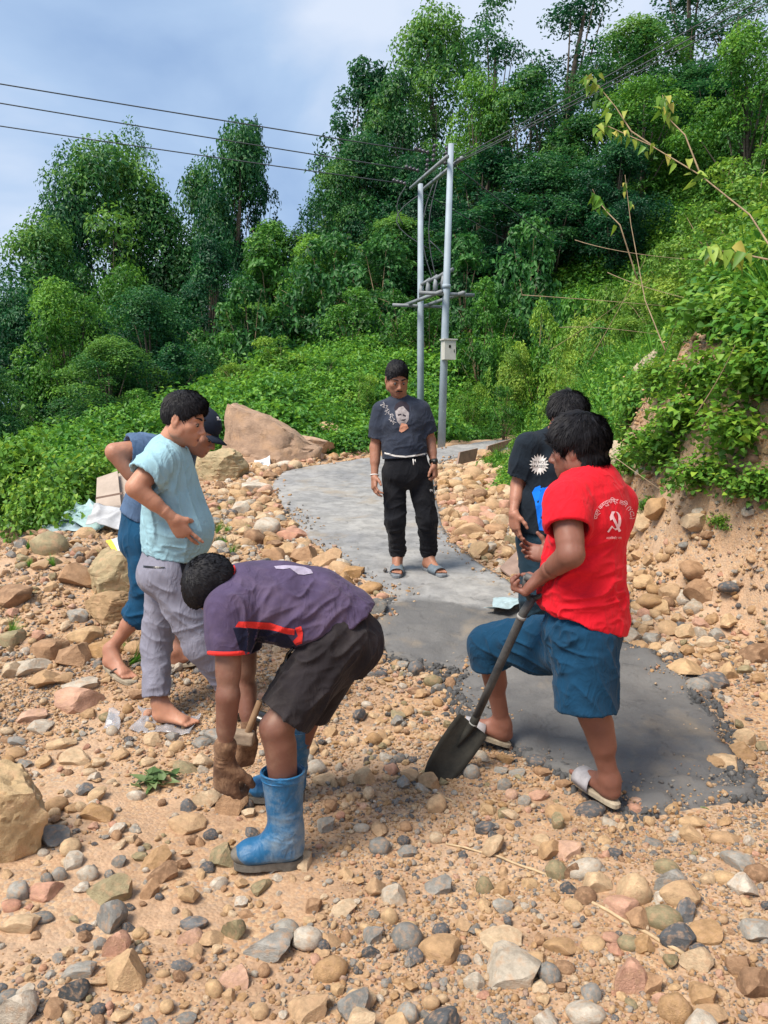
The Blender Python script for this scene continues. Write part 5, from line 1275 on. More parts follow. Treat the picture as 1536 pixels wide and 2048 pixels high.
def hair(H, root, th=.018, top=.012, nape=-.055, front=.0, tufts=2600, ln=.028, seed=1, fade=0, res=.004, wild=.35, fringe=0.0, sides=.0):
    Q, s, A = H['Q'], H['s'], H['A']; B = Solid()
    B.ell(Q(0, -.016, .034), np.array([.074 + th * .75 + sides, .094 + th, .083 + th]) * s, A)
    B.ell(Q(0, .012, .062 + top), np.array([.062, .080, .052]) * s, A, .03)
    if nape < -.03: B.ell(Q(0, -.050, nape + .045), np.array([.066 + sides, .055 + th * .5, .060]) * s, A, .02)
    B.ell(Q(0, .090 + front, -.050), np.array([.105, .082, .095 - fringe]) * s, A, .012, '-')
    B.ell(Q(0, .112 + front, -.02), np.array([.075, .065, .080 - fringe]) * s, A, .012, '-')
    for q in (-1, 1): B.ell(Q(q * .088, .004, -.030), np.array([.030, .026, .036]) * s, A, .008, '-')
    B.ell(Q(0, -.02, nape - .085), np.array([.16, .17, .085]) * s, A, .01, '-')
    def dsp(V, N_): return .0022 * s * vnoise(V * 38, seed) + .0012 * s * vnoise(V * 130, seed + 2)
    V, F = B.mesh(res, dsp); hm = mesh_np('hair', V, F, [m_hair]); o = link('hair', hm, root)
    if tufts:
        Nn = vnormals(V, F); r = np.random.default_rng(seed); k = r.integers(0, len(V), tufts); p = V[k]; n = Nn[k]
        cr = np.array(Q(0, -.05, .12)); fl = p - cr; fl -= (fl * n).sum(1, keepdims=True) * n; fl /= np.maximum(np.linalg.norm(fl, axis=1, keepdims=True), 1e-6)
        d = fl + n * .16 + r.normal(0, wild * .8, p.shape) + (.15 + wild * .5) * np.stack([vnoise(p * 30, seed + j) for j in range(3)], -1); d /= np.linalg.norm(d, axis=1, keepdims=True)
        L_ = (ln * r.uniform(.5, 1.2, tufts))[:, None] * s; sdv = np.cross(d, n); sdv /= np.maximum(np.linalg.norm(sdv, axis=1, keepdims=True), 1e-6); w = .0022 * s
        q = np.stack([p - sdv * w, p + sdv * w, p + d * L_ * .6 + n * .001 + sdv * w * .6, p + d * L_ - n * .003], 1).reshape(-1, 3)
        Fq = np.arange(tufts)[:, None] * 4 + np.array([0, 1, 2, 3]); t_ = mesh_np('strands', q, Fq, [m_hair], False); link('strands', t_, o)
    return o
def hand(w, d, n, th, curl=(.3, .35, .4, .45), spread=.06, s=1.0, fore=None, res=.003, thumb=(.6, .35, .3), inflate=0.0, rw=.026):
    """wrist w, finger direction d, palm normal n (out of the palm), th = towards the thumb side"""
    B = Solid(); w = Vector(w); d = nv(d); n = Vector(n); n = nv(n - d * n.dot(d)); th = Vector(th); t = d.cross(n); t = nv(t if t.dot(th) > 0 else -t)
    kn = []
    for i, (off, L_) in enumerate(((.030, .092), (.010, .096), (-.010, .092), (-.028, .084))):
        a = w + t * off * .55 * s + d * .012 * s; b = w + t * off * s + d * L_ * s; B.cone(a, b, (.0155 + inflate) * s, (.0118 + inflate) * s, .016 * s); kn.append(b)
    B.ell(w + d * .05 * s + n * .004 * s, np.array([.046, .036, .014 + inflate]) * s, [d, t, n], .02 * s)
    tips = []
    for i, L3 in enumerate(((.040, .025, .019), (.045, .028, .020), (.041, .026, .020), (.032, .020, .018))):
        p = kn[i]; cur = curl[i] if hasattr(curl[i], '__len__') else (curl[i],) * 3; ang = 0; r0 = (.0096, .0086, .0078, .0066); sp = (1.5 - i) * spread
        for j in range(3):
            ang += cur[j]; dr = nv(d * math.cos(ang) + n * math.sin(ang) + t * sp); q = p + dr * L3[j] * s
            B.cone(p, q, (r0[j] + inflate) * s, (r0[j + 1] + inflate) * s, .006 * s); p = q
        tips.append((p, dr))
    a = w + d * .020 * s + t * .018 * s; b = a + (d * .022 + t * .030 + n * .010) * s; B.cone(a, b, (.017 + inflate) * s, (.0135 + inflate) * s, .016 * s); p = b
    ang = thumb[0]
    for j, L_ in enumerate((.034, .028)):
        ang -= thumb[1] * j; dr = nv(d * math.cos(ang) + t * math.sin(ang) + n * thumb[2]); q = p + dr * L_ * s; B.cone(p, q, (.0115 - .0015 * j + inflate) * s, (.0105 - .002 * j + inflate) * s, .008 * s); p = q
    if fore is not None: B.cone(w - (w - Vector(fore)).normalized() * .05 * s, w + d * .01 * s, (rw + .002 + inflate) * s, (.022 + inflate) * s, .02 * s)
    else: B.cone(w - d * .02 * s, w + d * .01 * s, (rw + inflate) * s, (.022 + inflate) * s, .02 * s)
    return B.mesh(res * (s if s > 1 else 1))
def foot(B, ank, heel, toe, up, r=1.0, toes=True):
    """foot whose sole runs heel -> toe"""
    heel, toe, up = Vector(heel), Vector(toe), nv(up); f = toe - heel; L_ = f.length; f = f.normalized(); sd = f.cross(up)
    A = [f, sd, up]
    B.ell(heel + f * .035 + up * .032, (.042, .032, .034), A, .03); B.cone(Vector(ank), heel + f * .05 + up * .05, .034 * r, .032 * r, .03)
    B.cone(Vector(ank) + f * .01, heel + f * L_ * .62 + up * .030, .030 * r, .020, .04)
    B.sec(heel + f * .05 + up * .026, heel + f * L_ * .72 + up * .020, (.032, .026), (.044, .018), sd, .03)
    if toes:
        for i, o in enumerate((-.030, -.012, .004, .018, .031)):
            a = heel + f * L_ * .70 + sd * o + up * .017; b = heel + f * (L_ * (.95 - .03 * i) - .004) + sd * o * 1.08 + up * .011
            B.cone(a, b, .0115 if i == 0 else .009, .0105 if i == 0 else .0075, .008)
    return A
def sandal(root, heel, toe, up, name, m_sole, m_strap, kind='slide', L_=None, w=.05):
    heel, toe, up = Vector(heel), Vector(toe), nv(up); f = nv(toe - heel); n = (toe - heel).length + .02; sd = f.cross(up); h0 = heel - f * .012
    out = []
    for i in range(28):
        a = 2 * math.pi * i / 28; x = .5 - .5 * math.cos(a); y = math.sin(a); wd = w * (.72 + .28 * sstep(.2, .7, x)); sy = math.copysign(abs(y) ** .62, y) * wd
        out.append(h0 + f * x * n + sd * sy)
    V = [p - up * .018 for p in out] + [p - up * .002 for p in out] + [p + up * (.004) + (h0 + f * n * .5 - p) * .06 for p in out]; F = []
    k = 28
    for j in range(2):
        for i in range(k): F.append((j * k + i, j * k + (i + 1) % k, (j + 1) * k + (i + 1) % k, (j + 1) * k + i))
    F += [tuple(range(k))[::-1], tuple(2 * k + i for i in range(k))]
    o = link(name, mesh_py(name, V, F, [m_sole], False), root)
    st = MB()
    if kind == 'slide':
        V = []; F = []
        for x0 in np.linspace(.46, .80, 5):
            for t_ in np.linspace(0, math.pi, 11): V.append(h0 + f * (n * x0 + .006 * math.sin(t_)) + sd * math.cos(t_) * (w + .002) + up * (math.sin(t_) ** .8 * (.058 - .045 * (x0 - .46)) - .004))
        for j in range(4):
            for i in range(10): F.append((j * 11 + i, j * 11 + i + 1, (j + 1) * 11 + i + 1, (j + 1) * 11 + i))
        s_ = link('strap', mesh_py('strap', V, F, [m_strap], True), o); md = s_.modifiers.new('thick', 'SOLIDIFY'); md.thickness = .005
    else:
        c = h0 + f * n * .76 + sd * -.012
        for q in (-1, 1): st.tube([c + up * .002, c + up * .022 + f * -.01, h0 + f * n * .58 + sd * q * .034 + up * .038, h0 + f * n * .42 + sd * q * w * .85 + up * .002], .006, 6)
        st.build('strap', m_strap, o)
    return o
def surf(px, py):
    """the walked surface (path or soil) at a photo pixel"""
    a = on_ground(px, py); b = hit(px, py, f=lambda x, y: np.interp(y, BY, BZ) + PATH_TOP + 0 * x)
    return b if float(path_dist(b.x, b.y)[0]) < 0 and b.y < a.y + .2 else a
def decal(bvh, polys, name, m, parent, off=.0016, maxe=.012, lift=None):
    """flat print laid on cloth: polygons given at photo pixels, dropped onto the garment's surface"""
    bm = bmesh.new()
    for poly in polys:
        vs_ = [bm.verts.new((x, y, 0)) for x, y in poly]
        try: bm.faces.new(vs_)
        except ValueError: pass
    bmesh.ops.triangulate(bm, faces=bm.faces[:])
    for _ in range(4):
        es = [e for e in bm.edges if e.calc_length() > maxe * 400]
        if not es: break
        bmesh.ops.subdivide_edges(bm, edges=es, cuts=1, use_grid_fill=False); bmesh.ops.triangulate(bm, faces=[f for f in bm.faces if len(f.verts) > 3])
    o0 = Vector((0, 0, CAM_Z)); dead = []
    for v in bm.verts:
        d = ray(v.co.x, v.co.y).normalized(); h = bvh.ray_cast(o0, d)
        if h[0] is None: dead.append(v)
        else: v.co = h[0] - d * off * .5 + h[1] * (off * .5 if h[1].dot(d) < 0 else -off * .5)
    bmesh.ops.delete(bm, geom=dead, context='VERTS')
    me = bpy.data.meshes.new(name); bm.to_mesh(me); bm.free(); me.materials.append(m); return link(name, me, parent)
def bvh_of(V, F): return BVHTree.FromPolygons([Vector(v) for v in V.tolist()], F.tolist())
def garment(root, name, B, res, m, dsp=None):
    V, F = B.mesh(res, dsp); o = link(name, mesh_np(name, V, F, [m]), root); o['_b'] = 0; del o['_b']; return o, (V, F)
def torso(B, st, side, inf=0.0, k=.03, flat=True, wid=1.0):
    """st: [(point, half width, half depth)...] from neck to hem"""
    for i in range(len(st) - 1):
        (a, w0, d0), (b, w1, d1) = st[i], st[i + 1]; last = i == len(st) - 2
        B.sec(a, b, (w0 + inf, d0 + inf), (w1 + inf, d1 + inf), side, k, flat=(nv(Vector(b) - Vector(a)) if last and flat else None))
def hollow(B, a, b, wa, wb, side, t=.013):
    """opens a hem at b"""
    a, b = Vector(a), Vector(b); n = nv(b - a); B.sec(a, b + n * .02, (wa[0] - t, wa[1] - t), (wb[0] - t, wb[1] - t), side, .004, '-')
def sleeve(B, a, b, ra, rb, k=.03, hole=.05, sh=None):
    a, b = Vector(a), Vector(b)
    if sh is not None: B.cone(sh, Vector(sh).lerp(b, .5), ra, rb, k); a = Vector(sh).lerp(a, .5)
    B.cone(a, b, ra, rb, k, flat=True); n = nv(b - a); B.cone(b - n * hole, b + n * .02, rb - .012, rb - .004, .004, '-')
def arm(B, sh, el, wr, r=1.0, belly=1.0):
    sh, el, wr = Vector(sh), Vector(el), Vector(wr)
    B.cone(sh, el, .049 * r, .039 * r, .02); B.cone(sh.lerp(el, .15), sh.lerp(el, .75), .050 * r, .044 * r, .02)
    B.cone(el, wr, .038 * r, .0255 * r, .02); B.cone(el.lerp(wr, .05), el.lerp(wr, .5), .040 * r * belly, .034 * r, .02)
def leg(B, hip, kn, an, back, r=1.0):
    hip, kn, an, back = Vector(hip), Vector(kn), Vector(an), nv(back)
    B.cone(hip, kn, .082 * r, .054 * r, .03); B.cone(kn, an, .049 * r, .033 * r, .03)
    B.cone(kn.lerp(an, .18) + back * .012, kn.lerp(an, .46) + back * .012, .052 * r, .044 * r, .03); B.cone(kn - back * .012, kn.lerp(an, .08) - back * .014, .044 * r, .038 * r, .02)
def L3(*pts): return [P(*p) for p in pts]
# ---------------------------------------------------------------- the six men
m_sole_grey = mat('grey_rubber', (.17, .19, .215), .6, .3, .15, 30); m_strap_grey = mat('slate_rubber', (.13, .165, .20), .55, .3, .15, 30)
m_sole_tan = mat('worn_tan_rubber', (.33, .28, .21), .8, .2, .3, 25, .3, 60); m_strap_dark = mat('dark_strap', (.07, .06, .055), .7, .3, .3, 40)
m_print_white = mat('white_print', (.72, .70, .68), .8, .2); m_print_grey = mat('grey_print', (.36, .34, .35), .8, .2, .35, 60)
def person(label, c): return thing('person', label, 'person', c)

def rebase(root):
    """children keep their place although the Empty stands at the feet"""
    for o in root.children: o.matrix_parent_inverse = Matrix.Translation(-Vector(root.location))
# ================= E: the standing man facing the camera
def man_standing():
    gt = surf(795, 1150); Y = gt.y + .06; Pp = lambda x, y, d=0: P(x, y, Y + d)
    root = person('standing man in dark printed T-shirt and black joggers facing the camera on the path', (gt.x, gt.y, gt.z))
    side = Vector((1, .1, 0)); B = Solid(); s = 1.0
    H = head(B, Pp(794, 757, -.03), (.20, -.88, -.42), (.05, -.35, .93), 1.02)
    neck, chest, waist, pel = Pp(799, 800), Pp(803, 846), Pp(809, 905), Pp(812, 936)
    B.cone(Pp(797, 782, .0), neck + Vector((0, .02, -.02)), .054, .064, .03)
    st = [(neck + Vector((0, .02, -.03)), .10, .07), (Pp(803, 822, .02), .165, .095), (chest, .155, .11), (waist, .145, .115), (pel, .155, .12)]
    torso(B, st, side, -.012)
    Rs, Re, Rw = Pp(762, 822), Pp(751, 893, .02), Pp(749, 953, -.05); Ls, Le, Lw = Pp(842, 820, .02), Pp(860, 880, .06), Pp(868, 928, -.02)
    arm(B, Rs, Re, Rw, 1.02); arm(B, Ls, Le, Lw, 1.02)
    ha, hb = surf(795, 1136), surf(793, 1157); la, lb = surf(848, 1137), surf(897, 1158)
    for q in (ha, hb, la, lb): q.z += .018
    hb = ha + nv(hb - ha) * .25; lb = la + nv(lb - la) * .26
    Ra, La = ha + Vector((0, -.04, .085)), la + Vector((.035, -.02, .085))
    Rh, Rk, Lh, Lk = Pp(788, 945, .02), Pp(791, 1042, 0), Pp(838, 945, .02), Pp(854, 1040, 0)
    leg(B, Rh, Rk, Ra, (0, 1, 0), .95); leg(B, Lh, Lk, La, (0, 1, 0), .95)
    foot(B, Ra, ha, hb, (0, 0, 1)); foot(B, La, la, lb, (0, 0, 1))
    body = B.mesh(.006)
    h1 = hand(Rw, Rw - Re + Vector((0, -.05, 0)), (.9, .4, 0), (0, -1, 0), (.5, .45, .5, .55), fore=Re, s=.98)
    h2 = hand(Lw, Vector((.03, -.05, -.3)), (-.9, .4, 0), (0, -1, 0), (.9, .95, 1.0, 1.0), fore=Le, s=.98)
    V, F = join([body, h1, h2]); link('body', mesh_np('body', V, F, [m_skin_e]), root)
    face_parts(H, root, moustache=True, look=2); hair(H, root, .010, .020, -.030, -.004, 2400, .020, 5, res=.0045, wild=.22)
    S = Solid(); st2 = [(neck + Vector((0, .02, -.01)), .075, .060), (Pp(803, 818, .02), .175, .10), (chest, .168, .125), (Pp(808, 890), .162, .132), (Pp(810, 914), .168, .132)]
    torso(S, st2, side, .004); hollow(S, Pp(809, 895), Pp(810, 914), (.17, .135), (.17, .135), side)
    sleeve(S, Rs + Vector((.02, 0, .005)), Rs.lerp(Re, .78) + Vector((.005, 0, 0)), .066, .074, sh=Rs); sleeve(S, Ls + Vector((-.02, 0, .005)), Ls.lerp(Le, .78), .066, .074, sh=Ls)
    S.ell(Pp(797, 784, -.01), (.072, .075, .040), [(1, 0, 0), (0, 1, 0), (0, 0, 1)], .01, '-')
    o, (V, F) = garment(root, 't_shirt', S, .006, cloth('charcoal_blue_cloth', (.030, .038, .060), (.09, .10, .13), damt=.35), folds([(Pp(812, 895), .16, (1, 0, .25), .018, .035), (Pp(850, 880), .14, (1, 0, .6), .012, .04), (Rs.lerp(chest, .5), .15, (.4, 0, 1), .008, .05)], .002, 11))
    bv = bvh_of(V, F)
    band = [[(769, 904), (790, 910), (812, 912), (835, 909), (855, 905), (855, 908), (835, 912), (812, 915), (790, 913.5), (769, 907.5)]]
    decal(bv, band, 'hem_band', m_print_white, o)
    r = random.Random(4); sm = []   # wisps of smoke, a pale mask-like patch and a hand-like mark
    for i in range(46):
        t = r.random(); x = 764 + 24 * t + r.uniform(-6, 6) * (1 - t * .4); y = 806 + 38 * t + r.uniform(-5, 5); a = r.uniform(0, 3.1); l = r.uniform(1.5, 3.6); w = r.uniform(.5, 1.0)
        sm.append([(x - l * math.cos(a), y - l * math.sin(a)), (x + w * math.sin(a), y - w * math.cos(a)), (x + l * math.cos(a), y + l * math.sin(a)), (x - w * math.sin(a), y + w * math.cos(a))])
    decal(bv, sm, 'smoke_print', m_print_grey, o, .0026)
    decal(bv, [[(790, 822), (797, 815), (806, 812), (811, 818), (818, 826), (817, 840), (811, 849), (800, 850), (794, 842)]], 'pale_print', mat('pale_print', (.30, .27, .275), .8, .2, .3, 50), o, .002)
    decal(bv, [[(788, 817), (792, 808), (801, 802), (812, 804), (818, 812), (819, 824), (812, 818), (806, 812), (798, 815), (791, 822)], [(795, 829), (802, 827), (803, 830), (796, 832)], [(806, 828), (812, 831), (811, 834), (805, 831)], [(800, 840), (812, 838), (808, 842)]], 'dark_print', mat('dark_print', (.025, .02, .03), .8, .2), o, .003)
    decal(bv, [[(798, 862), (800, 853), (803, 846), (804.5, 852), (808, 847), (808, 853), (814, 849), (810, 856), (817, 856), (809, 862), (803, 865)]], 'hand_print', mat('peach_print', (.62, .30, .20), .8, .2), o, .003)
    T_ = Solid(); tw, tp = Pp(811, 910), Pp(813, 945)
    T_.sec(tw, tp, (.158, .120), (.178, .135), side, .03, flata=(0, 0, 1)); T_.ell(Pp(813, 950, .02), (.17, .13, .07), None, .03)
    for (h, k_, a) in ((Rh, Rk, Ra), (Lh, Lk, La)):
        T_.cone(h, k_, .098, .078, .02); T_.cone(k_, a + Vector((0, 0, .05)), .076, .060, .03); T_.cone(a + Vector((0, 0, .055)), a + Vector((0, 0, .0)), .066, .052, .02, flat=True)
    jk = cloth('black_jersey', (.010, .011, .015), (.05, .05, .055), damt=.3)
    o2, (V2, F2) = garment(root, 'joggers', T_, .0065, jk, folds([(Rk, .22, (1, 0, .5), .013, .05), (Lk, .22, (1, 0, -.5), .014, .05), (La + Vector((0, 0, .08)), .09, (1, 0, 0), .018, .022), (Ra + Vector((0, 0, .08)), .09, (1, 0, 0), .018, .022), (Pp(813, 960), .15, (.5, 0, 1), .012, .06)], .002, 21))
    bv2 = bvh_of(V2, F2); decal(bv2, [[(859, 980), (861, 978), (860.5, 982), (863, 981), (865, 979), (865, 983), (861, 984)]], 'trouser_logo', m_print_white, o2)
    dc = MB(); dc.tube([Pp(826, 918, -.145), Pp(827, 926, -.15), Pp(827, 930, -.15)], .004, 6); dc.tube([Pp(830, 919, -.145), Pp(831, 924, -.15)], .004, 6); dc.build('drawstring', m_print_white, o2)
    wt = MB(); wd = nv(Lw - Le); c = Lw - wd * .02
    for k_ in range(1): wt.tube([c - wd * .012, c + wd * .012], .034, 14)
    wt.box(c + Vector((.006, -.034, 0)), .03, .014, .034); wt.build('wristwatch', mat('black_plastic', (.012, .012, .012), .4, .5), root)
    br = MB(); wd = nv(Rw - Re); c = Rw - wd * .01
    ring = [c + (Vector((1, 0, 0)) * math.cos(a) + wd.cross(Vector((1, 0, 0))) * math.sin(a)) * .031 for a in np.linspace(0, 6.2832, 17)]; br.tube(ring, .0045, 6, False); br.build('bracelet', m_print_white, root)
    sandal(root, ha, hb, (0, 0, 1), 'slide_sandal', m_sole_grey, m_strap_grey); sandal(root, la, lb, (0, 0, 1), 'slide_sandal', m_sole_grey, m_strap_grey)
    rebase(root)
    ky = thing('key_bunch', 'small dark bunch of keys hanging from the left hand of the man on the path', 'keys', Pp(872, 962, -.06))
    km = MB(); km.tube([Vector((0, 0, .0)), Vector((0, 0, -.03))], .005, 6); km.box((.0, 0, -.05), .022, .008, .036); km.build('key_fob', m_dark, ky)
    k2 = MB(); k2.tube([Vector((.006, 0, -.065)), Vector((.008, 0, -.105))], .0035, 5); k2.build('key', mat('key_metal', (.4, .4, .4), .3, .5, metallic=.8), ky)
man_standing()

# ================= A: man in light blue T-shirt, side on
def man_light_blue():
    g = on_ground(322, 1444); Y = g.y + .02; Pp = lambda x, y, d=0: P(x, y, Y + d)
    root = person('man in light blue T-shirt and grey trousers, hand on hip, seen from the side', tuple(g))
    side = Vector((.12, -1, 0)); B = Solid()
    H = head(B, Pp(369, 838, -.02), (.93, -.18, -.30), (.24, 0, .97), 1.01)
    neck, chest, waist, pel = Pp(337, 893), Pp(336, 955), Pp(343, 1050), Pp(337, 1120)
    B.cone(Pp(352, 868), neck, .062, .066, .03)
    st = [(neck + Vector((0, 0, -.03)), .10, .075), (Pp(334, 925), .17, .10), (chest, .165, .115), (waist, .155, .13), (pel, .16, .125)]
    torso(B, st, side, -.015)
    Rs, Re, Rw = Pp(320, 922, -.155), Pp(270, 975, -.25), Pp(346, 1036, -.20); Ls, Le, Lw = Pp(345, 918, .16), Pp(305, 990, .27), Pp(350, 1055, .19)
    arm(B, Rs, Re, Rw, 1.03); arm(B, Ls, Le, Lw, 1.08)
    fa, fb = on_ground(308, 1443), on_ground(352, 1447); fa.z += .012; fb.z += .012; fb = fa + nv(fb - fa + Vector((0, -.02, 0))) * .24
    ga, gb = on_ground(462, 1437), on_ground(512, 1450); ga.z += .02; gb.z += .02; gb = ga + nv(gb - ga) * .25
    La, Ra = fa + Vector((.03, 0, .09)), ga + Vector((.03, 0, .09))
    Rh, Rk, Lh, Lk = Pp(336, 1150, -.09), Pp(400, 1290, -.10), Pp(336, 1150, .09), Pp(312, 1290, .06)
    leg(B, Rh, Rk, Ra, (-1, 0, 0)); leg(B, Lh, Lk, La, (-1, 0, 0)); foot(B, La, fa, fb, (0, 0, 1)); foot(B, Ra, ga, gb, (0, 0, 1), toes=False)
    body = B.mesh(.005)
    h1 = hand(Rw, Vector((.42, .22, -.80)), (-.1, 1, .2), (.9, 0, .5), ((.02, .05, .05), (.25, .3, .2), (.35, .4, .3), (.45, .5, .4)), .20, 1.0, fore=Re, res=.0028, thumb=(.15, .1, 1.6), rw=.029)
    V, F = join([body, h1]); link('body', mesh_np('body', V, F, [m_skin_a]), root)
    face_parts(H, root, look=1); hair(H, root, .013, .020, -.040, -.002, 3400, .022, 7, wild=.12)
    S = Solid(); st2 = [(neck + Vector((-.01, 0, -.005)), .085, .068), (Pp(334, 918), .178, .108), (chest, .178, .128), (Pp(346, 1010), .170, .140), (Pp(352, 1060), .172, .158), (Pp(345, 1107), .170, .142)]
    torso(S, st2, side, .003); S.ell(Pp(377, 1062), (.100, .135, .12), None, .08)
    hollow(S, Pp(346, 1085), Pp(345, 1107), (.172, .150), (.170, .142), side)
    sleeve(S, Rs + Vector((.02, .03, .0)), Rs.lerp(Re, .62), .070, .084, .035, sh=Rs); sleeve(S, Ls, Ls.lerp(Le, .6), .068, .078, sh=Ls)
    S.ell(Pp(352, 880), (.068, .075, .045), [nv((.9, 0, -.3)), (0, 1, 0), nv((.3, 0, .9))], .008, '-')
    o, sh = garment(root, 't_shirt', S, .0055, cloth('light_blue_cotton', (.285, .475, .555), var=.06), folds([(Pp(345, 1005, -.15), .24, (.35, 0, -.94), .020, .040), (Pp(350, 1095, -.1), .13, (1, 0, -.2), .014, .025), (Rs.lerp(Re, .5), .12, (.4, -.2, -.8), .012, .035), (Pp(300, 940, -.1), .10, (.5, 0, -.8), .012, .03)], .0015, 31))
    T_ = Solid(); T_.sec(Pp(344, 1098), Pp(335, 1135), (.160, .128), (.170, .138), side, .03, flata=(0, 0, 1)); T_.ell(Pp(333, 1150), (.135, .17, .10), None, .04)
    for (h, k_, a) in ((Rh, Rk, Ra), (Lh, Lk, La)):
        hem = a + Vector((-.01, 0, .03)); T_.cone(h, k_, .108, .076, .035); T_.cone(k_, hem, .074, .069, .03, flat=True); n = nv(hem - k_); T_.cone(hem - n * .05, hem + n * .02, .058, .061, .004, '-')
    o2, tr = garment(root, 'trousers', T_, .0055, cloth('grey_nylon', (.215, .215, .275), var=.07, rough=.7), folds([(Rk, .20, (1, 0, .35), .010, .06), (Lk, .22, (1, 0, -.5), .009, .06), (La + Vector((0, 0, .10)), .10, (1, 0, .2), .013, .04), (Pp(350, 1200, -.1), .2, (.75, 0, -.7), .014, .05), (Ra + Vector((0, 0, .15)), .15, (1, 0, .2), .016, .04)], .002, 41))
    bt = bvh_of(*tr); decal(bt, [[(358, 1120), (366, 1122), (378, 1135), (384, 1150), (386, 1188), (376, 1176), (366, 1158)]], 'dark_insert', cloth('black_panel', (.012, .013, .02)), o2, .003)
    decal(bt, [[(287, 1131), (310, 1133), (329, 1134), (331, 1136), (310, 1137), (287, 1135)]], 'zip_pocket', m_dark, o2, .003)
    sh_ = Solid(); f = nv(gb - ga); sh_.sec(ga + f * .03 + Vector((0, 0, .03)), gb - f * .03 + Vector((0, 0, .022)), (.040, .040), (.045, .030), f.cross(Vector((0, 0, 1))), .02); garment(root, 'shoe', sh_, .006, m_dark)
    rebase(root)
man_light_blue()

# ================= B: man with a cap behind him
def man_cap():
    g = on_ground(232, 1352); Y = g.y + .12; Pp = lambda x, y, d=0: P(x, y, Y + d)
    root = person('stooping man in dark cap and blue clothes, half hidden behind the man in light blue', tuple(g))
    side = Vector((.1, -1, 0)); B = Solid()
    H = head(B, Pp(399, 862, -.05), (.83, -.22, -.52), (.5, 0, .86), 1.05)
    neck, chest, waist, pel = Pp(366, 893), Pp(338, 925), Pp(305, 1000), Pp(292, 1050)
    B.cone(Pp(383, 878), neck, .058, .062, .03); st = [(neck, .10, .07), (Pp(350, 908), .165, .10), (chest, .165, .11), (waist, .15, .12), (pel, .155, .125)]; torso(B, st, side, -.015)
    Rs, Re, Rw = Pp(300, 900, -.16), Pp(228, 903, -.26), Pp(292, 990, -.22); Ls, Le, Lw = Pp(345, 905, .16), Pp(300, 930, .3), Pp(310, 1010, .22)
    arm(B, Rs, Re, Rw, 1.05); arm(B, Ls, Le, Lw, 1.05)
    fa, fb = on_ground(212, 1338), on_ground(258, 1364); fa.z += .03; fb.z += .018; fb = fa + nv(fb - fa) * .25; la, lb = on_ground(338, 1338), on_ground(384, 1335); la.z += .02; lb.z += .04; lb = la + nv(lb - la) * .25
    Ra, La = fa + Vector((.03, -.0, .085)), la + Vector((.03, 0, .085)); Rh, Rk, Lh, Lk = Pp(296, 1070, -.09), Pp(294, 1208, -.06), Pp(298, 1070, .09), Pp(338, 1200, .12)
    leg(B, Rh, Rk, Ra, (-1, 0, .3), .95); leg(B, Lh, Lk, La, (-1, 0, 0), .95); foot(B, Ra, fa, fb, (0, 0, 1)); foot(B, La, la, lb, (0, 0, 1))
    h1 = hand(Rw, Vector((.4, .0, -.8)), (.2, 1, 0), (1, 0, 0), (.4, .5, .5, .5), fore=Re)
    V, F = join([B.mesh(.006), h1]); link('body', mesh_np('body', V, F, [m_skin_b]), root); face_parts(H, root, look=2); hair(H, root, .008, -.01, -.035, 0, 700, .014, 9, res=.005)
    C_ = Solid(); Q, A = H['Q'], H['A']
    C_.ell(Q(0, -.010, .045), np.array([.088, .108, .088]) * 1.05, A); C_.ell(Q(0, 0, -.045), np.array([.2, .2, .078]), A, .006, '-'); mc = mat('navy_cap_cloth', (.014, .02, .036), .85, .2, .15, 30, .2, 300)
    o, (V, F) = garment(root, 'cap', C_, .005, mc)
    V = []; Fb = []
    for j, t_ in enumerate((0, .5, 1)):
        for i, a in enumerate(np.linspace(-1.15, 1.15, 11)): V.append(Q(.082 * math.sin(a), .065 + .030 * math.cos(a) + .068 * t_ * math.cos(a * .75), .028 - .012 * t_ - .016 * (a / 1.15) ** 2))
    for j in range(2):
        for i in range(10): Fb.append((j * 11 + i, j * 11 + i + 1, (j + 1) * 11 + i + 1, (j + 1) * 11 + i))
    b = link('visor', mesh_py('visor', V, Fb, [mc], True), o); md = b.modifiers.new('thick', 'SOLIDIFY'); md.thickness = .006
    bc = bvh_of(*C_.mesh(.005)); cx, cy = 437.5, 838; tre = []
    for a, l in ((-2.35, 7), (-1.57, 8.5), (-.8, 7)):
        d = (math.cos(a), math.sin(a)); n = (-d[1], d[0]); x, y = cx, cy; tre.append([(x, y), (x + d[0] * l * .5 + n[0] * 2.2, y + d[1] * l * .5 + n[1] * 2.2), (x + d[0] * l, y + d[1] * l), (x + d[0] * l * .5 - n[0] * 2.2, y + d[1] * l * .5 - n[1] * 2.2)])
    tre.append([(cx - 4, cy + 1), (cx + 4, cy + 1), (cx + 4, cy + 2.4), (cx - 4, cy + 2.4)])
    decal(bc, tre, 'cap_logo', m_print_white, o, .004)
    S = Solid(); st2 = [(neck, .085, .068), (Pp(350, 905), .175, .108), (chest, .175, .128), (waist, .165, .135), (Pp(290, 1035), .17, .14)]; torso(S, st2, side, .003)
    sleeve(S, Rs + Vector((.03, .03, 0)), Rs.lerp(Re, .60), .078, .082, .04, sh=Rs); sleeve(S, Ls, Ls.lerp(Le, .6), .07, .08, sh=Ls)
    garment(root, 't_shirt', S, .0065, cloth('blue_grey_cotton', (.075, .125, .22), var=.15), folds([(Pp(300, 900, -.1), .2, (1, 0, .2), .014, .04), (chest, .25, (.7, 0, -.7), .012, .05)], .002, 51))
    T_ = Solid(); T_.sec(Pp(292, 1022), Pp(290, 1070), (.158, .13), (.168, .14), side, .03); T_.ell(Pp(292, 1085), (.125, .165, .1), None, .04)
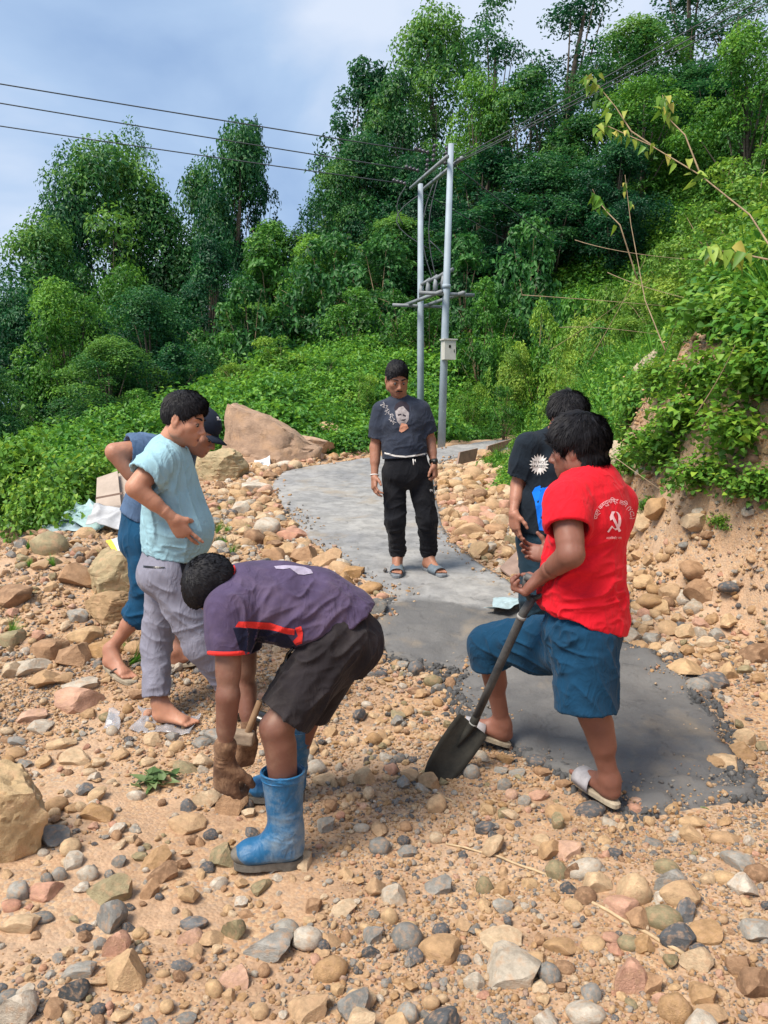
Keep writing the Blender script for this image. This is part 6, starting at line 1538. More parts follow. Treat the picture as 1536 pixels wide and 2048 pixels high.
    for (h, k_, a, u) in ((Rh, Rk, Ra, .28), (Lh, Lk, La, .35)):
        hem = k_.lerp(a, u); T_.cone(h, k_, .108, .088, .03); T_.cone(k_, hem, .086, .082, .03, flat=True); n = nv(hem - k_); T_.cone(hem - n * .015, hem - n * .01, .088, .086, .01); T_.cone(hem - n * .04, hem + n * .02, .068, .073, .004, '-')
    garment(root, 'trousers', T_, .0065, cloth('blue_trouser_cloth', (.008, .060, .135), var=.15), folds([(Rk, .2, (1, 0, .3), .018, .04), (Pp(280, 1100, -.1), .2, (.3, 0, -1), .012, .05)], .002, 61))
    sandal(root, fa, fb, (0, 0, 1), 'flip_flop', m_sole_tan, m_strap_dark, 'thong'); sandal(root, la, lb, (0, 0, 1), 'flip_flop', m_sole_tan, m_strap_dark, 'thong')
    rebase(root)
man_cap()

# ================= C: man bending down in blue boots
def man_bending():
    g = on_ground(560, 1738); Y0 = g.y; root = person('man in purple shirt, dark shorts and blue rubber boots bending down to the stones', tuple(g))
    up = (0, 0, 1); side = Vector((0, -1, 0)); B = Solid()
    H = head(B, P(430, 1172, 2.68), (-.35, .10, -.93), (-.88, -.42, .22), 1.0)
    neck = P(478, 1178, 2.74); B.cone(P(455, 1178, 2.72), neck, .060, .068, .03)
    st = [(neck, .10, .08), (P(500, 1190, 2.76), .165, .105), (P(560, 1202, 2.78), .165, .125), (P(635, 1212, 2.80), .15, .12), (P(685, 1250, 2.82), .15, .12)]; torso(B, st, side, -.014, flat=False)
    Ls, Le, Lw = P(458, 1222, 2.60), P(456, 1388, 2.55), P(449, 1522, 2.58); Rs, Re, Rw = P(488, 1210, 2.93), P(492, 1375, 3.0), P(500, 1478, 2.93)
    arm(B, Ls, Le, Lw, .92); arm(B, Rs, Re, Rw, .92)
    fa, fb = P(604, 1730, Y0 + .02), P(484, 1727, Y0 + .0); z0 = gz(fa.x, fa.y) + .028; fa.z = fb.z = z0
    r0 = on_ground(560, 1600); ra, rb = P(607, 1598, r0.y), P(488, 1592, r0.y); z1 = gz(ra.x, ra.y) + .03; ra.z = rb.z = z1
    fb = fa + nv(fb - fa) * .238; rb = ra + nv(rb - ra) * .238
    La, Ra = fa + Vector((-.055, 0, .10)), ra + Vector((-.05, 0, .10)); Lh, Lk, Rh, Rk = P(672, 1288, 2.71), P(553, 1455, 2.60), P(688, 1282, 2.92), P(608, 1430, 2.98)
    leg(B, Lh, Lk, La, (1, 0, .2), 1.0); leg(B, Rh, Rk, Ra, (1, 0, .2), 1.0)
    body = B.mesh(.005); link('body', mesh_np('body', *body, [m_skin_c]), root)
    hair(H, root, .004, -.012, -.035, -.004, 3600, .012, 13, wild=.05)
    mg = cloth('muddy_glove', (.115, .062, .038), (.36, .22, .13), damt=.75, dscale=22); gl = hand(Lw, Vector((.03, .0, -1)), (.35, .95, 0), (1, .0, 0), ((.7, .8, .6), (.8, .9, .6), (.85, .95, .6), (.9, 1, .6)), .05, 1.12, fore=Le, res=.003, inflate=.0035, rw=.031, thumb=(.6, .4, .6))
    o = link('glove', mesh_np('glove', *gl, [mg]), root)
    cf = MB(); wd = nv(Lw - Le)
    for k_, q in enumerate((-.045, -.028, -.011, .006)): cf.tube([Lw + wd * (q - .009), Lw + wd * q, Lw + wd * (q + .009)], [.031, .0385, .031], 16)
    cf.build('cuff', mg, o)
    g2 = hand(Rw, Vector((-.25, -.1, -.8)), (-.3, .9, .2), (-1, 0, .2), ((1.0, 1.1, .8),) * 4, .03, 1.05, fore=Re, inflate=.003, thumb=(.7, .5, .8)); link('glove', mesh_np('glove', *g2, [mg]), root)
    # polo shirt
    S = Solid(); st2 = [(P(470, 1178, 2.73), .085, .080), (P(500, 1192, 2.76), .178, .118), (P(560, 1204, 2.78), .182, .138), (P(630, 1216, 2.80), .172, .140)]
    torso(S, st2, side, .002, .04, flat=False); S.sec(P(630, 1216, 2.80), P(678, 1250, 2.82), (.174, .142), (.190, .160), side, .04, flat=nv((.52, 0, -.85))); S.ell(P(600, 1246, 2.74), (.12, .12, .06), None, .06)
    S.ell(P(450, 1170, 2.70), (.07, .075, .07), None, .008, '-')
    se = Ls.lerp(Le, .50); sleeve(S, Ls + Vector((.01, .05, .02)), se, .078, .070, .05, sh=Ls); sleeve(S, Rs, Rs.lerp(Re, .5), .07, .068, .04, sh=Rs)
    ms = cloth('faded_purple_cloth', (.070, .052, .105), (.155, .115, .165), var=.2, dscale=2.4, damt=.85)
    o, sh = garment(root, 'polo_shirt', S, .005, ms, folds([(P(600, 1245, 2.62), .16, (.75, 0, .65), .018, .04), (P(500, 1240, 2.62), .14, (.3, 0, 1), .016, .045), (P(680, 1250, 2.65), .15, (.9, 0, .3), .012, .04), (P(560, 1180, 2.6), .2, (1, 0, .3), .007, .07)], .0015, 71))
    bv = bvh_of(*sh); mr = cloth('red_trim', (.62, .035, .03)); mn = cloth('navy_side_panel', (.012, .014, .035))
    decal(bv, [[(477, 1243), (500, 1243), (540, 1245), (565, 1254), (589, 1258), (589, 1270), (575, 1268), (560, 1264), (538, 1259), (500, 1256), (470, 1254)], [(590, 1256), (602, 1252), (606, 1266), (604, 1286), (592, 1290), (586, 1282), (596, 1272)]], 'side_stripe', mr, o, .0035)
    decal(bv, [[(466, 1256), (500, 1258), (538, 1261), (575, 1270), (592, 1292), (560, 1312), (520, 1310), (480, 1300)]], 'side_panel', mn, o, .002)
    decal(bv, [[(548, 1133), (568, 1131), (590, 1132), (608, 1134), (622, 1140), (626, 1147), (608, 1150), (596, 1149), (600, 1144), (610, 1142), (600, 1138), (580, 1137), (566, 1139), (552, 1138)]], 'back_number', mat('lilac_print', (.36, .32, .42), .8, .2, .2, 30), o, .003)
    tr = MB(); d = nv(Le - Ls); u1 = d.orthogonal().normalized(); u2 = d.cross(u1)
    tr.tube([se - d * .012, se + d * .003], .0735, 28, False); q = tr.build('cuff', mr, o); md = q.modifiers.new('t', 'SOLIDIFY'); md.thickness = .004
    cl = MB(); cc = P(464, 1176, 2.72); ax = nv(Vector((-.9, -.1, .1))); e1 = ax.orthogonal().normalized(); e2 = ax.cross(e1); cl.tube([cc + (e1 * math.cos(a) + e2 * math.sin(a)) * .074 for a in np.linspace(0, 6.2832, 25)], .010, 8, False); cl.build('collar', mr, o)
    T_ = Solid(); T_.sec(P(650, 1225, 2.82), P(700, 1285, 2.82), (.152, .126), (.168, .130), side, .03); T_.ell(P(684, 1285, 2.82), (.108, .170, .112), None, .05)
    for (h, k_, rr, e_) in ((Lh, Lk, .088, -.045), (Rh, Rk, .088, -.03)):
        hem = k_ + nv(k_ - h) * e_; T_.cone(h, hem, .116, rr + .012, .03, flat=True); n = nv(hem - h); T_.cone(hem - n * .06, hem + n * .03, rr - .008, rr + .003, .004, '-')
    o3, ts = garment(root, 'shorts', T_, .005, cloth('dusty_black_cloth', (.020, .017, .020), (.09, .078, .072), var=.25, dscale=6, damt=.35), folds([(P(640, 1370, 2.6), .2, (-.6, 0, -.8), .018, .045), (P(585, 1315, 2.65), .12, (1, 0, .2), .020, .03), (P(690, 1290, 2.65), .2, (.7, 0, .7), .016, .05), (Lk, .12, (1, 0, .4), .010, .035)], .002, 81))
    wbd = MB()
    wbd.tube([P(x, y, Y_) for x, y, Y_ in ((586, 1296, 2.64), (576, 1308, 2.66), (572, 1322, 2.66), (580, 1336, 2.64), (598, 1332, 2.62))], [.004, .007, .009, .007, .004], 8); wbd.build('waistband_gap_shade', m_dark, o3)  # solid dark tube standing in for the shade inside the gaping waistband
    # rubber boots
    mb_ = cloth('blue_rubber', (.006, .105, .25), (.34, .40, .42), var=.12, rough=.55, dscale=7, damt=.75); mb_.node_tree.nodes['Principled BSDF'].inputs['Specular IOR Level'].default_value = .5
    msl = mat('dusty_grey_rubber', (.13, .12, .105), .7, .3, .35, 20, .3, 60)
    for (a0, b0, an, kn) in ((fa, fb, La, Lk), (ra, rb, Ra, Rk)):
        f = nv(b0 - a0); sd = f.cross(Vector(up)); t_ = an + nv(kn - an) * .225; t_ = an + Vector((nv(kn - an).x * .5, nv(kn - an).y, nv(kn - an).z)).normalized() * .235; bB = Solid()
        low = a0 + f * .055 + Vector((0, 0, .05)); bB.sec(t_, an, (.068, .078), (.050, .056), sd, .02, flata=(0, 0, 1)); bB.sec(an, low, (.050, .056), (.042, .062), sd, .03)
        bB.sec(a0 + f * .045 + Vector((0, 0, .035)), b0 - f * .055 + Vector((0, 0, .030)), (.040, .045), (.050, .036), sd, .04, flat=None); bB.ell(b0 - f * .055 + Vector((0, 0, .028)), (.060, .046, .034), [f, sd, Vector(up)], .03)
        bB.cone(an + Vector((0, 0, .02)), b0 - f * .10 + Vector((0, 0, .034)), .046, .032, .04)
        bB.sec(t_ + Vector((0, 0, .03)), t_.lerp(an, .45), (.062, .072), (.05, .056), sd, .004, '-')
        ob, bm_ = garment(root, 'rubber_boot', bB, .0048, mb_, lambda V, N_: .0018 * vnoise(V * 9, 5) + .0035 * (1 - np.abs(vnoise(V * [7, 7, 24], 8))) ** 4)
        rim = MB(); rim.tube([t_ + sd * .0675 * math.cos(a) + sd.cross(Vector(up)) * .0775 * math.sin(a) for a in np.linspace(0, 6.2832, 29)], .0042, 6, False); rim.tube([t_ - Vector((0, 0, .022)) + sd * .0668 * math.cos(a) + sd.cross(Vector(up)) * .0765 * math.sin(a) for a in np.linspace(0, 6.2832, 29)], .002, 5, False); rim.build('rim', mb_, ob)
        tc_ = Solid(); tc_.ell(b0 - f * .060 + Vector((0, 0, .024)), (.078, .0505, .041), [f, sd, Vector(up)], .02); tc_.ell(b0 - f * .15 + Vector((0, 0, .085)), (.07, .08, .06), [f, sd, Vector(up)], .01, '-'); garment(ob, 'toe_cap', tc_, .005, msl)
        sl = MB(); out = []
        for i in range(28):
            a = 2 * math.pi * i / 28; x = .5 - .5 * math.cos(a); y = math.sin(a); w = .052 - .012 * math.exp(-((x - .42) / .16) ** 2) - .005 * (x < .3); out.append(a0 - f * .006 + f * x * .252 + sd * math.copysign(abs(y) ** .6, y) * w)
        hs = lambda p: (.030 if (p - a0).dot(f) < .085 else .022 if (p - a0).dot(f) > .12 else .012)
        V = [p - Vector((0, 0, hs(p))) for p in out] + [p + Vector((0, 0, .004)) for p in out]; k = 28
        F = [(i, (i + 1) % k, k + (i + 1) % k, k + i) for i in range(k)] + [tuple(range(k))[::-1], tuple(k + i for i in range(k))]; link('sole', mesh_py('sole', V, F, [msl]), ob)
    rebase(root)
    hm = thing('stone_hammer', 'dusty short-handled hammer in the far glove of the bending man', 'hammer', P(497, 1474, 2.84))
    mh = mat('dusty_steel', (.30, .23, .17), .8, .3, .25, 20, .4, 40); md_ = mat('worn_wood', (.27, .17, .10), .8, .2, .3, 14)
    q = MB(); q.box((-.03, 0, .0), .105, .05, .052, Matrix.Rotation(.12, 3, 'Y')); ho = q.build('hammer_head', mh, hm, False); bv_ = ho.modifiers.new('b', 'BEVEL'); bv_.width = .009; bv_.segments = 3
    q = MB(); q.tube([Vector((-.02, 0, -.03)), Vector((.01, -.0, .05)), Vector((.045, .01, .14))], [.014, .013, .012], 10); q.build('handle', md_, hm)
man_bending()

# ================= D: man in red with the shovel
def man_red():
    g = on_ground(1215, 1640); Y = g.y + .06; Pp = lambda x, y, d=0: P(x, y, Y + d)
    root = person('man in red T-shirt and blue shorts seen from behind, leaning on a shovel', tuple(g))
    f = nv((-.80, .60, 0)); left = Vector((-f.y, f.x, 0)); side = left; B = Solid()
    H = head(B, Pp(1154, 896, .12), (-.84, .50, -.16), (-.05, .05, 1), 1.0)
    neck, chest, waist, pel = Pp(1178, 958, .12), Pp(1180, 1035, .12), Pp(1164, 1160, .12), Pp(1163, 1235, .12)
    B.cone(Pp(1160, 930, .12), neck, .068, .075, .03)
    st = [(neck, .11, .085), (Pp(1180, 985, .12), .175, .105), (chest, .18, .13), (waist, .155, .135), (pel, .165, .14)]; torso(B, st, side, -.016)
    Ls, Le, Lw = Pp(1130, 1005, -.04), Pp(1143, 1108, -.14), Pp(1086, 1150, .04); Rs, Re, Rw = Pp(1232, 1008, .26), Pp(1200, 1118, .42), Pp(1106, 1112, .46)
    arm(B, Ls, Le, Lw, 1.12, 1.04); arm(B, Rs, Re, Rw, 1.15)
    # standing left leg, forward right leg
    ha = on_ground(1232, 1632); ha.z += .055; hb = ha + nv(P(1165, 1590, g.y + .2) - ha).xyz * .25; hb.z = ha.z + .035
    fa = on_ground(1018, 1500); fa.z += .035; fb = P(905, 1442, fa.y + .05); fb = fa + nv(fb - fa) * .27
    La, Ra = ha + Vector((-.02, .03, .085)), fa + Vector((-.03, .01, .085)); Lh, Lk, Rh, Rk = Pp(1172, 1262, .03), Pp(1186, 1425, .0), Pp(1150, 1268, .20), P(973, 1288, fa.y - .05)
    leg(B, Lh, Lk, La, (.85, -.5, 0), 1.08); leg(B, Rh, Rk, Ra, (.85, -.4, 0), 1.06)
    foot(B, La, ha, hb, (0.1, 0, 1)); foot(B, Ra, fa, fb, nv((.25, 0, .97)))
    body = B.mesh(.005)
    h1 = hand(Lw, Vector((-.45, .25, -.55)), (-.55, .2, .4), (-.2, .9, .3), ((1.1, 1.15, .8),) * 4, .02, 1.12, fore=Le, res=.003, thumb=(.8, .4, .7), rw=.031)
    h2 = hand(Rw, Vector((-.85, .2, .12)), (.15, -.9, .35), (.2, .3, .9), ((.45, .6, .5), (.5, .65, .5), (.55, .7, .6), (.6, .7, .6)), .08, .98, fore=Re, res=.003, thumb=(.9, .3, .2), rw=.030)
    V, F = join([body, h1, h2]); link('body', mesh_np('body', V, F, [m_skin_d]), root)
    face_parts(H, root); hair(H, root, .024, .012, -.090, .006, 6000, .036, 17, wild=.07, sides=.004)
    S = Solid(); st2 = [(neck + Vector((0, 0, -.005)), .095, .085), (Pp(1180, 980, .12), .185, .118), (chest, .195, .145), (Pp(1166, 1130, .12), .170, .150), (Pp(1164, 1185, .12), .180, .165), (Pp(1164, 1219, .12), .206, .190)]
    torso(S, st2, side, .003, .04, flat=False); n = nv(Vector((-.34, 0.0, -.94)))
    S.ops[-1] = None; S.ops = [o for o in S.ops if o]; a_, b_ = st2[-2], st2[-1]; S.sec(a_[0], b_[0] + Vector((0, 0, -.03)), (a_[1], a_[2]), (b_[1], b_[2]), side, .04, flat=n * 1.0)
    S.sec(a_[0], b_[0] + Vector((0, 0, -.05)), (a_[1] - .026, a_[2] - .026), (b_[1] - .018, b_[2] - .018), side, .004, '-')
    S.ops[-1] = S.ops[-1]
    sleeve(S, Ls + Vector((.03, .05, .0)), Ls.lerp(Le, .50), .077, .080, .05, .06, sh=Ls); sleeve(S, Rs, Rs.lerp(Re, .5), .078, .082, .05, sh=Rs)
    S.ell(Pp(1158, 925, .12), (.080, .085, .055), None, .008, '-')
    mred = cloth('red_cotton', (.60, .010, .022), var=.10, rough=.85)
    o, sh = garment(root, 't_shirt', S, .005, mred, folds([(Pp(1150, 1170, .0), .18, (1, 0, .18), .020, .040), (Pp(1110, 1110, 0), .14, (.8, 0, .5), .016, .05), (Ls.lerp(chest, .4), .14, (.4, 0, -1), .012, .05), (Pp(1230, 1180, .0), .14, (1, 0, .3), .014, .045), (Pp(1180, 1215, 0), .12, (1, 0, 0), .008, .03)], .0015, 91))
    bv = bvh_of(*sh); mp = mat('pale_pink_print', (.80, .52, .55), .8, .2)
    # emblem: crossed hammer and sickle
    cx, cy = 1231, 1038; sick = []; N_ = 16
    outer = [(cx + 0 + 15 * math.cos(a), cy + 4 + 20 * math.sin(a)) for a in np.linspace(-1.45, 1.75, N_)]; inner = [(cx - 2.5 + (12.4 - 2.6 * abs(math.sin((i / (N_ - 1)) * 3.14)) * 1.0) * math.cos(a), cy + 2.5 + 18 * math.sin(a)) for i, a in enumerate(np.linspace(-1.45, 1.75, N_))]
    sx = lambda p: (cx + (p[0] - cx) * .72, cy + (p[1] - cy) * .92)
    for i in range(N_ - 1): sick.append([sx(outer[i]), sx(outer[i + 1]), sx(inner[i + 1]), sx(inner[i])])
    sick.append([(cx - 3, cy + 20), (cx + 2, cy + 22), (cx - 12, cy + 27), (cx - 16, cy + 31), (cx - 18, cy + 29)]); sick[-1] = [(cx - 8, cy + 13), (cx - 5.5, cy + 15), (cx - 14, cy + 27), (cx - 17, cy + 25)]; sick.append([(cx - 8, cy + 13), (cx - 1, cy + 19.5), (cx + 1, cy + 23), (cx - 6, cy + 18)])
    sick.append([(cx - 10, cy - 7), (cx - 5.5, cy - 9), (cx + 10.5, cy + 24), (cx + 6, cy + 26)]); sick.append([(cx - 12, cy - 4), (cx - 8, cy - 15), (cx - 1, cy - 15), (cx - 4, cy - 10), (cx - 7, cy + 1), (cx - 11, cy + 3)])
    decal(bv, sick, 'hammer_and_sickle_print', mp, o, .003)
    def text_polys(txt, size, place):
        cu = bpy.data.curves.new('lettering', 'FONT'); cu.body = txt; cu.size = size; cu.align_x = 'CENTER'; cu.resolution_u = 2; to = bpy.data.objects.new('lettering', cu)
        me = bpy.data.meshes.new_from_object(to); r_ = [[place(*me.vertices[i].co[:2]) for i in p.vertices] for p in me.polygons]; bpy.data.objects.remove(to); bpy.data.meshes.remove(me); return r_
    arc = lambda x, y: (1228 + (34 + y) * math.sin(x / 34) * .98, 1040 - (34 + y) * math.cos(x / 34) * 1.0)
    polys = text_polys('यङ्ग कम्युनिष्ट लिग (YCL)', 12.5, lambda x, y: arc(x * .80, y)); decal(bv, polys, 'arched_lettering', mp, o, .003, .03)
    decal(bv, text_polys('आठबिसकोट नगर', 6.5, lambda x, y: (1227 + x * .74, 1078 - y)), 'small_lettering', mp, o, .003, .03)
    T_ = Solid(); T_.sec(Pp(1165, 1205, .12), Pp(1165, 1245, .12), (.150, .132), (.168, .148), side, .03, flata=(0, 0, 1)); T_.ell(Pp(1165, 1270, .12), (.172, .150, .105), [left, f, (0, 0, 1)], .05)
    hemL = Lk + Vector((-.03, .0, .015)); T_.cone(Lh + Vector((0, 0, -.03)), hemL, .120, .124, .04, flat=True); n1 = nv(hemL - Lh); T_.cone(hemL - n1 * .10, hemL + n1 * .03, .095, .117, .004, '-')
    hemR = Rh.lerp(Rk, .98); T_.cone(Rh + Vector((0, 0, -.015)), hemR, .112, .093, .04, flat=False); n2 = nv(Ra - Rk); T_.cone(hemR + n2 * .02, hemR + n2 * .10, .092, .100, .03, flat=True); T_.cone(hemR + n2 * .055, hemR + n2 * .13, .078, .094, .004, '-'); T_.cone(hemR.lerp(Rh, .35), hemR.lerp(Rh, .55) + Vector((0, 0, -.07)), .085, .085, .05)
    T_.cone(Rh.lerp(hemR, .3) + Vector((0, 0, -.07)), Lh + Vector((0, 0, -.10)), .085, .09, .05)
    garment(root, 'shorts', T_, .005, cloth('blue_shorts_cloth', (.006, .043, .095), (.02, .06, .11), var=.14, damt=.3), folds([(Pp(1150, 1250, 0), .16, (1, 0, .12), .018, .04), (Rh.lerp(Rk, .55), .2, (1, -.5, -.35), .016, .05), (Lk + Vector((0, 0, .12)), .18, (.6, 0, -.8), .018, .06), (Pp(1120, 1300, 0), .14, (.9, 0, -.4), .016, .05)], .0015, 101))
    sandal(root, ha, hb, (0, 0, 1), 'slide_sandal', m_sole_tan, mat('pale_strap', (.30, .29, .31), .7, .3, .2, 30), w=.052); sandal(root, fa, fb, nv((.25, 0, .97)), 'slide_sandal', m_sole_tan, MATS['pale_strap'], w=.054)
    rebase(root)
    # shovel
    gp = P(1072, 1170, Lw.y + .03); tip = on_ground(856, 1566); tip.z -= .02; so = P(946, 1448, fa.y - .17)
    sh_ = thing('shovel', 'long dark shovel with grey metal blade standing on the stones before the man in red', 'shovel', tuple(tip)); ax = nv(gp - so)
    m_shaft = mat('dark_painted_shaft', (.030, .032, .036), .55, .4, .3, 12, .2, 60, col2=(.10, .10, .098)); m_blade = mat('muddy_steel', (.018, .018, .016), .75, .25, .3, 9, .3, 40, col2=(.045, .042, .034)); m_cem = mat('cement_smear', (.30, .30, .29), .9, .2, .2, 20)
    q = MB(); bend = gp - ax * .14; q.tube([so - ax * .03, so.lerp(bend, .5), bend, gp - ax * .06 + Vector((.012, 0, 0))], [.0175, .0185, .0185, .0165], 14); q.build('shaft', m_shaft, sh_)
    q = MB(); sdv = nv(ax.cross(Vector((0, 1, 0)).cross(ax))); sdv = nv(Vector((.80, -.15, -.25)) - ax * Vector((.80, -.15, -.25)).dot(ax)); t0 = gp - ax * .07
    for e_ in (-1, 1): q.tube([t0, t0 + ax * .03 + sdv * e_ * .035, t0 + ax * .09 + sdv * e_ * .052], [.012, .010, .010], 8)
    q.tube([t0 + ax * .09 - sdv * .054, t0 + ax * .09 + sdv * .054], .015, 10); q.build('grip', m_shaft, sh_)
    q = MB(); q.tube([so - ax * .005, so + ax * .012], .0205, 14); q.tube([gp - ax * .17, gp - ax * .155], .0205, 14); q.build('collar', m_cem, sh_)
    bl = tip - so; Lb = bl.length; bd = bl.normalized(); _w = Vector((.74, .22, .30)); ws = nv(_w - bd * _w.dot(bd)); nn = nv(bd.cross(ws)); V = []; F = []
    prof = [(0, .104), (.06, .110), (.2, .112), (.4, .110), (.6, .104), (.75, .094), (.86, .078), (.94, .054), (.985, .028), (1, .008)]
    for (u_, w_) in prof:
        for j in range(9): x = -1 + j / 4; V.append(so + bd * Lb * u_ + ws * w_ * .76 * x + nn * (.020 * x * x * (1 - .4 * u_) - .012 * (1 - u_)))
    for i in range(len(prof) - 1):
        for j in range(8): F.append((i * 9 + j, i * 9 + j + 1, (i + 1) * 9 + j + 1, (i + 1) * 9 + j))
    b = link('blade', mesh_py('blade', V, F, [m_blade], True), sh_); md = b.modifiers.new('thick', 'SOLIDIFY'); md.thickness = .004
    q = MB(); q.tube([so + ax * .05, so, so + bd * .05, so + bd * .12], [.019, .021, .016, .004], 12); q.build('socket', m_blade, sh_)
    for o_ in sh_.children: o_.matrix_parent_inverse = Matrix.Translation(-Vector(sh_.location))
man_red()

# ================= F: man in black T-shirt behind him
def man_black():
    g = on_ground(1085, 1325); Y = 4.45; Pp = lambda x, y, d=0: P(x, y, Y + d); root = person('black-haired man in black T-shirt with white starburst print, standing behind the man in red', (Pp(1085, 1325).x, Y, path_z(Pp(1085, 1325).x, Y) + .012))
    side = Vector((1, .15, 0)); B = Solid(); H = head(B, Pp(1134, 833, .0), (.42, -.72, -.55), (.25, -.35, .90), 1.02)
    neck, chest, waist, pel = Pp(1112, 872, .06), Pp(1100, 935, .06), Pp(1092, 1010, .04), Pp(1088, 1060, .04); B.cone(Pp(1124, 855, .04), neck, .055, .060, .03)
    st = [(neck, .09, .07), (Pp(1105, 895, .06), .16, .09), (chest, .155, .105), (waist, .14, .11), (pel, .15, .115)]; torso(B, st, side, -.014)
    Rs, Re, Rw = Pp(1055, 892), Pp(1036, 968, .04), Pp(1027, 1024, -.06); Ls, Le, Lw = Pp(1152, 900, .1), Pp(1175, 980, .12), Pp(1170, 1040, .0); arm(B, Rs, Re, Rw, .95); arm(B, Ls, Le, Lw, .95)
    z = root.location.z; Ra, La = Vector((Pp(1068, 1300).x, Y + .02, z + .09)), Vector((Pp(1120, 1300).x, Y + .08, z + .09)); Rh, Rk, Lh, Lk = Pp(1068, 1075, .05), Pp(1068, 1195, .0), Pp(1108, 1075, .05), Pp(1114, 1195, .05)
    leg(B, Rh, Rk, Ra, (0, 1, 0), .92); leg(B, Lh, Lk, La, (0, 1, 0), .92); ha, hb, la, lb = Ra + Vector((0, .05, -.08)), Ra + Vector((-.06, -.19, -.08)), La + Vector((0, .05, -.08)), La + Vector((.02, -.19, -.08)); foot(B, Ra, ha, hb, (0, 0, 1)); foot(B, La, la, lb, (0, 0, 1))
    h1 = hand(Rw, Vector((.10, -.05, -1)), (.8, .5, 0), (.3, -1, 0), ((.15, .2, .2), (.3, .3, .3), (.4, .4, .4), (.5, .5, .5)), .08, 1.0, fore=Re); h2 = hand(Lw, (0, -.2, -1), (-1, 0, 0), (0, -1, 0), fore=Le)
    V, F = join([B.mesh(.006), h1, h2]); link('body', mesh_np('body', V, F, [m_skin_f]), root); face_parts(H, root, look=2); hair(H, root, .026, .026, -.035, -.010, 3600, .036, 23, wild=.25, fringe=.022, sides=.006)
    S = Solid(); st2 = [(neck + Vector((0, 0, -.0)), .075, .062), (Pp(1104, 893, .06), .172, .10), (chest, .172, .122), (Pp(1092, 1010, .04), .168, .125), (Pp(1088, 1064, .04), .172, .13)]; torso(S, st2, side, .003); hollow(S, Pp(1089, 1045, .04), Pp(1088, 1064, .04), (.17, .127), (.172, .13), side)
    sleeve(S, Rs + Vector((.02, .0, .0)), Rs.lerp(Re, .80), .072, .080, .04, sh=Rs); sleeve(S, Ls, Ls.lerp(Le, .8), .07, .078, .04, sh=Ls); S.ell(Pp(1122, 856, .02), (.07, .075, .045), None, .008, '-')
    o, sh = garment(root, 't_shirt', S, .006, cloth('black_cotton', (.012, .019, .029), var=.2), folds([(Pp(1060, 940), .15, (.3, 0, 1), .012, .05), (Pp(1075, 1040), .15, (.4, 0, 1), .010, .05)], .0015, 111)); bv = bvh_of(*sh)
    st_ = []; cx, cy = 1078, 929
    for i in range(36):
        a = i / 36 * 6.2832; r = 1 if i % 2 == 0 else .66; st_.append((cx + 20 * r * math.cos(a), cy + 22 * r * math.sin(a)))
    star = [[(cx, cy), st_[i], st_[(i + 1) % 36]] for i in range(36)]; decal(bv, star, 'starburst_print', m_print_white, o, .002, .02)
    cu = bpy.data.curves.new('lettering', 'FONT'); cu.body = "I MADE\nEAGLED!"; cu.body = "I'M NOT\nERASED!"; cu.size = 8.2; cu.align_x = 'CENTER'; cu.resolution_u = 2; to = bpy.data.objects.new('lettering', cu); me = bpy.data.meshes.new_from_object(to)
    pol = [[(cx + me.vertices[i].co.x * .95, cy - 2 - me.vertices[i].co.y) for i in p.vertices] for p in me.polygons]; bpy.data.objects.remove(to); decal(bv, pol, 'burst_lettering', m_dark, o, .0045, .03)
    mblue = mat('bright_blue_print', (.005, .17, .78), .8, .2)
    decal(bv, [[(1064, 985), (1070, 975), (1080, 971), (1088, 976), (1092, 984), (1104, 970), (1120, 958), (1150, 952), (1150, 1000), (1104, 1060), (1090, 1062), (1078, 1060), (1080, 1030), (1070, 1004)]], 'blue_print', mblue, o, .002, .03)
    decal(bv, [[(1106, 988), (1112, 978), (1118, 975), (1150, 985), (1150, 1040), (1094, 1056), (1098, 1020)]], 'pale_print', m_print_white, o, .0035, .03)
    T_ = Solid(); T_.sec(Pp(1090, 1045, .04), Pp(1088, 1080, .04), (.15, .115), (.162, .125), side, .03); T_.ell(Pp(1088, 1085, .05), (.155, .12, .09), None, .04)
    for (h, k_, a) in ((Rh, Rk, Ra), (Lh, Lk, La)): T_.cone(h, k_, .098, .080, .03); T_.cone(k_, a + Vector((0, 0, -.01)), .078, .072, .03, flat=True)
    garment(root, 'trousers', T_, .007, cloth('dark_teal_cloth', (.014, .035, .055), var=.2), folds([(Rk, .25, (1, 0, .3), .014, .05)], .001, 121))
    sandal(root, ha, hb, (0, 0, 1), 'flip_flop', m_sole_tan, m_strap_dark, 'thong'); sandal(root, la, lb, (0, 0, 1), 'flip_flop', m_sole_tan, m_strap_dark, 'thong'); rebase(root)
man_black()
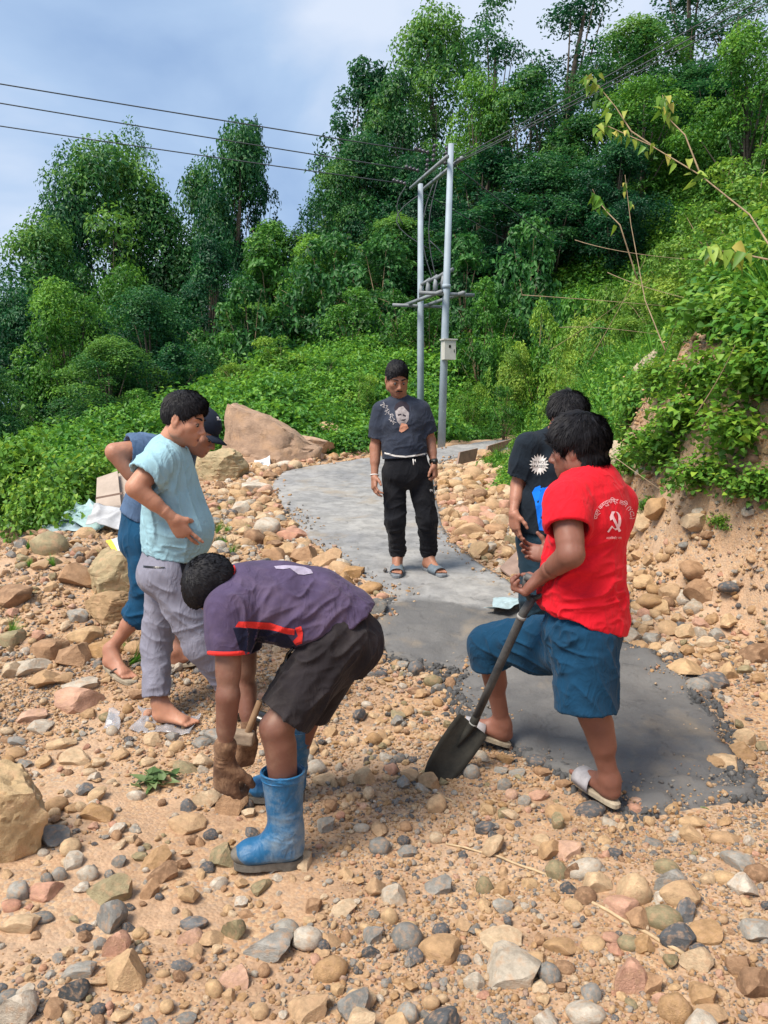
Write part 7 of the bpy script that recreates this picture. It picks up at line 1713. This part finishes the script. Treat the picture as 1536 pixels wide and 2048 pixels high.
# ---------------------------------------------------------------- poles, wires, sheets and litter
m_pole = mat('galvanised_pole', (.30, .36, .42), .6, .4, .12, 3, .1, 30); m_steel = mat('grey_steel', (.20, .22, .24), .6, .4, .25, 6); m_ins = mat('dark_insulator', (.06, .055, .07), .35, .5, .3, 5)
m_box = mat('cream_box', (.50, .49, .45), .7, .3, .1, 8); m_wire = mat('wire', (.06, .065, .075), .6, .3); m_ply = mat('weathered_board', (.40, .33, .28), .85, .2, .14, 5, .3, 40); m_brd = mat('rusty_board', (.27, .19, .155), .85, .2, .25, 6, .3, 40)
def utility_poles():
    A0, A1, B0, B1 = P(842, 800, 16.42), P(841, 368, 16.42), P(882, 845, 14.82), P(902, 288, 14.82)
    A0.z = gz(A0.x, A0.y) - .4; B0.z = gz(B0.x, B0.y) - .4
    root = thing('utility_poles', 'pair of tall grey steel power poles joined by a crossarm and a platform', 'power pole', (A0.x, A0.y, A0.z + .4))
    for a, b in ((A0, A1), (B0, B1)):
        q = MB(); q.tube([a, a.lerp(b, .45), b], [.078, .070, .052], 14); p = q.build('pole', m_pole, root)
        q = MB(); f = .12 if a is A0 else .57; q.tube([a.lerp(b, f), a.lerp(b, f + .012)], .079, 14); q.build('joint_ring', m_pole, p)
    dd = nv(B1 - A1); back = Vector((dd.y, -dd.x, 0)).normalized()
    arm_a, arm_b = P(834, 378, 16.60), P(910, 314, 14.65)
    for k, z in ((0, 0), (1, -.0)):
        q = MB(); o = back * (.14 if k else -.14); q.tube([arm_a + o, arm_b + o], .038, 4); q.build('crossarm', m_steel, root)
    pa, pb = P(828, 612, 16.78), P(906, 584, 14.58)
    for k in (-1, 1):
        q = MB(); q.tube([pa + back * k * .22, pb + back * k * .22], .042, 4); q.build('platform_beam', m_steel, root)
    for c in (P(836, 612, 16.42), P(894, 588, 14.82)):
        q = MB(); q.tube([c - back * .55, c + back * .55], .042, 4); q.build('platform_beam', m_steel, root)
    for i in range(4):
        c = pa.lerp(pb, .2 + i * .19) + Vector((0, 0, .1)); q = MB(); q.tube([c, c + Vector((0, 0, .14)), c + Vector((0, 0, .27))], [.04, .05, .028], 10); q.tube([c + Vector((0, 0, .27)), c + Vector((.19, -.08, .38))], .035, 6); q.build('fuse', m_steel, root)
    ends = [(P(858, 306, 15.06), 1), (P(838, 342, 15.77), 1), (P(812, 368, 16.49), 1), (P(866, 324, 15.42), 0), (P(852, 352, 16.01), 0), (P(890, 330, 15.12), 0)]
    for c, l in ends:
        q = MB(); d = nv(Vector((-.85, -.5, .1)) if l else Vector((.1, -.1, 1)))
        for j in range(4): q.tube([c + d * j * .085, c + d * (j * .085 + .03), c + d * (j * .085 + .07)], [.014, .045, .014], 10)
        q.build('insulator', m_ins, root)
    c = P(897, 700, 14.71); M = Matrix.Rotation(.35, 3, 'Z'); q = MB(); q.box(c, 0.23, .16, .36, M); bx = q.build('meter_box', m_box, root, False)
    q = MB(); q.box(c + M @ Vector((0, 0, 0.19)), .28, .20, .024, M); q.build('lid', m_box, bx, False)
    q = MB(); q.box(c + M @ Vector((-.01, -.081, .06)), .04, .01, .05, M); q.box(c + M @ Vector((.08, -.081, -.02)), .012, .01, .055, M); q.build('window', m_dark, bx, False)
    q = MB()
    for (a, b, s_) in (((880, 345, 19.64), (876, 570, 19.40), .25), ((874, 350, 19.71), (872, 575, 19.48), .35), ((846, 385, 21.18), (862, 500, 20.79), .8), ((812, 372, 21.41), (806, 450, 21.41), .2), ((855, 590, 20.02), (858, 480, 20.17), -.5)):
        p0, p1 = P(*a), P(*b); q.tube([p0.lerp(p1, t) + Vector((-s_ * math.sin(t * 3.14), 0, 0)) for t in np.linspace(0, 1, 9)], .014, 5)
    q.build('jumper_cable', m_wire, root); rebase(root)
utility_poles()
def wire(a, b, sag, label, r=.011, n=24):
    a, b = Vector(a), Vector(b); sag, b = (sag, b) if 'guy' in label else (sag * .3, a + (b - a) * 2.2); q = MB(); q.tube([a.lerp(b, t) - a - Vector((0, 0, sag * 4 * t * (1 - t))) for t in np.linspace(0, 1, n)], r, 5)
    o = q.build('power_line', m_wire); o.location = a; tag(o, label, 'power line', 'wires from the poles')
wire(P(858, 306, 15.06), P(-190, 126, 13.09), .25, 'uppermost of the three wires running left from the poles over the sky')
wire(P(838, 342, 15.77), P(-190, 165, 13.86), .25, 'middle wire of the three running left from the poles over the sky')
wire(P(812, 368, 16.49), P(-190, 213, 14.63), .30, 'lowest of the three wires running left from the poles over the sky')
wire(P(906, 322, 14.82), P(1500, -25, 11.94), .35, 'upper of the wires rising right from the taller pole', .009)
wire(P(908, 326, 14.82), P(1500, -5, 11.94), .40, 'second wire rising right from the taller pole, just under the upper', .009)
wire(P(906, 330, 15.00), P(1460, 35, 12.32), .30, 'lowest of the wires rising right from the taller pole', .009)
wire(P(905, 328, 14.82), P(1100, 480, 20.79), .0, 'guy wire slanting down right from the top of the taller pole', .013)
wire(P(845, 385, 16.42), P(1010, 480, 22.33), .0, 'guy wire slanting down right from the shorter pole', .012)

def plate(pts, th, name, label, m, cat, lift=.0, group=None, parent_bevel=.0):
    pts = [Vector(p) for p in pts]; c = sum(pts, Vector()) / len(pts); n = nv((pts[1] - pts[0]).cross(pts[3] - pts[0])); n = n if n.z > 0 else -n
    V = [p - c + n * lift for p in pts] + [p - c + n * (lift + th) for p in pts]; k = len(pts)
    F = [tuple(range(k))[::-1], tuple(range(k, 2 * k))] + [(i, (i + 1) % k, k + (i + 1) % k, k + i) for i in range(k)]
    o = link(name, mesh_py(name, V, F, [m]), None, c); tag(o, label, cat, group); return o
def gp_(px, py, dz=0): v = on_ground(px, py); v.z += dz; return v
plate([gp_(999, 1146, .03), gp_(1046, 1116, .10), gp_(1066, 1142, .08), gp_(1030, 1168, .02)], .014, 'form_board', 'reddish brown board lying by the right edge of the path', m_brd, 'board')
plate([gp_(1030, 1168, .05), gp_(1062, 1140, .11), gp_(1078, 1165, .07), gp_(1052, 1180, .03)], .012, 'form_board', 'smaller dark brown board overlapping the reddish one by the path', m_brd, 'board')
plate([P(1234, 1180, 5.4), P(1262, 1186, 5.2), P(1240, 1216, 5.0), P(1215, 1212, 5.1)], .012, 'metal_sheet', 'flat dark grey sheet behind the waist of the man in red', m_steel, 'metal sheet')
a, b = hit(912, 930), hit(948, 921); plate([a, b, b + Vector((.05, .1, .20)), a + Vector((.05, .1, .20))], .03, 'form_board', 'rusty board standing on edge by the far path, nearer one', m_brd, 'board')
a, b = hit(972, 912), hit(1032, 892); plate([a, b, b + Vector((.05, .1, .17)), a + Vector((.05, .1, .17))], .03, 'form_board', 'rusty board standing on edge by the far path, farther one', m_brd, 'board')
plate([P(192, 1030, 7.0), P(244, 1022, 7.0), P(236, 944, 7.4), P(195, 958, 7.4)], .015, 'plywood_sheet', 'pale weathered plywood sheet leaning upright beside the grey-blue sacks', m_ply, 'board')
plate([P(236, 1025, 7.1), P(268, 1015, 7.15), P(262, 936, 7.5), P(236, 950, 7.45)], .015, 'plywood_sheet', 'second plywood sheet, behind the elbow of the man in light blue', m_ply, 'board')
plate([P(193, 994, 6.98), P(246, 984, 6.98), P(246, 988, 6.98), P(193, 998, 6.98)], .02, 'batten', 'dark strip across the leaning plywood sheet', m_brd, 'batten')
def sheet(c4, name, label, m, cat, amp=.03, freq=9, n=26, seed=1, on=True, stripe=None, th=.003):
    c4 = [Vector(p) for p in c4]; V = []; g = np.linspace(0, 1, n)
    for v in g:
        for u in g: V.append(c4[0].lerp(c4[1], u).lerp(c4[3].lerp(c4[2], u), v))
    V = np.array([list(v) for v in V]); h = 1 - np.abs(vnoise(V * freq, seed)); w = vnoise(V * freq * .5, seed + 4)
    V[:, 2] += amp * (h ** 2 - .3) + amp * .6 * w; V[:, 0] += amp * .8 * vnoise(V * freq * .8, seed + 7); V[:, 1] += amp * .8 * vnoise(V * freq * .8, seed + 8)
    if on: V[:, 2] = np.maximum(V[:, 2], ground_z(V[:, 0], V[:, 1]) + .004)
    i = np.arange(n - 1)[:, None] * n + np.arange(n - 1)[None]; F = np.stack([i, i + 1, i + n + 1, i + n], -1).reshape(-1, 4); c = V.mean(0)
    me = mesh_np(name, V - c, F, m if isinstance(m, list) else [m])
    if stripe: me.polygons.foreach_set('material_index', np.array([1 if stripe[0] < (k % (n - 1)) / (n - 1) < stripe[1] else 0 for k in range(len(F))], np.int32))
    o = link(name, me, None, c); md = o.modifiers.new('thick', 'SOLIDIFY'); md.thickness = th; tag(o, label, cat); return o
m_sack = mat('grey_blue_sack', (.32, .42, .45), .7, .3, .18, 12, .3, 200); m_sackw = mat('white_sack', (.55, .56, .58), .7, .3, .12, 10, .2, 200); m_yel = mat('yellow_sack', (.72, .55, .06), .6, .3, .1, 8)
sheet([P(82, 1062, 6.7), P(160, 1068, 6.7), P(170, 1030, 7.2), P(96, 1045, 7.2)], 'empty_sack', 'empty grey-blue woven sack lying left of the plywood sheets', m_sack, 'sack', .05, 8, seed=3)
sheet([P(128, 1048, 6.9), P(205, 1058, 6.8), P(205, 1008, 7.3), P(140, 1015, 7.3)], 'empty_sack', 'crumpled blue-green sack heaped below the plywood', mat('teal_sack', (.36, .52, .53), .7, .3, .2, 14, .2, 200), 'sack', .07, 7, seed=5)
sheet([P(175, 1052, 6.75), P(240, 1058, 6.7), P(252, 1012, 6.95), P(190, 1010, 7.0)], 'empty_sack', 'whitish crumpled sack draped at the foot of the plywood', mat('greyish_sack', (.42, .43, .45), .7, .3, .2, 12, .3, 150), 'sack', .06, 8, seed=8)
sheet([P(236, 1118, 5.55), P(280, 1108, 5.5), P(270, 1066, 6.0), P(209, 1079, 6.0)], 'yellow_sack', 'bright yellow sack with a white band behind the leg of the capped man', [m_yel, m_sackw], 'sack', .018, 5, seed=9, stripe=(.18, .50))
sheet([P(498, 940, 11.6), P(545, 938, 11.6), P(540, 918, 11.9), P(505, 922, 11.9)], 'plastic_bag', 'pale crumpled plastic bag beside the foot of the pointed boulder', m_sackw, 'plastic bag', .08, 7, seed=12)
sheet([P(975, 1222, 5.0), P(1045, 1208, 5.0), P(1050, 1190, 5.3), P(985, 1203, 5.3)], 'torn_sack', 'torn grey sack on the path behind the raised knee', m_sack, 'sack', .04, 11, seed=15)
m_film = mat('clear_film', (.62, .62, .66), .18, .6, .1, 20)
_b = m_film.node_tree.nodes['Principled BSDF']; _b.inputs['Transmission Weight'].default_value = .55; _b.inputs['Alpha'].default_value = .62
sheet([gp_(262, 1462, .01), gp_(385, 1474, .01), gp_(400, 1440, .02), gp_(285, 1420, .02)], 'plastic_sheet', 'clear crumpled plastic sheet under the foot of the man in light blue', m_film, 'plastic sheet', .028, 14, 40, 21, th=.001)
sheet([gp_(208, 1462, .01), gp_(238, 1466, .01), gp_(240, 1440, .05), gp_(220, 1438, .05)], 'plastic_scrap', 'small clear plastic scrap left of the clear sheet', m_film, 'plastic scrap', .02, 20, 18, 24, th=.001)

def stick(pxs, r, name, label, m, cat='stick', lift=.006, group=None):
    pts = [gp_(x, y, lift + (z if False else 0)) for x, y, *z in pxs]
    fine = []
    for i in range(len(pts) - 1):
        for t_ in np.linspace(0, 1, 6)[:-1]:
            p = pts[i].lerp(pts[i + 1], t_); fine.append(p)
    fine.append(pts[-1]); c = fine[0].copy(); q = MB(); q.tube([p - c + Vector((0, 0, .002 * math.sin(i * 1.7))) for i, p in enumerate(fine)], [r * (1 - .5 * i / len(fine)) for i in range(len(fine))], 6)
    o = q.build(name, m); o.location = c; tag(o, label, cat, group)
m_straw = mat('dry_stalk', (.46, .34, .21), .8, .2, .2, 30)
stick([(1368, 1912), (1290, 1868), (1180, 1805), (1090, 1752), (985, 1712), (893, 1690), (889, 1668), (899, 1640)], .0065, 'dry_stalk', 'long thin bent dry stalk slanting across the lower right stones', m_straw)
stick([(980, 1780), (1022, 1810)], .004, 'twig', 'short dry twig left of the long bent stalk', m_straw)
stick([(850, 1572), (880, 1592), (912, 1610)], .006, 'twig', 'pale twig on the ground by the shovel tip', m_straw)
stick([(1303, 1216), (1340, 1203)], .018, 'wood_scrap', 'pale piece of wood at the foot of the bank', m_ply, 'wood')
stick([(1362, 1608), (1395, 1614), (1418, 1621)], .004, 'green_stem', 'thin green stem at the near end of the fresh concrete', m_green_stem, 'stem')
stick([(1290, 1225), (1306, 1185), (1322, 1140), (1330, 1110)], .006, 'twig', 'thin upright dry twig against the earth bank', m_straw)
stick([(775, 1448), (790, 1440), (812, 1432)], .003, 'twig', 'tiny dry twig in the middle of the stony ground', m_straw)
stick([(1495, 1655), (1512, 1690), (1530, 1712)], .004, 'twig', 'thin dry twig near the right edge', m_straw)
stick([(700, 1765), (735, 1772), (770, 1784)], .003, 'twig', 'thin dry straw right of the blue boot', m_straw)
# bunch of cut leaves
def cut_leaves():
    c = gp_(315, 1572); root = thing('leafy_twig', 'bunch of freshly cut green leaves lying on the stones', 'cut leaves', tuple(c)); r = np.random.default_rng(5)
    m = leaf_material('cut_leaf', (.05, .10, .03), (.10, .18, .06), (.22, .29, .13)); st = MB()
    for i in range(34):
        a = r.uniform(-.5, 3.6); d = Vector((math.cos(a), math.sin(a) * .9, r.uniform(.0, .45))).normalized(); L_ = r.uniform(.055, .10); o = Vector((r.normal(0, .035), r.normal(0, .03), .012 + r.uniform(0, .035))); n = nv(Vector((r.normal(0, .4), r.normal(0, .4), 1)))
        me = leaves_mesh('leaf', np.array([list(o)]), np.array([list(n)]), [L_], np.array([r.uniform(.1, .95)]), m, r, .42, True); lf = link('leaf', me, root)
    for k in range(3): st.tube([Vector((-.02, -.06, .01)), Vector((.0, 0, .02)), Vector((r.normal(0, .05), .07, .03))], .003, 5)
    st.build('stem', m_green_stem, root)
cut_leaves()
# arching shoots with hanging leaves on the right
def shoot(pts, label, nl, size=.10, m=None, rr=.0055, bare=.35, seed=1, hang=.7, name='arching_shoot'):
    r = np.random.default_rng(seed); pts = [P(*p) for p in pts]; f = []
    for i in range(len(pts) - 1):
        for t_ in np.linspace(0, 1, 5)[:-1]: f.append(pts[i].lerp(pts[i + 1], t_))
    f.append(pts[-1]); root = thing(name, label, 'branch', tuple(f[0])); q = MB(); n = len(f); q.tube(f, [rr * (1 - .75 * i / n) for i in range(n)], 6); q.build('stem', m_twig, root); ps, ns = [], []
    for k in range(nl):
        u = bare + (1 - bare) * r.random() ** .7; x = u * (n - 1); j = min(int(x), n - 2); p = f[j].lerp(f[j + 1], x - j) + Vector(r.normal(0, .02, 3)); ps.append(p); ns.append(Vector((r.normal(0, .8), -.9, r.normal(.25, .5))))
    for p, nn_ in zip(ps, ns): link('leaf', leaves_mesh('leaf', np.array([list(p)]), np.array([list(nn_)]), [r.uniform(.6, 1.2) * size], np.array([r.uniform(.1, 1)]), m or (m_leaf_yellow if r.random() < .45 else m_leaf_lime), r, .42, True, hang * 4), root)
    rebase(root)
shoot([(1570, 540, 4.3), (1500, 430, 4.6), (1400, 350, 4.9), (1300, 290, 5.2), (1215, 252, 5.4), (1190, 262, 5.5)], 'long arching shoot with hanging yellowish leaves crossing before the trees', 34, .085, seed=2, bare=.3)
shoot([(1306, 292, 5.2), (1262, 262, 5.3), (1232, 215, 5.4), (1195, 170, 5.5), (1172, 150, 5.5)], 'upright tip of yellow-green leaves left of the arching shoot', 20, .08, seed=3, bare=.35)
shoot([(1402, 352, 4.9), (1370, 270, 5.0), (1335, 235, 5.1), (1325, 190, 5.1)], 'leafy tip with pale hanging leaves above the arching shoot', 20, .08, seed=4, bare=.55)
shoot([(1275, 560, 6), (1240, 450, 6), (1215, 425, 6.1), (1195, 400, 6.2), (1185, 378, 6.2)], 'small light green shoot tip standing out of the slope', 16, .09, seed=5, m=m_leaf_near, bare=.3)
shoot([(1540, 520, 4.2), (1470, 505, 4.4), (1420, 500, 4.5)], 'spray of broad yellowing leaves at the right edge', 26, .10, seed=6, bare=.2)
shoot([(1330, 700, 6), (1290, 600, 6.4), (1262, 450, 6.7), (1250, 350, 6.9)], 'tall thin bare shoot rising from the slope', 8, .06, seed=7, bare=.8)
for i, (a, b, c_) in enumerate([((1045, 590, 9), (1200, 600, 8.4), (1330, 612, 7.8)), ((1100, 700, 9), (1200, 640, 8.5), (1300, 560, 8)), ((1150, 480, 9), (1240, 510, 8.4), (1400, 520, 7.6)), ((1120, 655, 9), (1180, 650, 8.6), (1310, 668, 8)), ((1215, 545, 8.4), (1300, 585, 7.8), (1450, 612, 7)), ((1180, 720, 8.2), (1250, 600, 8), (1290, 520, 8)),
                                 ((1300, 760, 6.6), (1340, 700, 6.4), (1365, 600, 6.2)), ((1210, 900, 5.9), (1270, 945, 5.5), (1330, 985, 5.2)), ((1390, 830, 4.9), (1440, 760, 4.8), (1470, 690, 4.7))]):
    pts = [P(*a), P(*b), P(*c_)]; q = MB(); q.tube([pts[0].lerp(pts[1], t_).lerp(pts[1].lerp(pts[2], t_), t_) - pts[0] for t_ in np.linspace(0, 1, 10)], [.004 * (1 - .6 * t_) for t_ in np.linspace(0, 1, 10)], 5)
    o = q.build('bare_twig', m_twig); o.location = pts[0]; tag(o, ['topmost long pale bare twig lying over the slope', 'bare twig slanting up over the dark hollow weeds', 'long dark twig crossing the slope high up', 'short pale twig low among the slope weeds', 'long pale twig reaching to the right shrub', 'upright bare twig on the slope', 'bare dry stem rising behind the near shrub', 'dead stem lying on the bank behind the red shirt', 'dark bare stem inside the near right shrub'][i], 'twig', 'bare twigs over the slope')
